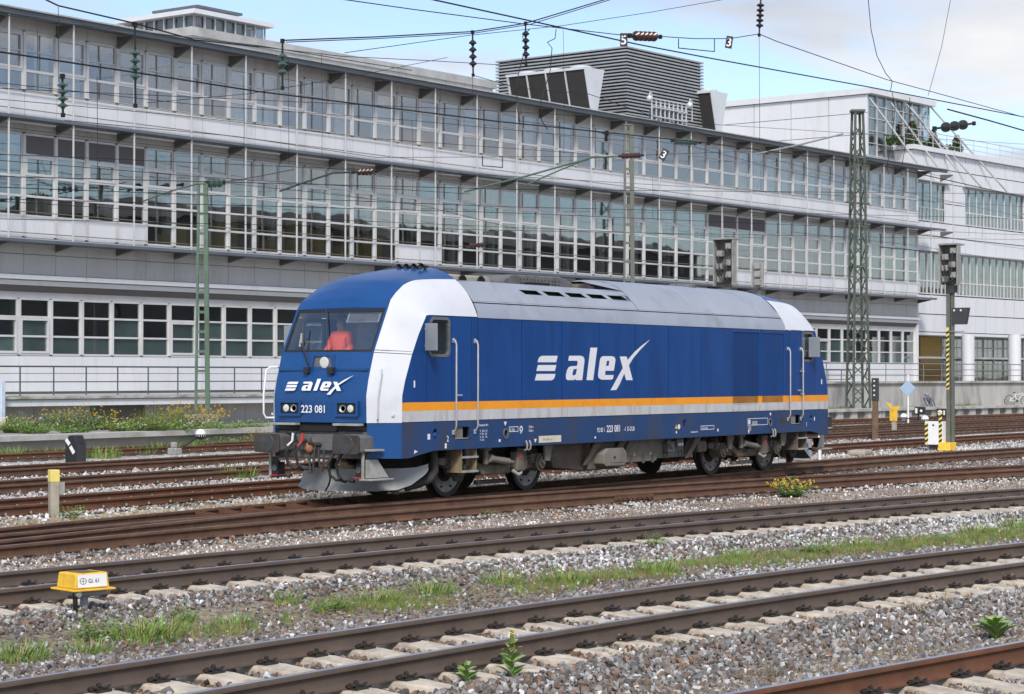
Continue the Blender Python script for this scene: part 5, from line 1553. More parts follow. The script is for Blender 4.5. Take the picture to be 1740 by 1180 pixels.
# cardboard boxes stacked behind the middle storey windows
BOXM = [MB().box(0, a, 0, .45, 0, c).mesh('cardboard_box', M_card) for a, c in ((.62, .48), (.52, .40), (.72, .55), (.45, .62))]
bx_n = 0
for b_i in list(range(4, 13)):
    s = b_i * BAY + .1; e = s + BAY - .2
    while s < e - .4:
        hgt = 7.50; top = 7.5 + rnd.choice((.6, 1.1, 1.5, 1.9, 1.2) if b_i > 5 else (.5, 1.0))
        wi = rnd.randrange(4); ww = (.62, .52, .72, .45)[wi]
        while hgt < top:
            me = BOXM[wi]
            o = obj('cardboard_box', me); o.matrix_world = fmat(s, WOFF + .75, hgt + .004)
            tag(o, 'brown cardboard box stacked inside the middle storey windows above the locomotive cab', 'box', 'cardboard boxes in the office')
            hgt += (.48, .40, .55, .62)[wi] + .004; bx_n += 1
        s += ww + .06

# ------------------------------------------------------------------ structures on the roof
M_louv = mat('louvre_grey', (.40, .41, .415), 0.5, 0.4, 0.1, 1.0)
M_coil = mat('cooler_coil', (.035, .032, .030), 0.8, 0.1, 0.2, 3)
M_unit = mat('cooler_white', (.58, .60, .62), 0.5, 0.1, 0.06, 1)
def axes_at(s):
    h = fh(s); return Vector((math.cos(h), math.sin(h), 0)), Vector((-math.sin(h), math.cos(h), 0))
# louvred plant room
C = atd(1065, 205, 118); t_, n_ = axes_at(40)
plant = thing('plant_room', 'large box of horizontal metal louvres on the office roof', 'plant room', (C.x, C.y, 15.9))
H0, H1 = 15.90, atd(1065, 79, 118).z
LW, LD = 8.0, 9.4
def boxw(mb, c, t, n, a0, a1, b0, b1, z0, z1, m=0):
    vs = [Vector((c.x, c.y, 0)) + t * a + n * b + Vector((0, 0, z)) for z in (z0, z1) for b in (b0, b1) for a in (a0, a1)]
    return mb.add(vs, [(0, 2, 3, 1), (4, 5, 7, 6), (0, 1, 5, 4), (2, 6, 7, 3), (0, 4, 6, 2), (1, 3, 7, 5)], m)
boxw(MB(), C, t_, n_, .15, LW - .15, .15, LD - .15, H0, H1 - .1).build('core', M_coil, plant)
nl = 26
for i in range(nl):
    z = H0 + .1 + (H1 - H0 - .15) * i / (nl - 1)
    boxw(MB(), C, t_, n_, 0, LW, 0, LD, z, z + .085).build('louvre', M_louv, plant)
# V-shaped coolers
def cooler(u, v, dist, length, label):
    c = atd(u, v, dist); c.z = 15.9
    o = thing('roof_cooler', label, 'cooling unit', c, 'coolers on the office roof')
    t, n = axes_at(38)
    hz = [16.35, 18.85]
    def P(a, b, z): return Vector((c.x, c.y, 0)) + t * a + n * b + Vector((0, 0, z))
    for b0, b1 in ((0, .06), (length - .06, length)):
        MB().prism([P(-.9, b0, hz[1]), P(.9, b0, hz[1]), P(.22, b0, hz[0]), P(-.22, b0, hz[0])], n * .06).build('end_panel', M_unit, o)
    for sgn in (-1, 1):
        nseg = 4
        for k in range(nseg):
            a, b = .08 + (length - .16) * k / nseg, .08 + (length - .16) * (k + 1) / nseg - .10
            MB().prism([P(sgn * .25, a, hz[0] + .05), P(sgn * .88, a, hz[1] - .05), P(sgn * .88, b, hz[1] - .05), P(sgn * .25, b, hz[0] + .05)], t * (-.05 * sgn)).build('coil', M_coil, o)
            MB().bar(P(sgn * .24, b + .05, hz[0]), P(sgn * .91, b + .05, hz[1]), .08).build('frame_bar', M_unit, o)
    boxw(MB(), c, t, n, -.95, .95, 0, length, hz[1], hz[1] + .14).build('fan_deck', M_unit, o)
    for k in range(3):
        q = P(0, length * (k + .5) / 3, hz[1] + .14)
        MB().cyl(q, q + Vector((0, 0, .16)), .6, n=18).build('fan_ring', M_unit, o, smooth=40)
    for b in (.2, length - .2):
        for a in (-.22, .22):
            MB().bar(P(a, b, 15.9), P(a, b, hz[0] + .1), .08).build('leg', M_unit, o)
cooler(1010, 188, 114.5, 5.4, 'white V-shaped cooler with dark coils left of the louvred plant room')
cooler(1222, 215, 124, 5.0, 'smaller white cooler just right of the louvred plant room')
# low rack with pipework and camera poles
c = atd(1108, 205, 114); rk = thing('roof_rack', 'open white equipment rack with piping on the roof edge', 'rack', (c.x, c.y, 15.9))
for a in np.linspace(0, 3.4, 9): boxw(MB(), c, t_, n_, a, a + .06, 0, .06, 15.9, 17.3).build('post', M_unit, rk)
for z in (16.3, 16.8, 17.25): boxw(MB(), c, t_, n_, 0, 3.46, -.05, 0, z, z + .07).build('rail', M_rod, rk)
for k in range(7): boxw(MB(), c, t_, n_, .3 + k * .42, .55 + k * .42, .07, .4, 16.1 + .2 * (k % 3), 16.7 + .2 * (k % 2)).build('valve_block', M_hand, rk)
for u, v0, v1, lb in ((1108, 158, 192, 'white domed camera on a bent pole left of the rack'), (1176, 170, 200, 'white domed camera on a short pole right of the rack')):
    c = atd(u, v1, 113); top = atd(u, v0, 113).z
    o = thing('surveillance_camera', lb, 'camera', (c.x, c.y, 15.9), 'cameras on the roof edge')
    MB().tube([(c.x, c.y, 15.9), (c.x, c.y, top - .1), (c.x - .05, c.y, top), (c.x - .22, c.y, top), (c.x - .26, c.y, top - .15)], .03, 8).build('pole', M_rod, o, smooth=40)
    MB().ball((c.x - .26, c.y, top - .32), .17, 12, 8).build('dome', M_unit, o, smooth=60)
# set-back storey on the left
sb_o = thing('setback_storey', 'long pale set-back roof storey with stained parapet at the left', 'building', fp(14, 8, 15.9))
sweep(13.6, 36, [(7.5, 15.9), (7.5, 17.75), (11, 17.75), (11, 15.9)]).build('wall', M_panel, sb_o)
sweep(13.5, 36.1, [(7.3, 17.75), (7.3, 18.15), (11.2, 18.2), (11.2, 17.75)]).build('parapet', M_canopytop, sb_o)
for k in range(9, 23): put('panel_joint', MB().box(-.015, .015, -.012, 0, 15.9, 17.74).mesh('panel_joint', M_beige), fmat(k * 1.6, 7.5), sb_o)
# glazed penthouse
c = atd(330, 60, 103); ph = thing('penthouse', 'glazed penthouse with flat dark roof above the left end', 'building', (c.x, c.y, 17.0))
t2, n2 = axes_at(8)
zt = atd(330, 24, 103).z
boxw(MB(), c, t2, n2, .12, 5.0, .12, 4.9, 15.9, zt - .05).build('core', M_pane2, ph)
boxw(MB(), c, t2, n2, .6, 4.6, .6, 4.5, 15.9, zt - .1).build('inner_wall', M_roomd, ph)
boxw(MB(), c, t2, n2, 0, 5.1, 0, 5.0, 15.9, zt - 1.15).build('wall', M_panel, ph)
boxw(MB(), c, t2, n2, -.3, 5.4, -.3, 5.3, zt, zt + .22).build('roof_edge', M_panel, ph)
boxw(MB(), c, t2, n2, 1.0, 3.6, .8, 3.4, zt + .22, zt + .50).build('roof_box', M_panel, ph)
boxw(MB(), c, t2, n2, .7, 3.9, .5, 3.7, zt + .50, zt + .62).build('roof_lid', M_fascia, ph)
for k in range(8):
    boxw(MB(), c, t2, n2, k * .715, k * .715 + .07, 0, .08, zt - 1.15, zt).build('mullion', M_rod, ph)
    boxw(MB(), c, t2, n2, 0, .08, k * .70, k * .70 + .07, zt - 1.15, zt).build('mullion', M_rod, ph)

# ------------------------------------------------------------------ white wing behind, with a glazed end
c = atd(1475, 270, 137); t3, n3 = axes_at(66)
zt = atd(1475, 153, 137).z; GL = 8.6
wing = thing('white_wing', 'white panelled wing with a glazed braced end above the right end of the office', 'building', (c.x, c.y, 15.9))
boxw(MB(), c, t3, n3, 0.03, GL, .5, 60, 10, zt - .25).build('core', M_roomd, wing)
boxw(MB(), c, t3, n3, -.25, GL + .2, -.4, 60, zt - .25, zt + .12).build('roof', M_panel, wing)
rows_ = [15.9, 16.6, 18.0, 19.4, zt - .27]
for k in range(16):
    for r in range(4):
        if 9 <= k <= 11 and r in (1,): continue
        boxw(MB(), c, t3, n3, -.08, .02, .0 + k * 2.9, .0 + k * 2.9 + 2.85, rows_[r] + .02, rows_[r + 1] - .02).build('panel', M_panel, wing)
boxw(MB(), c, t3, n3, -.06, -.03, 9 * 2.9, 12 * 2.9, rows_[1], rows_[2]).build('window', M_pane2, wing)
for k in range(5): boxw(MB(), c, t3, n3, -.1, -.02, 26.1 + k * 2.15, 26.25 + k * 2.15, rows_[1], rows_[2]).build('window_post', M_panel, wing)
boxw(MB(), c, t3, n3, .05, GL - .05, .10, .13, 15.9, zt - .3).build('glazing', M_pane2, wing)
for k in range(8): boxw(MB(), c, t3, n3, k * (GL - .1) / 7, k * (GL - .1) / 7 + .09, 0, .1, 15.9, zt - .26).build('mullion', M_rod, wing)
for z in np.linspace(16.6, zt - 1, 5): boxw(MB(), c, t3, n3, .09, GL, .02, .08, z, z + .06).build('transom', M_rod, wing)
def W3(a, b, z): return Vector((c.x, c.y, 0)) + t3 * a + n3 * b + Vector((0, 0, z))
for a in (0, 2.8, 5.6):
    MB().bar(W3(a, -.1, zt - .5), W3(a + 3.2, -1.9, 16.2), .10).build('brace', M_rod, wing)
    MB().bar(W3(a + 3.0, .3, zt - .6), W3(a, .3, 16.2), .09).build('brace', M_louv, wing)
for a in (4.5, 8.4): MB().bar(W3(a, -.1, zt - .2), W3(a + 7.5, -2.2, 15.2), .09).build('brace', M_rod, wing)

# ------------------------------------------------------------------ white panelled building at the right edge
RB0, RB1, ROFF = 73.0, 112.0, 1.6
right = thing('panel_building', 'white panelled building with ribbon windows at the right edge', 'building', fp(RB0, ROFF, 0))
zP = [5.15, 6.35, 7.65, 10.55, 11.6, 12.55, 15.25, 16.2, 17.25]
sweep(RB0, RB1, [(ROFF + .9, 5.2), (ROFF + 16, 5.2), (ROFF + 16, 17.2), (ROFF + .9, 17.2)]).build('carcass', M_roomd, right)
put('end_panel', MB().box(-.12, -.01, .0, 16, 10, 17.2).mesh('end_panel', M_panel), fmat(RB0, ROFF), right)
sweep(RB0, RB1, [(ROFF + 3.5, 1.5), (ROFF + 3.7, 1.5), (ROFF + 3.7, 4.95), (ROFF + 3.5, 4.95)]).build('lobby_wall', M_panel, right)
sweep(RB0 - .3, RB1, [(ROFF - .25, 17.25), (ROFF - .25, 17.55), (ROFF + 16, 17.6), (ROFF + 16, 17.25)]).build('parapet', M_panel, right)
sweep(RB0, RB1, [(ROFF, 4.95), (ROFF, 5.13), (ROFF + 6, 5.13), (ROFF + 6, 4.95)]).build('soffit', M_panel, right)
wins = {2: [(73.0, 99.0)], 5: [(73.6, 77.8), (80.2, 89.8), (92.0, 101.0)]}
ncol = 26; cw = 1.5
for r in range(len(zP) - 1):
    for k in range(ncol):
        s0, s1 = RB0 + k * cw, RB0 + (k + 1) * cw
        if any(a <= (s0 + s1) / 2 <= b_ for a, b_ in wins.get(r, [])): continue
        o = MB(); h = (zP[r + 1] - zP[r])
        nr = 2 if h > 1.5 else 1
        for q in range(nr):
            vs = [fp(s, of, z) for z in (zP[r] + h * q / nr + .03, zP[r] + h * (q + 1) / nr - .03) for of in (ROFF, ROFF + .1) for s in (s0 + .03, s1 - .03)]
            o.add(vs, [(0, 2, 3, 1), (4, 5, 7, 6), (0, 1, 5, 4), (2, 6, 7, 3), (0, 4, 6, 2), (1, 3, 7, 5)])
        o.build('panel', M_panel, right)
for r, L_ in wins.items():
    for a, b_ in L_:
        n = int(round((b_ - a) / 1.05)); w_ = (b_ - a) / n
        for k in range(n):
            z0, z1 = zP[r] + .05, zP[r + 1] - .05
            M = fmat(a + k * w_, ROFF + .12)
            wo = put('window', MB().box(-.05, .05, -.06, .06, z0, z1).box(.05, w_ - .05, -.04, .05, z0, z0 + .08).box(.05, w_ - .05, -.04, .05, z1 - .08, z1).box(.05, w_ - .05, -.03, .05, z0 + .85, z0 + .93).box(w_ * .5, w_ * .5 + .06, -.03, .05, z0 + .08, z0 + .85).mesh('window', M_alum), M, right)
            q = put('pane', MB().box(.05, w_ - .05, .0, .012, z0, z1).mesh('pane', M_pane2), Matrix.Identity(4), wo); q.matrix_parent_inverse = Matrix.Identity(4)
            if k % 3 != 1:
                put('curtain', MB().box(.1, w_ * .6, .25, .27, z0, z1).mesh('curtain', M_curtain), M, right)
        sweep(a - .2, b_ + .2, [(ROFF - .3, zP[r + 1] - .05), (ROFF - .3, zP[r + 1] + .02), (ROFF + .05, zP[r + 1] + .02), (ROFF + .05, zP[r + 1] - .05)]).build('sun_shade', M_louv, right)
for u in (1645, 1724, 1800):
    p = atd(u, 600, 140)
    MB().cyl((p.x, p.y, 1.5), (p.x, p.y, 4.96), .42, n=24).build('column', M_panel, right, smooth=40)
sweep(RB0, RB1, [(ROFF + 3.0, 1.5), (ROFF + 3.2, 1.5), (ROFF + 3.2, 4.95), (ROFF + 3.0, 4.95)]).build('entrance_wall', M_pane2, right)
for k in range(22):
    put('entrance_post', MB().box(-.05, .05, -.08, -.01, 1.5, 4.95).mesh('entrance_post', M_alum), fmat(RB0 + k * 1.6, ROFF + 3.0), right)
for z in (2.5, 3.4, 4.2): sweep(RB0, RB1, [(ROFF + 2.93, z), (ROFF + 2.99, z), (ROFF + 2.99, z + .07), (ROFF + 2.93, z + .07)]).build('entrance_rail', M_alum, right)
sweep(RB0 + 6, RB0 + 9, [(ROFF + 2.7, 1.6), (ROFF + 2.8, 1.6), (ROFF + 2.8, 4.9), (ROFF + 2.7, 4.9)]).build('yellow_wall', mat('ochre_wall', (.55, .36, .12), .8), right)
sweep(RB0 - .5, RB1, [(ROFF - 1.2, 3.35), (ROFF - 1.2, 3.48), (ROFF + 1.2, 3.5), (ROFF + 1.2, 3.35)]).build('porch_roof', M_canopytop, right)

# ------------------------------------------------------------------ platforms, walls, walkway, railings
def gedge(x, o): return float(TR['G'](x)) + o
def xstrip(x0, x1, prof, step=3.0, f=gedge):
    mb = MB(); n = len(prof); X = list(np.arange(x0, x1, step)) + [x1]
    vs = [(x, f(x, o), z) for x in X for o, z in prof]
    mb.add(vs, [(i * n + k, i * n + (k + 1) % n, (i + 1) * n + (k + 1) % n, (i + 1) * n + k) for i in range(len(X) - 1) for k in range(n)] + [tuple(range(n)), tuple(range(len(X) * n - 1, (len(X) - 1) * n - 1, -1))])
    return mb
struct(xstrip(-12, 118, [(2.9, -.5), (2.9, .26), (14.0, .30), (14.0, -.5)]).build('platform', M_paving))
struct(xstrip(-12, 58, [(2.55, .20), (2.55, .36), (3.3, .37), (3.3, .20)]).build('platform_kerb', M_concrete))
struct(xstrip(58.02, 118, [(2.6, .30), (2.6, .44), (3.4, .45), (3.4, .28)]).build('platform_kerb', M_concrete))
kerbp = None
pf = thing('platform_edge', 'concrete platform edge of upright slabs at the right', 'platform edge', (58, gedge(58, 2.7), -.3))
x = 58.2
while x < 108:
    MB().add([Vector((x + a, gedge(x + a, o), z)) for z in (-.3, .30) for o in (2.72, 2.9) for a in (0, .62)], [(0, 2, 3, 1), (4, 5, 7, 6), (0, 1, 5, 4), (2, 6, 7, 3), (0, 4, 6, 2), (1, 3, 7, 5)]).build('slab', M_concrete, pf)
    MB().add([Vector((x + a, gedge(x + a, o), z)) for z in (.02, .30) for o in (2.85, 2.9) for a in (.62, 1.5)], [(0, 2, 3, 1), (4, 5, 7, 6), (0, 1, 5, 4), (2, 6, 7, 3), (0, 4, 6, 2), (1, 3, 7, 5)]).build('recess', M_concd, pf)
    x += 1.5
rw = thing('retaining_wall', 'stained concrete retaining wall below the ramp at the right', 'wall', (58, gedge(58, 6), .3))
x = 56.0
while x < 112:
    vs = [Vector((x + a, gedge(x + a, o), z)) for z in (.2, 1.78) for o in (6.0, 6.3) for a in (.01, 2.39)]
    MB().add(vs, [(0, 2, 3, 1), (4, 5, 7, 6), (0, 1, 5, 4), (2, 6, 7, 3), (0, 4, 6, 2), (1, 3, 7, 5)]).build('wall_section', M_concrete, rw)
    x += 2.4
xstrip(56, 112, [(5.85, 1.78), (5.85, 1.90), (6.4, 1.90), (6.4, 1.78)]).build('coping', M_concrete, rw)
struct(xstrip(56, 112, [(6.3, 1.0), (6.3, 1.74), (16, 1.76), (16, 1.0)]).build('terrace', M_paving))
def railing(name, label, pts, z0, h, mid, material, every=1):
    o = thing(name, label, 'railing', tuple(pts[0][:2]) + (z0,))
    P = [Vector((p[0], p[1], 0)) for p in pts]
    for i, p in enumerate(P): MB().cyl((p.x, p.y, z0), (p.x, p.y, z0 + h), .028, n=8).build('post', material, o, smooth=40)
    for m_ in mid + [h]:
        MB().tube([(p.x, p.y, z0 + m_) for p in P], .03 if m_ == h else .02, 8).build('rail', material, o, smooth=40)
    return o
railing('ramp_railing', 'grey tube railing on the ramp wall at the right', [(x, gedge(x, 6.15), 0) for x in np.arange(56, 112, 2.2)], 1.88, 1.05, [.35, .70], M_hand2)
# walkway slab on the left
wk = sweep(SA, 60, [(-2.2, 1.14), (-2.2, 1.50), (WOFF + .2, 1.52), (WOFF + .2, 1.14)]); struct(wk.build('walkway', M_concrete))
we = thing('walkway_edge', 'pale panelled edge beam under the walkway at the left', 'edge beam', fp(0, -2.2, 1.1))
for k in range(-4, 14): put('edge_panel', MB().box(.01, 3.93, -.03, .0, 1.12, 1.34).mesh('edge_panel', M_panel), fmat(k * 3.94, -2.2), we)
for k in range(-4, 14): put('edge_cap', MB().box(.0, 3.94, -.12, .02, 1.38, 1.46).mesh('edge_cap', M_concrete), fmat(k * 3.94, -2.2), we)
uw = thing('plinth_wall', 'dark recessed plinth wall below the walkway at the left', 'wall', fp(0, -1.0, .2))
for k in range(-3, 18): put('wall_panel', MB().box(.01, 2.79, 0, .1, .1, 1.14).mesh('wall_panel', M_concd if k % 4 == 0 else M_beige), fmat(k * 2.8, -1.0), uw)
railing('walkway_railing', 'dark grey railing along the walkway at the left', [tuple(fp(k * BAY + .4, -2.05))[:2] + (0,) for k in range(-5, 38)], 1.50, 1.06, [.50], M_hand)

# ------------------------------------------------------------------ station buildings behind the photographer (seen mirrored in the office windows)
M_far = mat('station_brick', (.10, .085, .078), .9, 0, .3, .1)
M_farw = mat('station_window', (.03, .035, .04), .3)
for i, (x0, x1, y0, h_) in enumerate(((58, 102, -60, 12.0), (104, 138, -62, 18.2), (140, 186, -60, 17.4), (188, 245, -62, 13.5))):
    o = thing('station_building', ('brown brick hall mirrored at the left in the office windows', 'tall brown brick hall mirrored mid-left in the office windows', 'long brick hall mirrored mid-right in the office windows', 'tallest brick hall mirrored at the right in the office windows')[i], 'building', (x0, y0, -.3))
    MB().box(x0, x1, y0 - 14, y0, -.4, h_).build('wall', M_far, o)
    MB().prism([(x0 - .5, y0 + .6, h_), (x0 - .5, y0 - 7, h_ + 2.2), (x0 - .5, y0 - 14.6, h_)], (x1 - x0 + 1, 0, 0)).build('roof', M_far, o)
    n = int((x1 - x0) / 5)
    wm = MB().box(-.9, .9, 0, .06, 0, 2.2).mesh('window', M_farw)
    for k in range(n):
        for zz in (3, 7, 11):
            put('window', wm, Matrix.Translation((x0 + 2.5 + k * 5, y0, zz)), o)

# ================================================================== MASTS, SIGNALS, SIGNS
M_green = mat('mast_green', (.095, .150, .105), 0.6, 0.1, 0.15, 1.5, 0, (.075, .105, .075), 0.58)
M_greend = mat('mast_dark_green', (.090, .112, .086), 0.65, 0.1, 0.2, 1.5, 0, (.105, .10, .085), 0.6)
M_mastg = mat('mast_grey_green', (.13, .14, .115), 0.6, 0.2, 0.2, 1.5, 0, (.17, .15, .12), 0.6)
M_sig = mat('signal_grey', (.30, .30, .285), 0.6, 0.1, 0.15, 3.0, 0, (.20, .19, .175), 0.58)
M_sigd = mat('signal_dark', (.045, .045, .048), 0.6, 0.0, 0.15, 3.0)
M_yel = mat('yellow_paint', (.78, .47, .03), 0.55, 0.0, 0.10, 6.0, 0, (.52, .33, .07), 0.58, 7)
M_yelp = mat('pale_yellow_paint', (.72, .58, .16), 0.6, 0.0, 0.08, 6.0)
M_wht = mat('white_enamel', (.76, .76, .75), 0.5, 0.0, 0.04, 4.0)
M_blk = mat('black_enamel', (.016, .016, .017), 0.5, 0.0, 0.1, 4.0)
M_post = mat('post_concrete', (.36, .32, .26), 0.85, 0.0, 0.15, 5.0, 0.2, (.26, .225, .18), 0.56)
M_rpost = mat('post_rust', (.17, .10, .06), 0.8, 0.0, 0.25, 3.0, 0, (.11, .075, .05), 0.55)
M_porc = mat('insulator_brown', (.055, .022, .018), 0.25, 0.0, 0.2, 10)
M_porcg = mat('insulator_green', (.045, .085, .070), 0.3, 0.0, 0.2, 10)
M_wire = mat('wire_black', (.012, .012, .013), 0.6, 0.2, 0.1, 5)
M_wireg = mat('wire_verdigris', (.05, .065, .055), 0.6, 0.2, 0.1, 5)

def batten_mast(name, label, u, dist, zb, v_top, mt, wb, wt, foot=None, group='overhead line masts'):
    b = atd(u, 600, dist); zt = atd(u, v_top, dist).z
    o = thing(name, label, 'mast', (b.x, b.y, zb), group)
    D = Vector((_r.x, _r.y, 0)).normalized()
    for s, wid in ((-1, .09), (1, .17)):
        p0 = Vector((b.x, b.y, zb)) + D * s * wb / 2; p1 = Vector((b.x, b.y, zt)) + D * s * wt / 2
        MB().bar(p0, p1, .14, wid, up=D).build('channel', mt, o)
    z = zb + .3
    while z < zt - .1:
        w = wb + (wt - wb) * (z - zb) / (zt - zb)
        p = Vector((b.x, b.y, z))
        MB().bar(p - D * w / 2, p + D * w / 2, .13, .10).build('batten', mt, o)
        z += .75
    MB().bar(Vector((b.x, b.y, zt)) - D * .16, Vector((b.x, b.y, zt)) + D * .16, .2, .06).build('cap', mt, o)
    if foot: MB().obox((b.x, b.y, zb - .1), (.9, .9, .5)).build('footing', foot, o, bevel=.03)
    return o, b, zt
mastL, mL, mLt = batten_mast('overhead_mast', 'light green battened steel mast at the left before the office', 343, 80, .6, 312, M_green, .46, .26, M_post)
mastM, mM, mMt = batten_mast('overhead_mast', 'slim grey green mast rising behind the locomotive roof', 1068, 85, -.2, 212, M_mastg, .40, .26)
# lattice tower
b = atd(1458, 600, 115); zb, zt, zk = .3, atd(1458, 190, 115).z, atd(1458, 268, 115).z
tw = thing('lattice_mast', 'tall dark green lattice mast near the right end of the office', 'mast', (b.x, b.y, zb), 'overhead line masts')
def tw_corner(i, z):
    w = float(np.interp(z, [zb, 7, zk, zt], [.58, .42, .34, .26])); a = PI / 4 + i * PI / 2 - YAW + .25
    return Vector((b.x + math.cos(a) * w * 1.2, b.y + math.sin(a) * w * 1.2, z))
for i in range(4):
    for z0, z1 in ((zb, 7), (7, zk), (zk, zt)): MB().bar(tw_corner(i, z0), tw_corner(i, z1), .11, .11).build('leg', M_greend, tw)
levels = list(np.arange(zb, zt - .2, .82))
for k in range(len(levels) - 1):
    for i in range(4):
        a, c = (i, (i + 1) % 4) if k % 2 else ((i + 1) % 4, i)
        MB().bar(tw_corner(a, levels[k]), tw_corner(c, levels[k + 1]), .055, .055).build('brace', M_greend, tw)
for z in (zk, zt - .05, 8.2):
    for i in range(4): MB().bar(tw_corner(i, z), tw_corner((i + 1) % 4, z), .10, .12).build('collar', M_greend, tw)
MB().obox((b.x, b.y, zt + .05), (.75, .75, .12), Matrix.Rotation(-YAW, 3, 'Z')).build('cap', M_greend, tw)
MB().obox((b.x, b.y, zb - .2), (1.5, 1.5, .5), Matrix.Rotation(-YAW, 3, 'Z')).build('footing', M_post, tw)
q = atd(1440, 345, 115); MB().bar((b.x - .9, b.y + .3, q.z), (b.x + .9, b.y - .3, q.z), .08).build('cross_arm', M_greend, tw)

def signal_back(o, b, z0, w, h, dirv):
    """rear of a colour light signal: screen, lamp housings, cables"""
    n = Vector((-1, 0, 0)); s = Vector((0, 1, 0))
    def P(a, d, z): return Vector((b.x - d, b.y + a, z))
    MB().box(b.x - .03, b.x, b.y - w / 2, b.y + w / 2, z0, z0 + h).build('screen', mat('signal_screen', (.12, .12, .118), .7), o)
    MB().box(b.x - .35, b.x + .3, b.y - w / 2 - .03, b.y + w / 2 + .03, z0 + h, z0 + h + .05).build('hood', M_sig, o)
    for sg in (-1, 1): MB().box(b.x - .30, b.x - .03, b.y + sg * w / 2 - .02, b.y + sg * w / 2 + .02, z0, z0 + h).build('side_plate', M_sig, o)
    lay = [(-.14, .86), (.14, .70), (-.12, .50), (.15, .42), (-.14, .24), (.13, .14), (.0, .92)]
    for a, t in lay[:6]:
        MB().box(b.x - .26, b.x - .03, b.y + a * w / .6 - .10, b.y + a * w / .6 + .10, z0 + h * t - .10, z0 + h * t + .09).build('lamp_housing', M_sig, o, bevel=.02)
        p0 = P(a * w / .6, .27, z0 + h * t - .05); p1 = P(.02, .22, z0 + .05)
        MB().tube([p0, p0 + Vector((-.05, 0, -.12)), (p0 + p1) / 2 + Vector((-.06, 0, -.08)), p1], .014, 6).build('cable', M_sigd, o, smooth=50)
# signal showing its back above the locomotive roof
b = atd(1236, 600, 66.5); zt = atd(1236, 408, 66.5).z; z0 = atd(1236, 486, 66.5).z
s1 = thing('signal', 'grey colour light signal seen from behind above the locomotive roof', 'signal', (b.x, b.y, -.3), 'colour light signals')
MB().box(b.x - .0, b.x + .16, b.y - .1, b.y + .1, -.3, z0 + .2).build('post', M_mastg, s1)
signal_back(s1, b, z0, .66, zt - z0, 1)
b = atd(1290, 600, 72); zt = atd(1290, 447, 72).z; z0 = atd(1290, 489, 72).z
s2 = thing('indicator_box', 'small pale indicator box on a post behind the locomotive roof', 'signal box', (b.x, b.y, -.3))
MB().box(b.x, b.x + .12, b.y - .06, b.y + .06, -.3, z0).build('post', M_mastg, s2)
MB().box(b.x - .1, b.x, b.y - .2, b.y + .24, z0, zt).build('case', M_sig, s2, bevel=.02)
for k in range(3): MB().box(b.x - .22, b.x - .1, b.y - .12, b.y + .08, z0 + .08 + k * .28, z0 + .28 + k * .28).build('lamp_housing', M_lgrey, s2, bevel=.01)
# main signal at the right
SX, SY_ = 26.8, 2.6
s3 = thing('signal', 'tall signal with striped mast, white cabinet and yellow foot at the right', 'signal', (SX, SY_, -.25), 'colour light signals')
zz = lambda v: 2.23 + (638.8 - v) * 69.0 / FPX
MB().box(SX - .08, SX + .08, SY_ - .10, SY_ + .02, -.2, zz(470)).build('mast', M_mastg, s3)
MB().box(SX - .02, SX + .10, SY_ - .20, SY_ - .12, -.2, zz(470)).build('mast', M_mastg, s3)
z = 0.2
while z < zz(480):
    MB().box(SX - .03, SX + .05, SY_ - .125, SY_ - .095, z, z + .06).build('batten', M_mastg, s3); z += .55
signal_back(s3, Vector((SX - .05, SY_ - .16, 0)), zz(486), .60, zz(420) - zz(486), 1)
MB().box(SX - .1, SX - .05, SY_ - .36, SY_ + .02, zz(500), zz(487)).build('lower_box', M_sigd, s3)
MB().prism([(SX - .05, SY_ - .16, zz(525)), (SX - .05, SY_ - .72, zz(525)), (SX - .05, SY_ - .62, zz(553)), (SX - .05, SY_ - .16, zz(553))], (.20, 0, 0)).build('distant_board', M_sigd, s3)
MB().bar((SX, SY_ - .1, zz(565)), (SX, SY_ - .55, zz(565)), .12, .03).build('bracket', M_sig, s3)
for a in (.22, .45): MB().box(SX - .08, SX - .05, SY_ - a - .05, SY_ - a, zz(531), zz(528)).build('bolt', M_wht, s3)
# hazard strip: slanted yellow and black bands
def hazard(o, x, y0, y1, z0, z1, pitch=.16):
    MB().box(x - .004, x, y0, y1, z0, z1).build('hazard_strip', M_yelp, o)
    z = z0 + .02
    while z < z1 - pitch * .75:
        MB().add([(x - .006, y1, z), (x - .006, y1, z + pitch * .5), (x - .006, y0, z + pitch * .5 + (y1 - y0) * .6), (x - .006, y0, z + (y1 - y0) * .6)], [(0, 1, 2, 3)]).build('hazard_band', M_blk, o)
        z += pitch
hazard(s3, SX - .082, SY_ - .08, SY_ + .02, zz(662), zz(558))
MB().box(SX - .35, SX - .0, SY_ + .05, SY_ + .66, zz(755), zz(716)).build('cabinet', M_wht, s3, bevel=.015)
hazard(s3, SX - .355, SY_ + .54, SY_ + .65, zz(753), zz(718)); hazard(s3, SX - .36, SY_ + .06, SY_ + .17, zz(753), zz(700))
MB().box(SX - .25, SX - .05, SY_ + .15, SY_ + .55, -.2, zz(755)).build('cabinet_foot', M_sigd, s3)
MB().cyl((SX - .352, SY_ + .36, zz(722)), (SX - .37, SY_ + .36, zz(722)), .03, n=10).build('cabinet_lock', M_blk, s3)
MB().prism([(SX - .5, SY_ - .26, -.2), (SX - .5, SY_ + .18, -.2), (SX - .42, SY_ + .16, zz(751)), (SX - .42, SY_ - .24, zz(751))], (.55, 0, 0)).build('foot', M_yel, s3, bevel=.02)

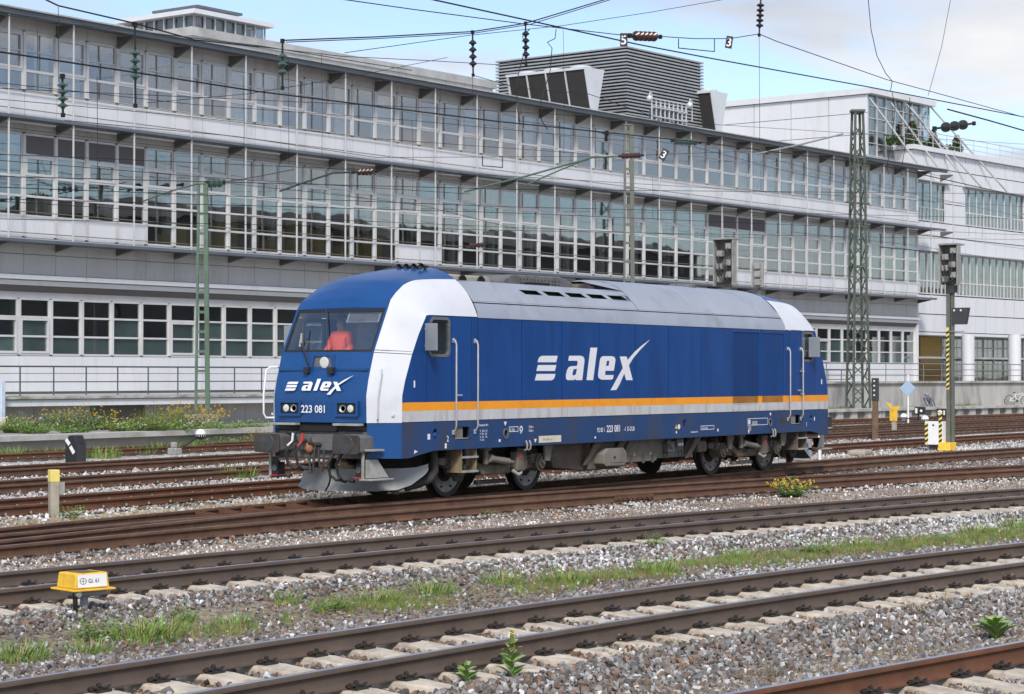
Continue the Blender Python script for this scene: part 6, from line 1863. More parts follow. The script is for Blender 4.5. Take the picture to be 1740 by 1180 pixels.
# rusty post with a black perforated head
p = Vector((36.2, 9.2, 0)); zz36 = lambda v: 2.23 + (638.8 - v) * 80.0 / FPX
o = thing('marker_post', 'rust brown post with a black head carrying white dots at the right', 'post', (p.x, p.y, -.25))
MB().box(p.x - .07, p.x + .07, p.y - .10, p.y + .10, -.25, zz36(682)).build('post', M_rpost, o, bevel=.01)
MB().box(p.x - .085, p.x + .085, p.y - .125, p.y + .125, zz36(682), zz36(643)).build('head', M_sigd, o, bevel=.02)
for k in range(4): MB().cyl((p.x - .09, p.y, zz36(648 + k * 8)), (p.x - .105, p.y, zz36(648 + k * 8)), .035, n=10).build('dot', M_wht, o)
# yellow arrow sign
p = Vector((47.5, 13.2, 0)); zq = lambda v: 2.23 + (638.8 - v) * 91.0 / FPX
o = thing('arrow_sign', 'yellow arrow sign on a low concrete post behind the rusty post', 'sign', (p.x, p.y, -.25))
MB().box(p.x - .07, p.x + .07, p.y - .09, p.y + .09, -.25, zq(700)).build('post', M_post, o)
MB().box(p.x - .10, p.x - .07, p.y - .17, p.y + .17, zq(716), zq(697)).build('plate', M_yel, o)
MB().prism([(p.x - .1, p.y + a, zq(v)) for a, v in ((.34, 684), (.18, 686), (.02, 692), (-.28, 690), (-.28, 696), (.0, 697), (.0, 700), (.10, 695), (.20, 692))], (.03, 0, 0)).build('arrow', M_yel, o)
# blue diamond sign
p = Vector((64.0, 19.4, 0)); zq = lambda v: 2.23 + (638.8 - v) * 108.0 / FPX
o = thing('diamond_sign', 'pale blue diamond sign on a thin white pole at the right', 'sign', (p.x, p.y, -.25))
MB().cyl((p.x, p.y, -.25), (p.x, p.y, zq(637)), .05, n=10).build('pole', M_wht, o, smooth=40)
MB().prism([(p.x - .06, p.y + a, z) for a, z in ((0, zq(647)), (.45, zq(660)), (0, zq(674)), (-.45, zq(660)))], (.02, 0, 0)).build('board', mat('pale_blue', (.38, .50, .66), .5, 0, .05, 4), o)
# point lanterns and weights
def point_lantern(x, y, label, slot):
    o = thing('point_lantern', label, 'lantern', (x, y, -.2), 'switch lanterns')
    MB().cyl((x, y, -.2), (x, y, .28), .05, n=10).build('stem', M_blk, o)
    b_ = MB().box(x - .14, x + .14, y - .32, y + .16, .28, .66).build('case', M_blk, o, bevel=.02)
    if slot:
        MB().lathe([(.13, 0), (.13, .004)], (x - .145, y - .02, .47), (-1, 0, 0), 20).build('disc', M_wht, o); MB().box(x - .156, x - .15, y - .15, y + .11, .45, .49).build('bar', M_blk, o)
        MB().box(x - .146, x - .142, y - .27, y - .19, .36, .58).build('bar', M_wht, o)
    else:
        MB().box(x - .146, x - .142, y - .0, y + .12, .34, .60).build('bar', M_wht, o); MB().lathe([(.07, 0), (.07, .004)], (x - .145, y - .2, .47), (-1, 0, 0), 16).build('disc', M_wht, o)
    w = MB(); w.ball((x - .1, y + .75, .15), .19, 14, 10); wo = w.build('weight', M_wht, o, smooth=60)
    MB().lathe([(.195, 0), (.17, -.10), (.10, -.16), (.01, -.19)], (x - .1, y + .75, .15), (0, 0, 1), 14).build('weight_underside', M_blk, o, smooth=60)
    MB().bar((x, y, .0), (x - .1, y + .75, .1), .05).build('lever', M_blk, o)
    MB().box(x - .3, x + .3, y - .15, y + .3, -.22, -.02).build('base', M_sigd, o, bevel=.02)
point_lantern(61.0, 17.6, 'black switch lantern with white bar beside the diamond sign pole', False)
point_lantern(56.4, 14.6, 'black switch lantern with white round mark left of the striped mast', True)
# ball lever on the left
p = Vector((11.0, 21.2, 0))
o = thing('switch_lever', 'switch lever with black and white ball weight at the left', 'lever', (p.x, p.y, -.2))
MB().ball((p.x + .25, p.y - .25, .40), .17, 14, 10).build('weight', M_wht, o, smooth=60)
MB().lathe([(.175, 0), (.15, -.10), (.09, -.15), (.01, -.175)], (p.x + .25, p.y - .25, .40), (0, 0, 1), 14).build('weight_underside', M_blk, o, smooth=60)
MB().bar((p.x - .25, p.y + .3, -.12), (p.x + .25, p.y - .25, .36), .06).build('lever', M_blk, o)
MB().box(p.x - .45, p.x - .15, p.y + .15, p.y + .5, -.22, -.02).box(p.x - .4, p.x - .25, p.y + .25, p.y + .42, -.02, .16).build('stand', M_lgrey, o, bevel=.03)
# black dwarf signal with two white bars
p = Vector((3.2, 18.2, 0)); zq = lambda v: 2.23 + (638.8 - v) * 59.0 / FPX
o = thing('dwarf_signal', 'squat black signal box with two white slanting bars at the left', 'signal', (p.x, p.y, -.25))
prof = [(-.24, -.2), (-.24, zq(750)), (-.12, zq(737)), (.10, zq(737)), (.20, zq(750)), (.20, -.2)]
MB().prism([(p.x - .25, p.y - a, z) for a, z in prof], (.34, 0, 0)).build('case', M_blk, o, bevel=.02)
MB().box(p.x - .24, p.x + .085, p.y - .215, p.y - .201, -.2, zq(751)).build('side_sheet', M_sigd, o)
for a0, v0, a1, v1 in ((.20, 743.5, .07, 752), (.04, 755, -.10, 766)):
    A, Bq = Vector((p.x - .258, p.y + a0, zq(v0))), Vector((p.x - .258, p.y + a1, zq(v1)))
    MB().bar(A, Bq, .004, .11, up=(0, 0, 1)).build('bar', M_wht, o)
# white post at the left edge
p = atd(3, 700, 74); o = thing('edge_post', 'white and pale blue post cut by the left picture edge', 'post', (p.x, p.y, -.2))
MB().box(p.x - .09, p.x + .09, p.y - .10, p.y + .14, -.2, .75).build('foot', M_wht, o, bevel=.01)
MB().box(p.x - .085, p.x + .085, p.y - .09, p.y + .13, .75, 2.05).build('shaft', mat('post_pale_blue', (.55, .62, .72), .5), o, bevel=.01)
# concrete post with yellow top
p = Vector((-12.2, 3.45, 0)); zq = lambda v: 2.23 + (638.8 - v) * 36.1 / FPX
o = thing('boundary_post', 'square concrete post with yellow top in front of the red rusty track', 'post', (p.x, p.y, -.25))
R = Matrix.Rotation(-.45, 3, 'Z')
MB().obox((p.x, p.y, (zq(820) - .25) / 2), (.15, .15, zq(820) + .25), R).build('shaft', M_post, o, bevel=.008)
MB().obox((p.x, p.y, (zq(820) + zq(799)) / 2), (.165, .165, zq(799) - zq(820)), R).build('yellow_top', M_yelp, o, bevel=.012)
MB().obox((p.x + .09, p.y - .1, zq(830)), (.10, .02, .2), R).build('plate', M_lgrey, o)
# yellow track box with its sign
p = Vector((-22.25, -7.2, 0)); D = Vector((_r.x, _r.y, 0)); Nn = Vector((_d.x, _d.y, 0)).normalized()
zq = lambda v: 2.23 + (638.8 - v) * 21.9 / FPX
o = thing('track_box', 'yellow track connection box on a grey pipe leg in the left foreground', 'box', (p.x, p.y, -.33))
ang = -.26
R = Matrix.Rotation(ang, 3, 'Z')
def PB(a, b_, z): return Vector((p.x, p.y, 0)) + R @ Vector((a, b_, 0)) + Vector((0, 0, z))
zl, zh = zq(998), zq(972)
low = [PB(a, b_, zl) for a, b_ in ((-.20, -.19), (.21, -.19), (.21, .19), (-.20, .19))]; hig = [PB(a, b_, zh) for a, b_ in ((-.185, -.175), (.195, -.175), (.195, .175), (-.185, .175))]
MB().add(low + hig, [(0, 1, 5, 4), (1, 2, 6, 5), (2, 3, 7, 6), (3, 0, 4, 7), (4, 5, 6, 7), (3, 2, 1, 0)]).build('cover', M_yel, o, bevel=.014)
MB().add([PB(a, b_, z) for z in (zl - .022, zl - .001) for a, b_ in ((-.245, -.235), (.255, -.235), (.255, .235), (-.245, .235))], [(0, 1, 2, 3), (4, 5, 6, 7), (0, 1, 5, 4), (1, 2, 6, 5), (2, 3, 7, 6), (3, 0, 4, 7)]).build('flange', M_yel, o, bevel=.006)
MB().add([PB(a, b_, z) for z in (zl - .075, zl - .024) for a, b_ in ((-.17, -.17), (.18, -.17), (.18, .17), (-.17, .17))], [(0, 1, 2, 3), (4, 5, 6, 7), (0, 1, 5, 4), (1, 2, 6, 5), (2, 3, 7, 6), (3, 0, 4, 7)]).build('tray', M_sig, o, bevel=.01)
MB().add([PB(a, b_, zh + .003) for a, b_ in ((-.10, -.17), (.15, -.10), (.12, .14), (-.12, .10))], [(0, 1, 2, 3)]).build('dirt_patch', M_rpost, o)
MB().cyl(PB(-.02, -.06, -.36), PB(-.0, -.03, zl - .07), .042, n=14).build('leg', mat('pipe_grey', (.30, .30, .30), .5, .1, .15, 8), o, smooth=40)
MB().tube([PB(-.17, -.14, zl - .03), PB(-.17, -.14, zl - .10), PB(-.165, -.14, -.16), PB(-.12, -.10, -.28), PB(-.02, -.02, -.36)], .026, 10).build('cable', M_blk, o, smooth=50)
cc = PB(-.17, -.175, zl - .05); MB().cyl(cc, cc + R @ Vector((0, -.05, 0)), .03, n=12).build('cable_gland', M_sig, o)
# white plate on the right-hand face
def SG(a, z): return PB(-.165 + a * .34, -.1905 + .013 * z, 0) + Vector((0, 0, zl + .015 + z * (zh - zl - .03)))
def SGo(a, z): return SG(a, z) + R @ Vector((0, -.004, 0))
MB().add([SG(0, 0), SG(1, 0), SG(1, 1), SG(0, 1), SGo(0, 0), SGo(1, 0), SGo(1, 1), SGo(0, 1)], [(4, 5, 6, 7), (0, 1, 5, 4), (1, 2, 6, 5), (2, 3, 7, 6), (3, 0, 4, 7)]).build('sign', M_wht, o)
def SGt(x, y): return SG(x, y) + R @ Vector((0, -.0055, 0))
text_mesh('Gl. 61', 1.0, lambda x, y: SGt(.35 + x * .165, .34 + y * .46), 'lettering', M_blk, o, bold=.012)
ring_ = [SGt(.18 + .12 * math.cos(2 * PI * k / 24), .5 + .26 * math.sin(2 * PI * k / 24)) for k in range(24)]; rin = [SGt(.18 + .103 * math.cos(2 * PI * k / 24), .5 + .225 * math.sin(2 * PI * k / 24)) for k in range(24)]
MB().add(ring_ + rin, [(k, (k + 1) % 24, 24 + (k + 1) % 24, 24 + k) for k in range(24)]).build('emblem', M_blk, o)
MB().add([SGt(.07, .49), SGt(.29, .49), SGt(.29, .52), SGt(.07, .52)], [(0, 1, 2, 3)]).build('emblem', M_blk, o)
MB().add([SGt(.174, .25) + R @ Vector((0, -.001, 0)), SGt(.188, .25) + R @ Vector((0, -.001, 0)), SGt(.188, .75) + R @ Vector((0, -.001, 0)), SGt(.174, .75) + R @ Vector((0, -.001, 0))], [(0, 1, 2, 3)]).build('emblem', M_blk, o)
# red and white stake, grey box and slab behind the locomotive
p = Vector((17.3, 2.75, 0)); o = thing('stake', 'short white stake with a red band behind the rear of the locomotive', 'stake', (p.x, p.y, -.2))
MB().cyl((p.x, p.y, -.25), (p.x, p.y, .50), .05, n=12).build('shaft', M_wht, o, smooth=40)
MB().cyl((p.x, p.y, .12), (p.x, p.y, .30), .053, n=12).build('band', M_red, o, smooth=40)
o = thing('ground_box', 'small grey box with a white plate behind the rear of the locomotive', 'box', (16.9, 3.1, -.2))
MB().box(16.7, 17.1, 2.9, 3.35, -.2, .40).build('case', mat('box_bluegrey', (.30, .34, .38), .5, 0, .1, 4), o, bevel=.02)
MB().box(16.69, 16.70, 2.92, 3.06, .05, .32).build('plate', M_wht, o)
o = tag(MB().obox((21.4, 3.3, -.12), (1.15, .55, .16), Matrix.Rotation(.2, 3, 'Z')).build('concrete_slab', M_post, bevel=.05), 'pale concrete slab lying on the ballast right of the locomotive', 'slab')

# ================================================================== OVERHEAD LINE
def wire(label, Y, pts, r=.014, m=None, sag=0.0, group='overhead wires'):
    P = [aty(u, v, y_) for (u, v, y_) in [(q[0], q[1], q[2] if len(q) > 2 else Y) for q in pts]]
    if len(P) == 2 and sag:
        P = [P[0].lerp(P[1], t) - Vector((0, 0, sag * 4 * t * (1 - t))) for t in np.linspace(0, 1, 9)]
    o = MB().tube(P, r, 6).build('overhead_wire', m or M_wire, smooth=60)
    return tag(o, label, 'wire', group)
wire('thick black wire falling from top centre to the right edge', 9, [(700, -8), (893, 34), (1085, 76), (1200, 98), (1470, 147), (1760, 203)], .022)
wire('cross wire dipping between the two upper left insulators', 12, [(480, 69), (640, 63), (803, 54), (893, 40), (1040, -4)], .020)
wire('wire parallel to the upper left insulator cross wire', 12, [(486, 72), (640, 66), (803, 57), (900, 42), (1056, -6)], .014)
wire('wire from the top left corner down to the left insulator', 14, [(70, -4), (99, 10), (229, 40), (330, 68), (440, 80)], .020)
wire('pale green wire crossing below the roof edge at far left', 16, [(-10, 23), (85, 37), (270, 58), (440, 78), (700, 120)], .014, M_wireg)
wire('long sloping wire over the upper left windows', 10, [(-10, 87), (220, 122), (440, 156), (840, 206), (1200, 243), (1500, 282), (1760, 340)], .020)
wire('thin wire from upper centre to the disc insulator', 7, [(560, -4), (700, 16), (882, 40), (1057, 60), (1076, 62)], .013)
wire('thin wire right of the disc insulator', 7, [(1118, 62), (1180, 66), (1240, 66), (1290, 58), (1318, 70), (1508, 136), (1590, 158), (1760, 205)], .014)
wire('thin wire rising from lower left insulators to top right', 18, [(586, 90), (800, 60), (955, 44), (1100, 22), (1250, -4)], .013)
wire('thin catenary wire behind the left insulators', 20, [(400, 75), (580, 96), (740, 104), (840, 110), (930, 103)], .013)
wire('catenary wire dropping to the plant room from the insulator', 20, [(803, 128), (880, 150), (1000, 160), (1180, 222), (1300, 260)], .013)
wire('curved feeder wire hanging from the left tall insulator', 12, [(900, 50), (888, 62), (893, 80), (880, 130), (878, 180), (884, 213)], .015)
wire('curved feeder wire hanging from the cross wire knot', 12, [(945, 50), (943, 66), (930, 72), (938, 82), (935, 120), (918, 175), (920, 205), (930, 220)], .015)
wire('black cable hanging from the top edge towards the glazed wing', 10, [(1475, -4), (1480, 50), (1490, 95), (1505, 125), (1516, 138), (1513, 156)], .016)
wire('thin straight wire from the top edge to the right wires', 10, [(1616, -4), (1600, 80), (1577, 163)], .012)
wire('curved jumper wire in front of the glazed wing, left one', 10, [(1516, 157), (1521, 185), (1515, 240), (1507, 285), (1510, 296)], .014)
wire('curved jumper wire in front of the glazed wing, right one', 10, [(1546, 166), (1545, 200), (1538, 250), (1531, 292), (1533, 299)], .014)
wire('thick dark cable ending at the right edge below the discs', 8, [(1610, 186), (1680, 205), (1760, 228)], .03)
for i, (v0, v1, v2, Y) in enumerate(((300, 322, 330, 12), (318, 352, 372, 14), (150, 190, 246, 22), (372, 392, 408, 22), (338, 362, 400, 18), (262, 300, 352, 24))):
    wire(('lowest contact wire across the middle storey', 'second contact wire across the middle storey windows', 'catenary wire across the top storey windows', 'thin wire along the lower canopy', 'contact wire between the middle storey rows', 'catenary wire just below the upper canopy')[i], Y, [(-10, v0), (870, v1), (1750, v2)], .011)
for i, (u, v0, v1, Y) in enumerate(((99, 12, 140, 14), (480, 70, 92, 12), (1290, 60, 245, 7), (803, 128, 180, 12), (165, 130, 300, 14), (490, 100, 280, 18))):
    wire(('thin dropper wire above the leftmost insulator', 'short dropper above the second left insulator', 'long thin dropper below the top right insulator', 'thin dropper below the dark insulator at top centre', 'thin dropper across the left upper windows', 'thin dropper across the windows left of centre')[i], Y, [(u, v0), (u + 1, v1)], .008, group='dropper wires')

FINE = [('thin wire crossing the upper left windows towards the mast', 20, [(-10, 140), (330, 178), (700, 205), (1068, 240)]), ('thin wire below the upper left spandrel', 22, [(-10, 168), (300, 196), (640, 236), (1000, 262)]),
        ('thin wire across the left middle storey, upper', 20, [(-10, 272), (330, 300), (800, 330)]), ('thin wire across the left middle storey, lower', 20, [(-10, 342), (430, 368), (900, 388), (1300, 405)]),
        ('thin slanting wire from the left canopy to the brown insulator', 18, [(110, 205), (400, 232), (640, 268), (1052, 266)]), ('thin slanting wire right of the slim mast', 18, [(1092, 264), (1250, 258), (1430, 262), (1600, 300)]),
        ('thin wire across the right middle storey', 22, [(1100, 330), (1400, 372), (1750, 425)]), ('thin wire across the white panelled building, upper', 20, [(1300, 268), (1500, 318), (1750, 372)]),
        ('thin wire across the white panelled building, lower', 20, [(1350, 395), (1560, 418), (1750, 450)]), ('thin wire slanting up before the left upper windows', 18, [(250, 175), (420, 160), (590, 132), (760, 98)]),
        ('thin slanting wire from the light green mast down to the right', 24, [(380, 311), (560, 330), (720, 350), (900, 395)]), ('thin wire along the upper canopy at the right', 18, [(880, 205), (1180, 250), (1330, 290), (1590, 345)])]
for lb, Y, pts in FINE: wire(lb, Y, pts, .010)
for i, (u, v0, v1, Y) in enumerate(((62, 30, 120, 14), (413, 128, 285, 20), (546, 90, 270, 18), (700, 205, 330, 20), (957, 50, 262, 12), (1108, 300, 372, 22), (1668, 330, 405, 20), (1645, 348, 402, 20))):
    wire(('dropper at the far left roof edge', 'dropper between the second and third left strut groups', 'dropper left of the rib insulator', 'dropper right of the rib insulator', 'long dropper left of the slim mast', 'short dropper right of the slim mast', 'right dropper before the white panelled building', 'left dropper before the white panelled building')[i], Y, [(u, v0), (u + 2, (v0 + v1) / 2), (u + 1, v1)], .007, group='dropper wires')
def insulator(label, a, b, n, r, m, fit=.35, group='insulators'):
    a, b = Vector(a), Vector(b)
    o = thing('insulator', label, 'insulator', tuple(b), group)
    d = (b - a); L_ = d.length; d.normalize()
    MB().cyl(a, b, r * .22, n=8).build('rod', M_wire, o, smooth=40)
    for k in range(n):
        c = a + d * (L_ * (fit / 2 + (1 - fit) * (k + .5) / n)); h = L_ * (1 - fit) / n
        MB().lathe([(r * .3, -h * .45), (r, -h * .1), (r, h * .05), (r * .45, h * .2), (r * .3, h * .45)], c, d, 16).build('shed', m, o, smooth=40)
    MB().obox(a, (r * .7, r * .7, r * .9)).build('upper_clamp', M_wire, o)
    MB().obox(b, (r * .6, r * .6, r * .8)).build('lower_clamp', M_wire, o)
insulator('black stacked insulator hanging at top centre, left of the pair', aty(803, 55, 12), aty(804, 128, 12), 4, .115, M_blk)
insulator('black stacked insulator hanging at top centre, right of the pair', aty(893, 40, 12), aty(894, 112, 12), 4, .115, M_blk)
insulator('grey green insulator hanging left of centre at the roof edge', aty(480, 70, 12), aty(480, 150, 12), 3, .12, M_porcg, .5)
insulator('green insulator hanging before the upper left windows', aty(229, 42, 14), aty(230, 180, 14), 4, .13, M_porcg, .62)
insulator('leftmost green insulator hanging before the top storey windows', aty(106, 130, 14), aty(107, 196, 14), 4, .13, M_porcg, .3)
insulator('black insulator hanging from the top edge at right', aty(1293, -6, 7), aty(1290, 60, 7), 5, .12, M_blk, .35)
insulator('thick dark drum insulator lying in the wire at top right of centre', aty(1070, 61, 7), aty(1122, 63, 7), 5, .145, M_porc, .3)
insulator('row of three dark discs in the wire at right', aty(1588, 219, 10), aty(1655, 210, 10), 3, .21, M_blk, .35)
insulator('brown ribbed insulator beside the slim mast', aty(1052, 266, 17), aty(1092, 264, 17), 5, .11, M_porc, .2)
insulator('dark and white ribbed insulator over the upper canopy', aty(600, 293, 16), aty(640, 291, 16), 4, .11, M_porc, .35)
insulator('green drum insulator on top of the light green mast', aty(350, 312, mL.y), aty(380, 311, mL.y), 3, .17, M_porcg, .2)
insulator('green insulator assembly before the roof right of the slim mast', aty(1142, 240, 17), aty(1190, 243, 17), 5, .12, M_porcg, .25)
insulator('pale ribbed insulator low over the locomotive roof', aty(790, 418, 14), aty(830, 416, 14), 4, .08, M_porc, .4)
def arm(label, Y, pts, r, m):
    P = [aty(u, v, Y) for u, v in pts]
    return tag(MB().tube(P, r, 8).build('registration_arm', m, smooth=50), label, 'arm', 'registration arms')
arm('light green slanting arm left of the slim mast, upper one', 17, [(790, 326), (900, 298), (1006, 268), (1052, 266)], .035, M_green)
arm('light green slanting arm left of the slim mast, lower one', 17, [(893, 315), (950, 290), (1006, 268)], .03, M_green)
arm('dark slanting arm left of the light green mast', mL.y, [(244, 342), (290, 325), (335, 313)], .03, M_greend)
arm('dark slanting arm left of centre below the upper canopy', 16, [(476, 325), (530, 306), (566, 294), (600, 293)], .03, M_sigd)
arm('grey slanting arm before the right upper windows', 12, [(1285, 262), (1360, 246), (1432, 228)], .035, M_sig)
arm('short dark arm right of the lattice mast', 20, [(1495, 420), (1550, 425), (1595, 430)], .03, M_sigd)
arm('wire arm from the light green mast to the right', mL.y, [(380, 310), (440, 300), (500, 288)], .018, M_sigd)
for i, (u, v, ch, Y, tlt) in enumerate(((1060, 68, '5', 7, 0), (1239, 72, '3', 7, .15), (1128, 263, '3', 17, .5))):
    c = aty(u, v, Y); w, h = (.105, .19) if Y < 10 else (.13, .22)
    o = thing('number_plate', ('black plate with a white 5 left of the drum insulator', 'black plate with a white 3 hanging from the top right wire', 'tilted black plate with a white 3 beside the slim mast')[i], 'plate', tuple(c), 'number plates in the wires')
    Rr = Vector((_r.x, _r.y, 0)).normalized(); Uu = Vector((0, 0, 1)); cs, sn = math.cos(tlt), math.sin(tlt)
    ex, ey = Rr * cs + Uu * -sn, Uu * cs + Rr * sn
    MB().prism([c - ex * w - ey * h, c + ex * w - ey * h, c + ex * w + ey * h, c - ex * w + ey * h], Vector((_d.x, _d.y, 0)) * .02).build('board', M_blk, o)
    text_mesh(ch, h * 1.9, lambda x, y: c + ex * (x - h * .50) + ey * (y - h * .66) - Vector((_d.x, _d.y, 0)) * .004, 'figure', M_wht, o, bold=.006)
for i, (u0, v0, u1, v1) in enumerate(((1153, 66, 1214, 66), (820, 265, 854, 268))):
    pts = [(u0, v0), (u0, v0 + 16), (u1, v0 + 22), (u1, v1)] if i == 0 else [(u0, v0), (u0, v0 + 17), (u1, v0 + 20), (u1, v1)]
    wire(('square wire loop hanging at top right of centre', 'square wire loop hanging before the upper windows')[i], 7 if i == 0 else 12, pts, .016, group='wire loops')

# ================================================================== BICYCLES
def bicycle(label, x, y, z, rz, lean, colour):
    o = thing('bicycle', label, 'bicycle', (x, y, z), 'bicycles by the ramp wall')
    fm = mat('bike_paint_%d' % int(x), colour, .4)
    M = Matrix.Translation((x, y, z)) @ Matrix.Rotation(rz, 4, 'Z') @ Matrix.Rotation(lean, 4, 'X')
    T = lambda p: M @ Vector(p)
    for cx in (-.52, .52):
        mb = MB(); mb.tube([T((cx + .33 * math.cos(2 * PI * k / 24), 0, .34 + .33 * math.sin(2 * PI * k / 24))) for k in range(25)], .02, 6, cap=False)
        w = mb.build('wheel', M_blk, o, smooth=50)
        sp = MB()
        for k in range(10): sp.cyl(T((cx, 0, .34)), T((cx + .32 * math.cos(2 * PI * k / 10), 0, .34 + .32 * math.sin(2 * PI * k / 10))), .004, n=4)
        sp.build('spokes', M_alu, w)
        MB().cyl(T((cx, -.04, .34)), T((cx, .04, .34)), .03, n=10).build('hub', M_alu, w)
    fr = MB()
    for a, b_ in (((-.52, 0, .34), (-.06, 0, .32)), ((-.06, 0, .32), (-.18, 0, .80)), ((-.52, 0, .34), (-.15, 0, .68)), ((-.15, 0, .72), (.34, 0, .80)), ((-.06, 0, .32), (.36, 0, .72)), ((.33, 0, .88), (.52, 0, .34))):
        fr.cyl(T(a), T(b_), .02, n=8)
    fr.build('frame', fm, o, smooth=40)
    MB().tube([T((.30, -.27, 1.0)), T((.36, -.2, .98)), T((.33, 0, .94)), T((.36, .2, .98)), T((.30, .27, 1.0))], .013, 6).build('handlebar', M_alu, o, smooth=40)
    MB().cyl(T((.33, 0, .86)), T((.33, 0, .95)), .018, n=8).build('stem', M_alu, o)
    MB().ball(T((-.20, 0, .86)), .1, 10, 6, (1.3, .7, .35)).build('saddle', M_blk, o, smooth=60)
    MB().lathe([(.09, -.01), (.09, .01)], T((-.06, -.05, .32)), M.to_3x3() @ Vector((0, 1, 0)), 14).build('chainring', M_sigd, o)
bicycle('dark blue bicycle leaning low against the ramp wall', 80.0, gedge(80, 5.5), .30, .1, -.45, (.03, .05, .20))
bicycle('white bicycle standing at the right edge by the ramp wall', 90.5, gedge(90.5, 5.3), .30, -.9, -.15, (.70, .70, .70))

# ================================================================== PLANTS
M_g1 = mat('leaf_bright', (.185, .315, .050), 0.7, 0, .25, 6)
M_g2 = mat('leaf_mid', (.115, .225, .038), 0.7, 0, .25, 6)
M_g3 = mat('leaf_olive', (.200, .215, .060), 0.7, 0, .25, 6)
M_g4 = mat('leaf_dark', (.040, .085, .022), 0.7, 0, .25, 6)
M_fl = mat('flower_yellow', (.75, .50, .03), 0.7, 0, .15, 6)
M_fw = mat('flower_white', (.70, .70, .62), 0.7, 0, .1, 6)
M_mull = mat('mullein_leaf', (.25, .345, .115), 0.8, 0, .2, 8)
M_straw = mat('straw', (.36, .27, .13), 0.8, 0, .25, 6)
M_twig = mat('twig_brown', (.12, .075, .045), 0.8, 0, .25, 6)
def blade(mb, rr, base, h, w, lean, az, m):
    d = Vector((math.cos(az), math.sin(az), 0)); sd = Vector((-math.sin(az), math.cos(az), 0))
    pts = []
    for t in (0, .4, .75, 1):
        c = Vector(base) + d * (lean * t * t) + Vector((0, 0, h * t * (1 - .12 * t)))
        ww = w * (1 - t) ** .7
        pts.append((c - sd * ww, c + sd * ww))
    vs = [p for q in pts[:3] for p in q] + [pts[3][0]]
    mb.add(vs, [(0, 1, 3, 2), (2, 3, 5, 4), (4, 5, 6)], m)
def tuft(seed, n, r, h0, h1, w, mats_n=3, lean=.5):
    rr = random.Random(seed); mb = MB()
    for _ in range(n):
        a, q = rr.uniform(0, 2 * PI), r * math.sqrt(rr.random())
        az = a + rr.uniform(-.8, .8); h = rr.uniform(h0, h1)
        blade(mb, rr, (q * math.cos(a), q * math.sin(a), -.02), h, w * rr.uniform(.6, 1.3), h * lean * rr.uniform(.2, 1), az, rr.choices(range(mats_n), [5, 3, 2][:mats_n])[0])
    return mb
def feather(seed, stems, r, h0, h1, leaf, flowers=0, spread=.35):
    """bushy herb: stems with many small leaves, flower heads on top"""
    rr = random.Random(seed); mb = MB()
    for _ in range(stems):
        a, q = rr.uniform(0, 2 * PI), r * math.sqrt(rr.random())
        b0 = Vector((q * math.cos(a) * .5, q * math.sin(a) * .5, -.03)); h = rr.uniform(h0, h1) * (1 - .35 * q / max(r, .01))
        tip = b0 + Vector((math.cos(a) * q * (1 + spread), math.sin(a) * q * (1 + spread), h))
        n = max(5, int(h / leaf * 1.5))
        for k in range(n):
            t = (k + .5) / n; p = b0.lerp(tip, t) + Vector((0, 0, .05 * h * math.sin(t * 3)))
            az = rr.uniform(0, 2 * PI); l_ = leaf * rr.uniform(.6, 1.3) * (1.15 - .6 * t)
            dv = Vector((math.cos(az), math.sin(az), rr.uniform(-.1, .7))).normalized(); sv = dv.cross(Vector((0, 0, 1))).normalized() * l_ * .30
            mb.add([p, p + dv * l_ * .5 + sv, p + dv * l_, p + dv * l_ * .5 - sv], [(0, 1, 2, 3)], rr.choices((0, 1, 2), (5, 3, 2))[0])
        mb.add([b0 + Vector((-.004, 0, 0)), b0 + Vector((.004, 0, 0)), tip], [(0, 1, 2)], 1)
        if flowers and rr.random() < flowers:
            for _k in range(5):
                c = tip + Vector((rr.uniform(-.03, .03), rr.uniform(-.03, .03), rr.uniform(-.02, .03))); s_ = rr.uniform(.004, .009)*(1 + leaf * 6)
                mb.add([c + Vector((-s_, -s_, 0)), c + Vector((s_, -s_, 0)), c + Vector((s_, s_, s_)), c + Vector((-s_, s_, s_))], [(0, 1, 2, 3)], 3)
                mb.add([c + Vector((0, -s_, -s_)), c + Vector((0, s_, -s_)), c + Vector((0, s_, s_)), c + Vector((0, -s_, s_))], [(0, 1, 2, 3)], 3)
    return mb
GM = [M_g1, M_g2, M_g3, M_fl]
def msh(mb, mats_, nm): return mb.mesh(nm, mats_, None, clean=False)
T_A = [msh(tuft(i, 260, .27, .06, .27, .0055, 3, .95), [M_g1, M_g2, M_straw, M_fl], 'grass_clump') for i in range(3)]
T_B = [msh(feather(10 + i, 60, .20, .18, .36, .055), GM, 'weed') for i in range(3)]
T_R = [msh(feather(20 + i, 230, .32, .30, .46, .07, .12), GM, 'ragwort') for i in range(2)]
T_H = [msh(feather(30 + i, 210, .75, .55, 1.15, .11, .25, .15), [M_g3, M_g2, M_g1, M_fl], 'tall_weed') for i in range(3)]
T_L = [msh(feather(40 + i, 240, .85, .30, .60, .11, .08, .1), [M_g1, M_g2, M_g3, M_fw], 'low_weed') for i in range(2)]
T_Y = [msh(feather(50 + i, 240, .70, .5, 1.0, .09, .35, .1), [M_g3, M_straw, M_g2, M_fl], 'yellow_bush') for i in range(2)]
T_S = [msh(tuft(60 + i, 60, .16, .08, .22, .004, 1, .9), [M_straw], 'straw_tuft') for i in range(2)]
T_D = [msh(feather(70 + i, 26, .2, .14, .28, .035), [M_twig, M_straw, M_g3, M_fl], 'dry_weed') for i in range(2)]
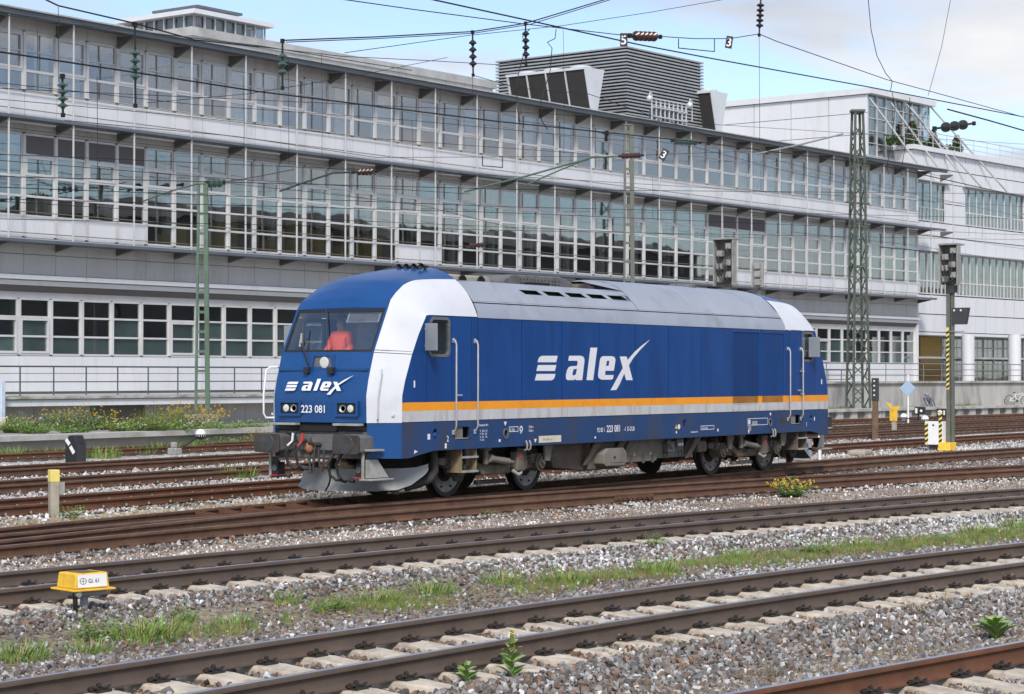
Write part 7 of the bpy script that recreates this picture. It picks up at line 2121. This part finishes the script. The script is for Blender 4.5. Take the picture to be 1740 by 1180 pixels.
def plant(name, me, x, y, sc, label, cat='weed', group=None, z=None, rz=None):
    o = obj(name, me)
    zz_ = float(ground_z(np.array([x]), np.array([y]))[0]) if z is None else z
    o.location = (x, y, zz_); o.scale = (sc, sc, sc) if not isinstance(sc, tuple) else sc
    o.rotation_euler = (0, 0, random.uniform(0, 6) if rz is None else rz)
    return tag(o, label, cat, group)
g = 'weeds between the two front tracks'
LST = [('weed', T_B, 165, 1078, 1.15, 'bushy green weed right beside the yellow track box'), ('grass_clump', T_A, 250, 1080, 1.3, 'large bright grass clump right of the yellow track box'),
       ('weed', T_B, 318, 1050, .75, 'small leafy weed between the two left grass clumps'), ('grass_clump', T_A, 396, 1058, .8, 'low grass clump fourth from the yellow track box'),
       ('grass_clump', T_A, 40, 1112, 1.0, 'grass clump in the lower left corner'), ('grass_clump', T_A, 150, 1102, .8, 'flat grass patch below the yellow track box'),
       ('grass_clump', T_A, 485, 1022, .7, 'small grass clump below the left watermark-free ballast bank'), ('weed', T_B, 555, 1032, .95, 'round leafy weed at the middle left of the grass strip'),
       ('grass_clump', T_A, 640, 1018, 1.0, 'grass clump right of the round leafy weed'), ('grass_clump', T_A, 735, 1002, 1.0, 'grass clump below the front wheels of the locomotive'),
       ('weed', T_B, 822, 955, .8, 'thin leafy weed at the edge of the second track'), ('grass_clump', T_A, 855, 985, 1.0, 'grass clump below the middle of the fuel tank'),
       ('grass_clump', T_A, 965, 985, 1.1, 'wide grass clump in the middle of the strip'), ('grass_clump', T_A, 1120, 968, 1.2, 'wide grass clump right of the middle of the strip'),
       ('weed', T_B, 1112, 940, .8, 'green weed above the right middle grass clump'), ('grass_clump', T_A, 1255, 946, .9, 'grass clump below the rear bogie'),
       ('weed', T_B, 1385, 936, 1.15, 'densest green weed clump on the right part of the strip'), ('grass_clump', T_A, 1455, 925, 1.0, 'yellowish grass clump beside the dense right weed'),
       ('weed', T_B, 1525, 918, .85, 'green weed third from the right end of the strip'), ('weed', T_B, 1605, 914, .75, 'green weed second from the right end of the strip'),
       ('grass_clump', T_A, 1660, 903, 1.1, 'grass clump near the right end of the strip'), ('grass_clump', T_A, 1725, 893, 1.1, 'rightmost grass clump of the strip'),
       ('weed', T_B, 998, 932, .7, 'thin weed beside the near rail of the second track, middle'), ('weed', T_B, 1235, 908, .7, 'thin weed beside the near rail of the second track, right'),
       ('weed', T_B, 1378, 893, .9, 'tall thin weed leaning over the near rail of the second track')]
for i, (nm, V, u, v, sc, lb) in enumerate(LST):
    p = atz(u, v, -.30)
    plant(nm, V[i % 3], p.x, p.y, sc, lb.replace('left watermark-free ballast', 'stone'), 'grass' if nm == 'grass_clump' else 'weed', g)
p = atz(1346, 842, -.2); plant('ragwort', T_R[0], p.x, p.y, (.92, .92, 1.05), 'round ragwort bush with yellow flowers in front of the rear bogie', 'bush', z=-.22)
p = atz(833, 877, -.2); plant('weed', T_B[1], p.x, p.y, .55, 'little weed at the rail below the front bogie', z=-.2)
p = atz(405, 814, -.2); plant('grass_clump', T_A[1], p.x, p.y, 1.7, 'grass clump on the pale ballast bank left of the buffers', 'grass', z=-.22)
for i, (u, v, sc, lb) in enumerate(((175, 778, 2.0, 'grass clump right of the black dwarf signal'), (280, 769, 2.0, 'round grass clump midway between dwarf signal and buffers'), (85, 778, 1.8, 'pale grass clump left of the black dwarf signal'), (20, 780, 2.0, 'grass clump at the left edge behind the rails'), (330, 766, 1.8, 'grass clump below the ball lever'), (240, 772, 1.6, 'thin grass clump left of the ball lever'))):
    p = atz(u, v, -.2); plant('grass_clump', T_A[i % 3], p.x, p.y, sc, lb, 'grass', 'grass clumps between the far tracks', z=-.22)
p = atz(120, 880, -.2); plant('weed', T_B[0], p.x, p.y, 1.0, 'green weed right of the concrete post with yellow top', z=-.2)
for i, (u, v, sc, lb) in enumerate(((820, 1060, .0, ''), (1550, 1052, 1.0, 'dry brown weed on the stones, left one at the lower right'), (1600, 1078, .9, 'green dry weed on the stones, lower right'), (1600, 1035, 1.2, 'tall dry weed beside the near rail at right'), (1155, 1112, 1.0, 'dark dry tuft on the stones below the near track'), (1075, 1135, 1.0, 'dark dry tuft near the bottom edge'), (1300, 1140, 1.0, 'brown dry tuft near the bottom edge at right'), (1720, 1010, 1.2, 'heap of brown twigs by the rail at the right edge'))):
    if sc:
        p = atz(u, v, -.28); plant('dry_weed', T_D[i % 2], p.x, p.y, sc, lb, 'weed', 'dry weeds on the front ballast')
# weeds along the left platform
for i, (u, dist, kind, sc, lb) in enumerate(((35, 74, 'L', 1.1, 'low white flowered weed patch at the far left of the platform'), (105, 75, 'H', .85, 'green weed bush second from the left on the platform'), (150, 75, 'H', .95, 'yellow flowered weed above the dwarf signal'), (60, 71, 'L', .8, 'leafy weeds below the kerb at the far left'), (190, 76, 'L', 1.0, 'low green weeds left of the white flowered bush'), (245, 75, 'L', 1.0, 'bush with white flowers left of the light green mast'), (278, 74, 'H', 1.0, 'tall olive weed left of the light green mast'), (335, 76, 'Y', 1.25, 'big yellow bush at the foot of the light green mast'), (300, 72, 'L', .9, 'white flowered weeds before the big yellow bush'), (375, 74, 'L', .9, 'low weeds right of the big yellow bush'), (425, 76, 'L', .8, 'small weed left of the locomotive on the platform'), (450, 74, 'Y', .7, 'small yellow weed next to the far front buffer'), (230, 71, 'L', .8, 'low weeds below the kerb left of the lever'), (125, 70, 'L', .8, 'low leafy weeds behind the dwarf signal'), (20, 71.5, 'H', .7, 'olive weed in front of the kerb at the left edge'), (200, 71, 'H', .55, 'olive weed in front of the kerb right of the dwarf signal'), (260, 71, 'H', .75, 'tall olive weed in front of the kerb left of the lever'), (355, 72, 'L', .8, 'green weeds in front of the kerb right of the lever'), (405, 73, 'L', .7, 'green weeds in front of the kerb near the buffers'))):
    p = atd(u, 700, dist); V = {'L': T_L, 'H': T_H, 'Y': T_Y}[kind]
    z_ = .30 if p.y > gedge(p.x, 2.9) else -.2
    plant({'L': 'low_weed', 'H': 'tall_weed', 'Y': 'yellow_bush'}[kind], V[i % len(V)], p.x, p.y, sc, lb, 'bush' if kind == 'Y' else 'weed', 'weeds along the left platform', z=z_)
for i, (x, o_, sc, lb) in enumerate(((66, 5.2, .9, 'weeds at the foot of the lattice mast'), (68.5, 5.0, .8, 'brownish weed right of the lattice mast foot'), (84, 5.4, .8, 'green weeds below the ramp wall between the bicycles'), (78, 5.5, .5, 'little weed left of the blue bicycle'), (64, 5.4, .6, 'dry weeds at the wall behind the locomotive tail'))):
    plant('low_weed', T_L[i % 2], x, gedge(x, o_), sc, lb, 'weed', 'weeds along the ramp wall', z=.28)
# mulleins
def mullein(name, label, u, v, h, leaves, leaf, spike):
    p = atz(u, v, -.28); p.z = float(ground_z(np.array([p.x]), np.array([p.y]))[0])
    o = thing(name, label, 'plant', tuple(p), 'mullein plants')
    rr = random.Random(u)
    MB().cyl(p, p + Vector((0, 0, h)), .012, .007, n=8).build('stem', M_g2, o, smooth=40)
    for k in range(leaves):
        t = k / leaves; az = k * 2.4 + rr.uniform(-.2, .2); l_ = leaf * (1.15 - .7 * t) * rr.uniform(.85, 1.1); z0 = h * (.05 + .75 * t)
        d = Vector((math.cos(az), math.sin(az), 0)); s = Vector((-d.y, d.x, 0)); rows = []
        for j in range(6):
            q = j / 5; w = l_ * .32 * math.sin(PI * min(1, q * .92 + .08)) ** .8 + .002
            c = p + d * (l_ * q) + Vector((0, 0, z0 + l_ * (1.05 * q - .50 * q * q)))
            rows.append([c - s * w + Vector((0, 0, w * .3)), c, c + s * w + Vector((0, 0, w * .3))])
        MB().grid(rows).build('leaf', M_mull if k % 3 else M_g1, o, smooth=60)
    if spike:
        mb = MB()
        for k in range(60):
            t = k / 60; a = k * 2.4; c = p + Vector((0, 0, h * (.55 + .45 * t))) + Vector((math.cos(a), math.sin(a), 0)) * .02 * (1 - .6 * t)
            mb.ball(c, .012 * (1 - .4 * t), 6, 4, m=1 if (t > .8 and k % 2) else 0)
        stuff(mb.build('flower_spike', [M_g3, M_fl], o, clean=False))
mullein('mullein', 'broad leaved mullein on the stones at the lower right', 1692, 1078, .26, 14, .24, False)
mullein('mullein', 'mullein with a tall flower spike at the bottom centre', 870, 1165, .42, 15, .135, True)
mullein('mullein', 'leafy mullein without flower at the bottom centre', 792, 1172, .20, 9, .13, False)
# grass carpet of the strip, straw beside the tracks
tuft_col = bpy.data.collections.new('tuft_shapes')
M_tg = bpy.data.materials.new('carpet_grass'); M_tg.use_nodes = True
N, L = M_tg.node_tree.nodes, M_tg.node_tree.links
N['Principled BSDF'].inputs['Roughness'].default_value = .8
an = N.new('ShaderNodeAttribute'); an.attribute_type = 'INSTANCER'; an.attribute_name = 'scol'; L.new(an.outputs['Color'], N['Principled BSDF'].inputs['Base Color'])
for i in range(4):
    me = tuft(80 + i, 26, .5, .5, 1.5, .022, 1, .6).mesh('tuft', [M_tg], None, clean=False)
    o = bpy.data.objects.new('tuft', me); tuft_col.objects.link(o)
n = 8000
x = RNG.uniform(-27, 3, n); a_, b_ = TR['A'](x), TR['B'](x); off = RNG.normal(0, .36, n)
y = (a_ + b_) / 2 + .5 + off
dens = smooth(.42, .72, vnoise(x, y, 1.1, 11) + .20 * smooth(-20, -15, x)) * smooth(1.15, .5, np.abs(off)); keep = RNG.random(n) < dens + .05
x, y = x[keep], y[keep]
n2 = 1500; x2 = RNG.uniform(-17, 22, n2); y2 = TR['L'](x2) + RNG.uniform(1.7, 3.4, n2)
n3 = 260; x3 = RNG.uniform(-24, -14, n3); y3 = RNG.uniform(-2.9, -1.4, n3) + TR['A'](x3) - 1.0
X_, Y_ = np.r_[x, x2, x3], np.r_[y, y2, y3]
cg = np.where(RNG.random((len(x), 1)) < .42, np.array([.155, .26, .05]), np.array([.25, .22, .08])); cs_ = np.zeros((n2 + n3, 3)) + np.array([.36, .27, .14])
cols = np.concatenate([cg, cs_]) * np.exp(RNG.normal(0, .2, (len(X_), 1)))
size = np.r_[RNG.uniform(.035, .095, len(x)), RNG.uniform(.05, .11, n2), RNG.uniform(.05, .10, n3)]
P_ = np.stack([X_, Y_, ground_z(X_, Y_)], 1)
gr = points_object('grass', P_, size, cols, tuft_col)
me = gr.data; e = np.zeros((len(X_), 3)); e[:, 2] = RNG.uniform(0, 6.28, len(X_)); me.attributes['eul'].data.foreach_set('vector', e.astype(np.float32).ravel())
tag(gr, 'thin green and straw coloured grass growing between the tracks', 'grass', kind='stuff')
# roof garden at the right
for i, (u, v0, v1, w) in enumerate(((1583, 228, 256, 1.0), (1625, 240, 262, .7), (1672, 250, 272, .8))):
    c = fp((74.6, 77.6, 81.0)[i], ROFF + .9, 17.5); hh = (1.7, 1.4, 1.3)[i]
    rr = random.Random(i); mb = MB()
    for k in range(420):
        t = rr.random() ** .8; a = rr.uniform(0, 2 * PI); q = w * (1 - t * .8) * .8 * math.sqrt(rr.random()); p = c + Vector((q * math.cos(a), q * math.sin(a), .1 + hh * t)); s_ = .11
        d1 = Vector((rr.gauss(0, 1), rr.gauss(0, 1), rr.gauss(0, 1))).normalized() * s_; d2 = d1.cross(Vector((rr.gauss(0, 1), rr.gauss(0, 1), 1))).normalized() * s_ * .6
        mb.add([p - d1, p + d2, p + d1, p - d2], [(0, 1, 2, 3)], rr.choice((0, 0, 1, 2)))
    o = thing('roof_shrub', ('tallest conical shrub on the right roof terrace', 'middle conical shrub on the right roof terrace', 'rightmost conical shrub on the roof terrace')[i], 'shrub', tuple(c), 'shrubs on the roof terrace')
    mb.build('crown', [M_g4, M_g3, M_twig], o, clean=False); MB().cyl(c, c + Vector((0, 0, hh * .6)), .05, .02, n=6).build('trunk', M_twig, o)
mb = MB(); rr = random.Random(5)
for k in range(1500):
    s = rr.uniform(70.5, 79.5); p = fp(s, ROFF + rr.uniform(.2, .9), 17.5 + rr.random() * .55); d1 = Vector((rr.gauss(0, 1), rr.gauss(0, 1), rr.gauss(0, 1))).normalized() * .1; d2 = d1.cross(Vector((0, 0, 1))).normalized() * .06
    mb.add([p - d1, p + d2, p + d1, p - d2], [(0, 1, 2, 3)], rr.choice((0, 0, 0, 1)))
tag(mb.build('hedge', [M_g4, M_g2], clean=False), 'dark clipped hedge along the right roof terrace edge', 'hedge')
railing('terrace_railing', 'thin pale railing around the right roof terrace', [tuple(fp(s, ROFF + .1))[:2] + (0,) for s in np.arange(72, 100, 2.0)], 17.5, 1.1, [.4, .75], M_rod)
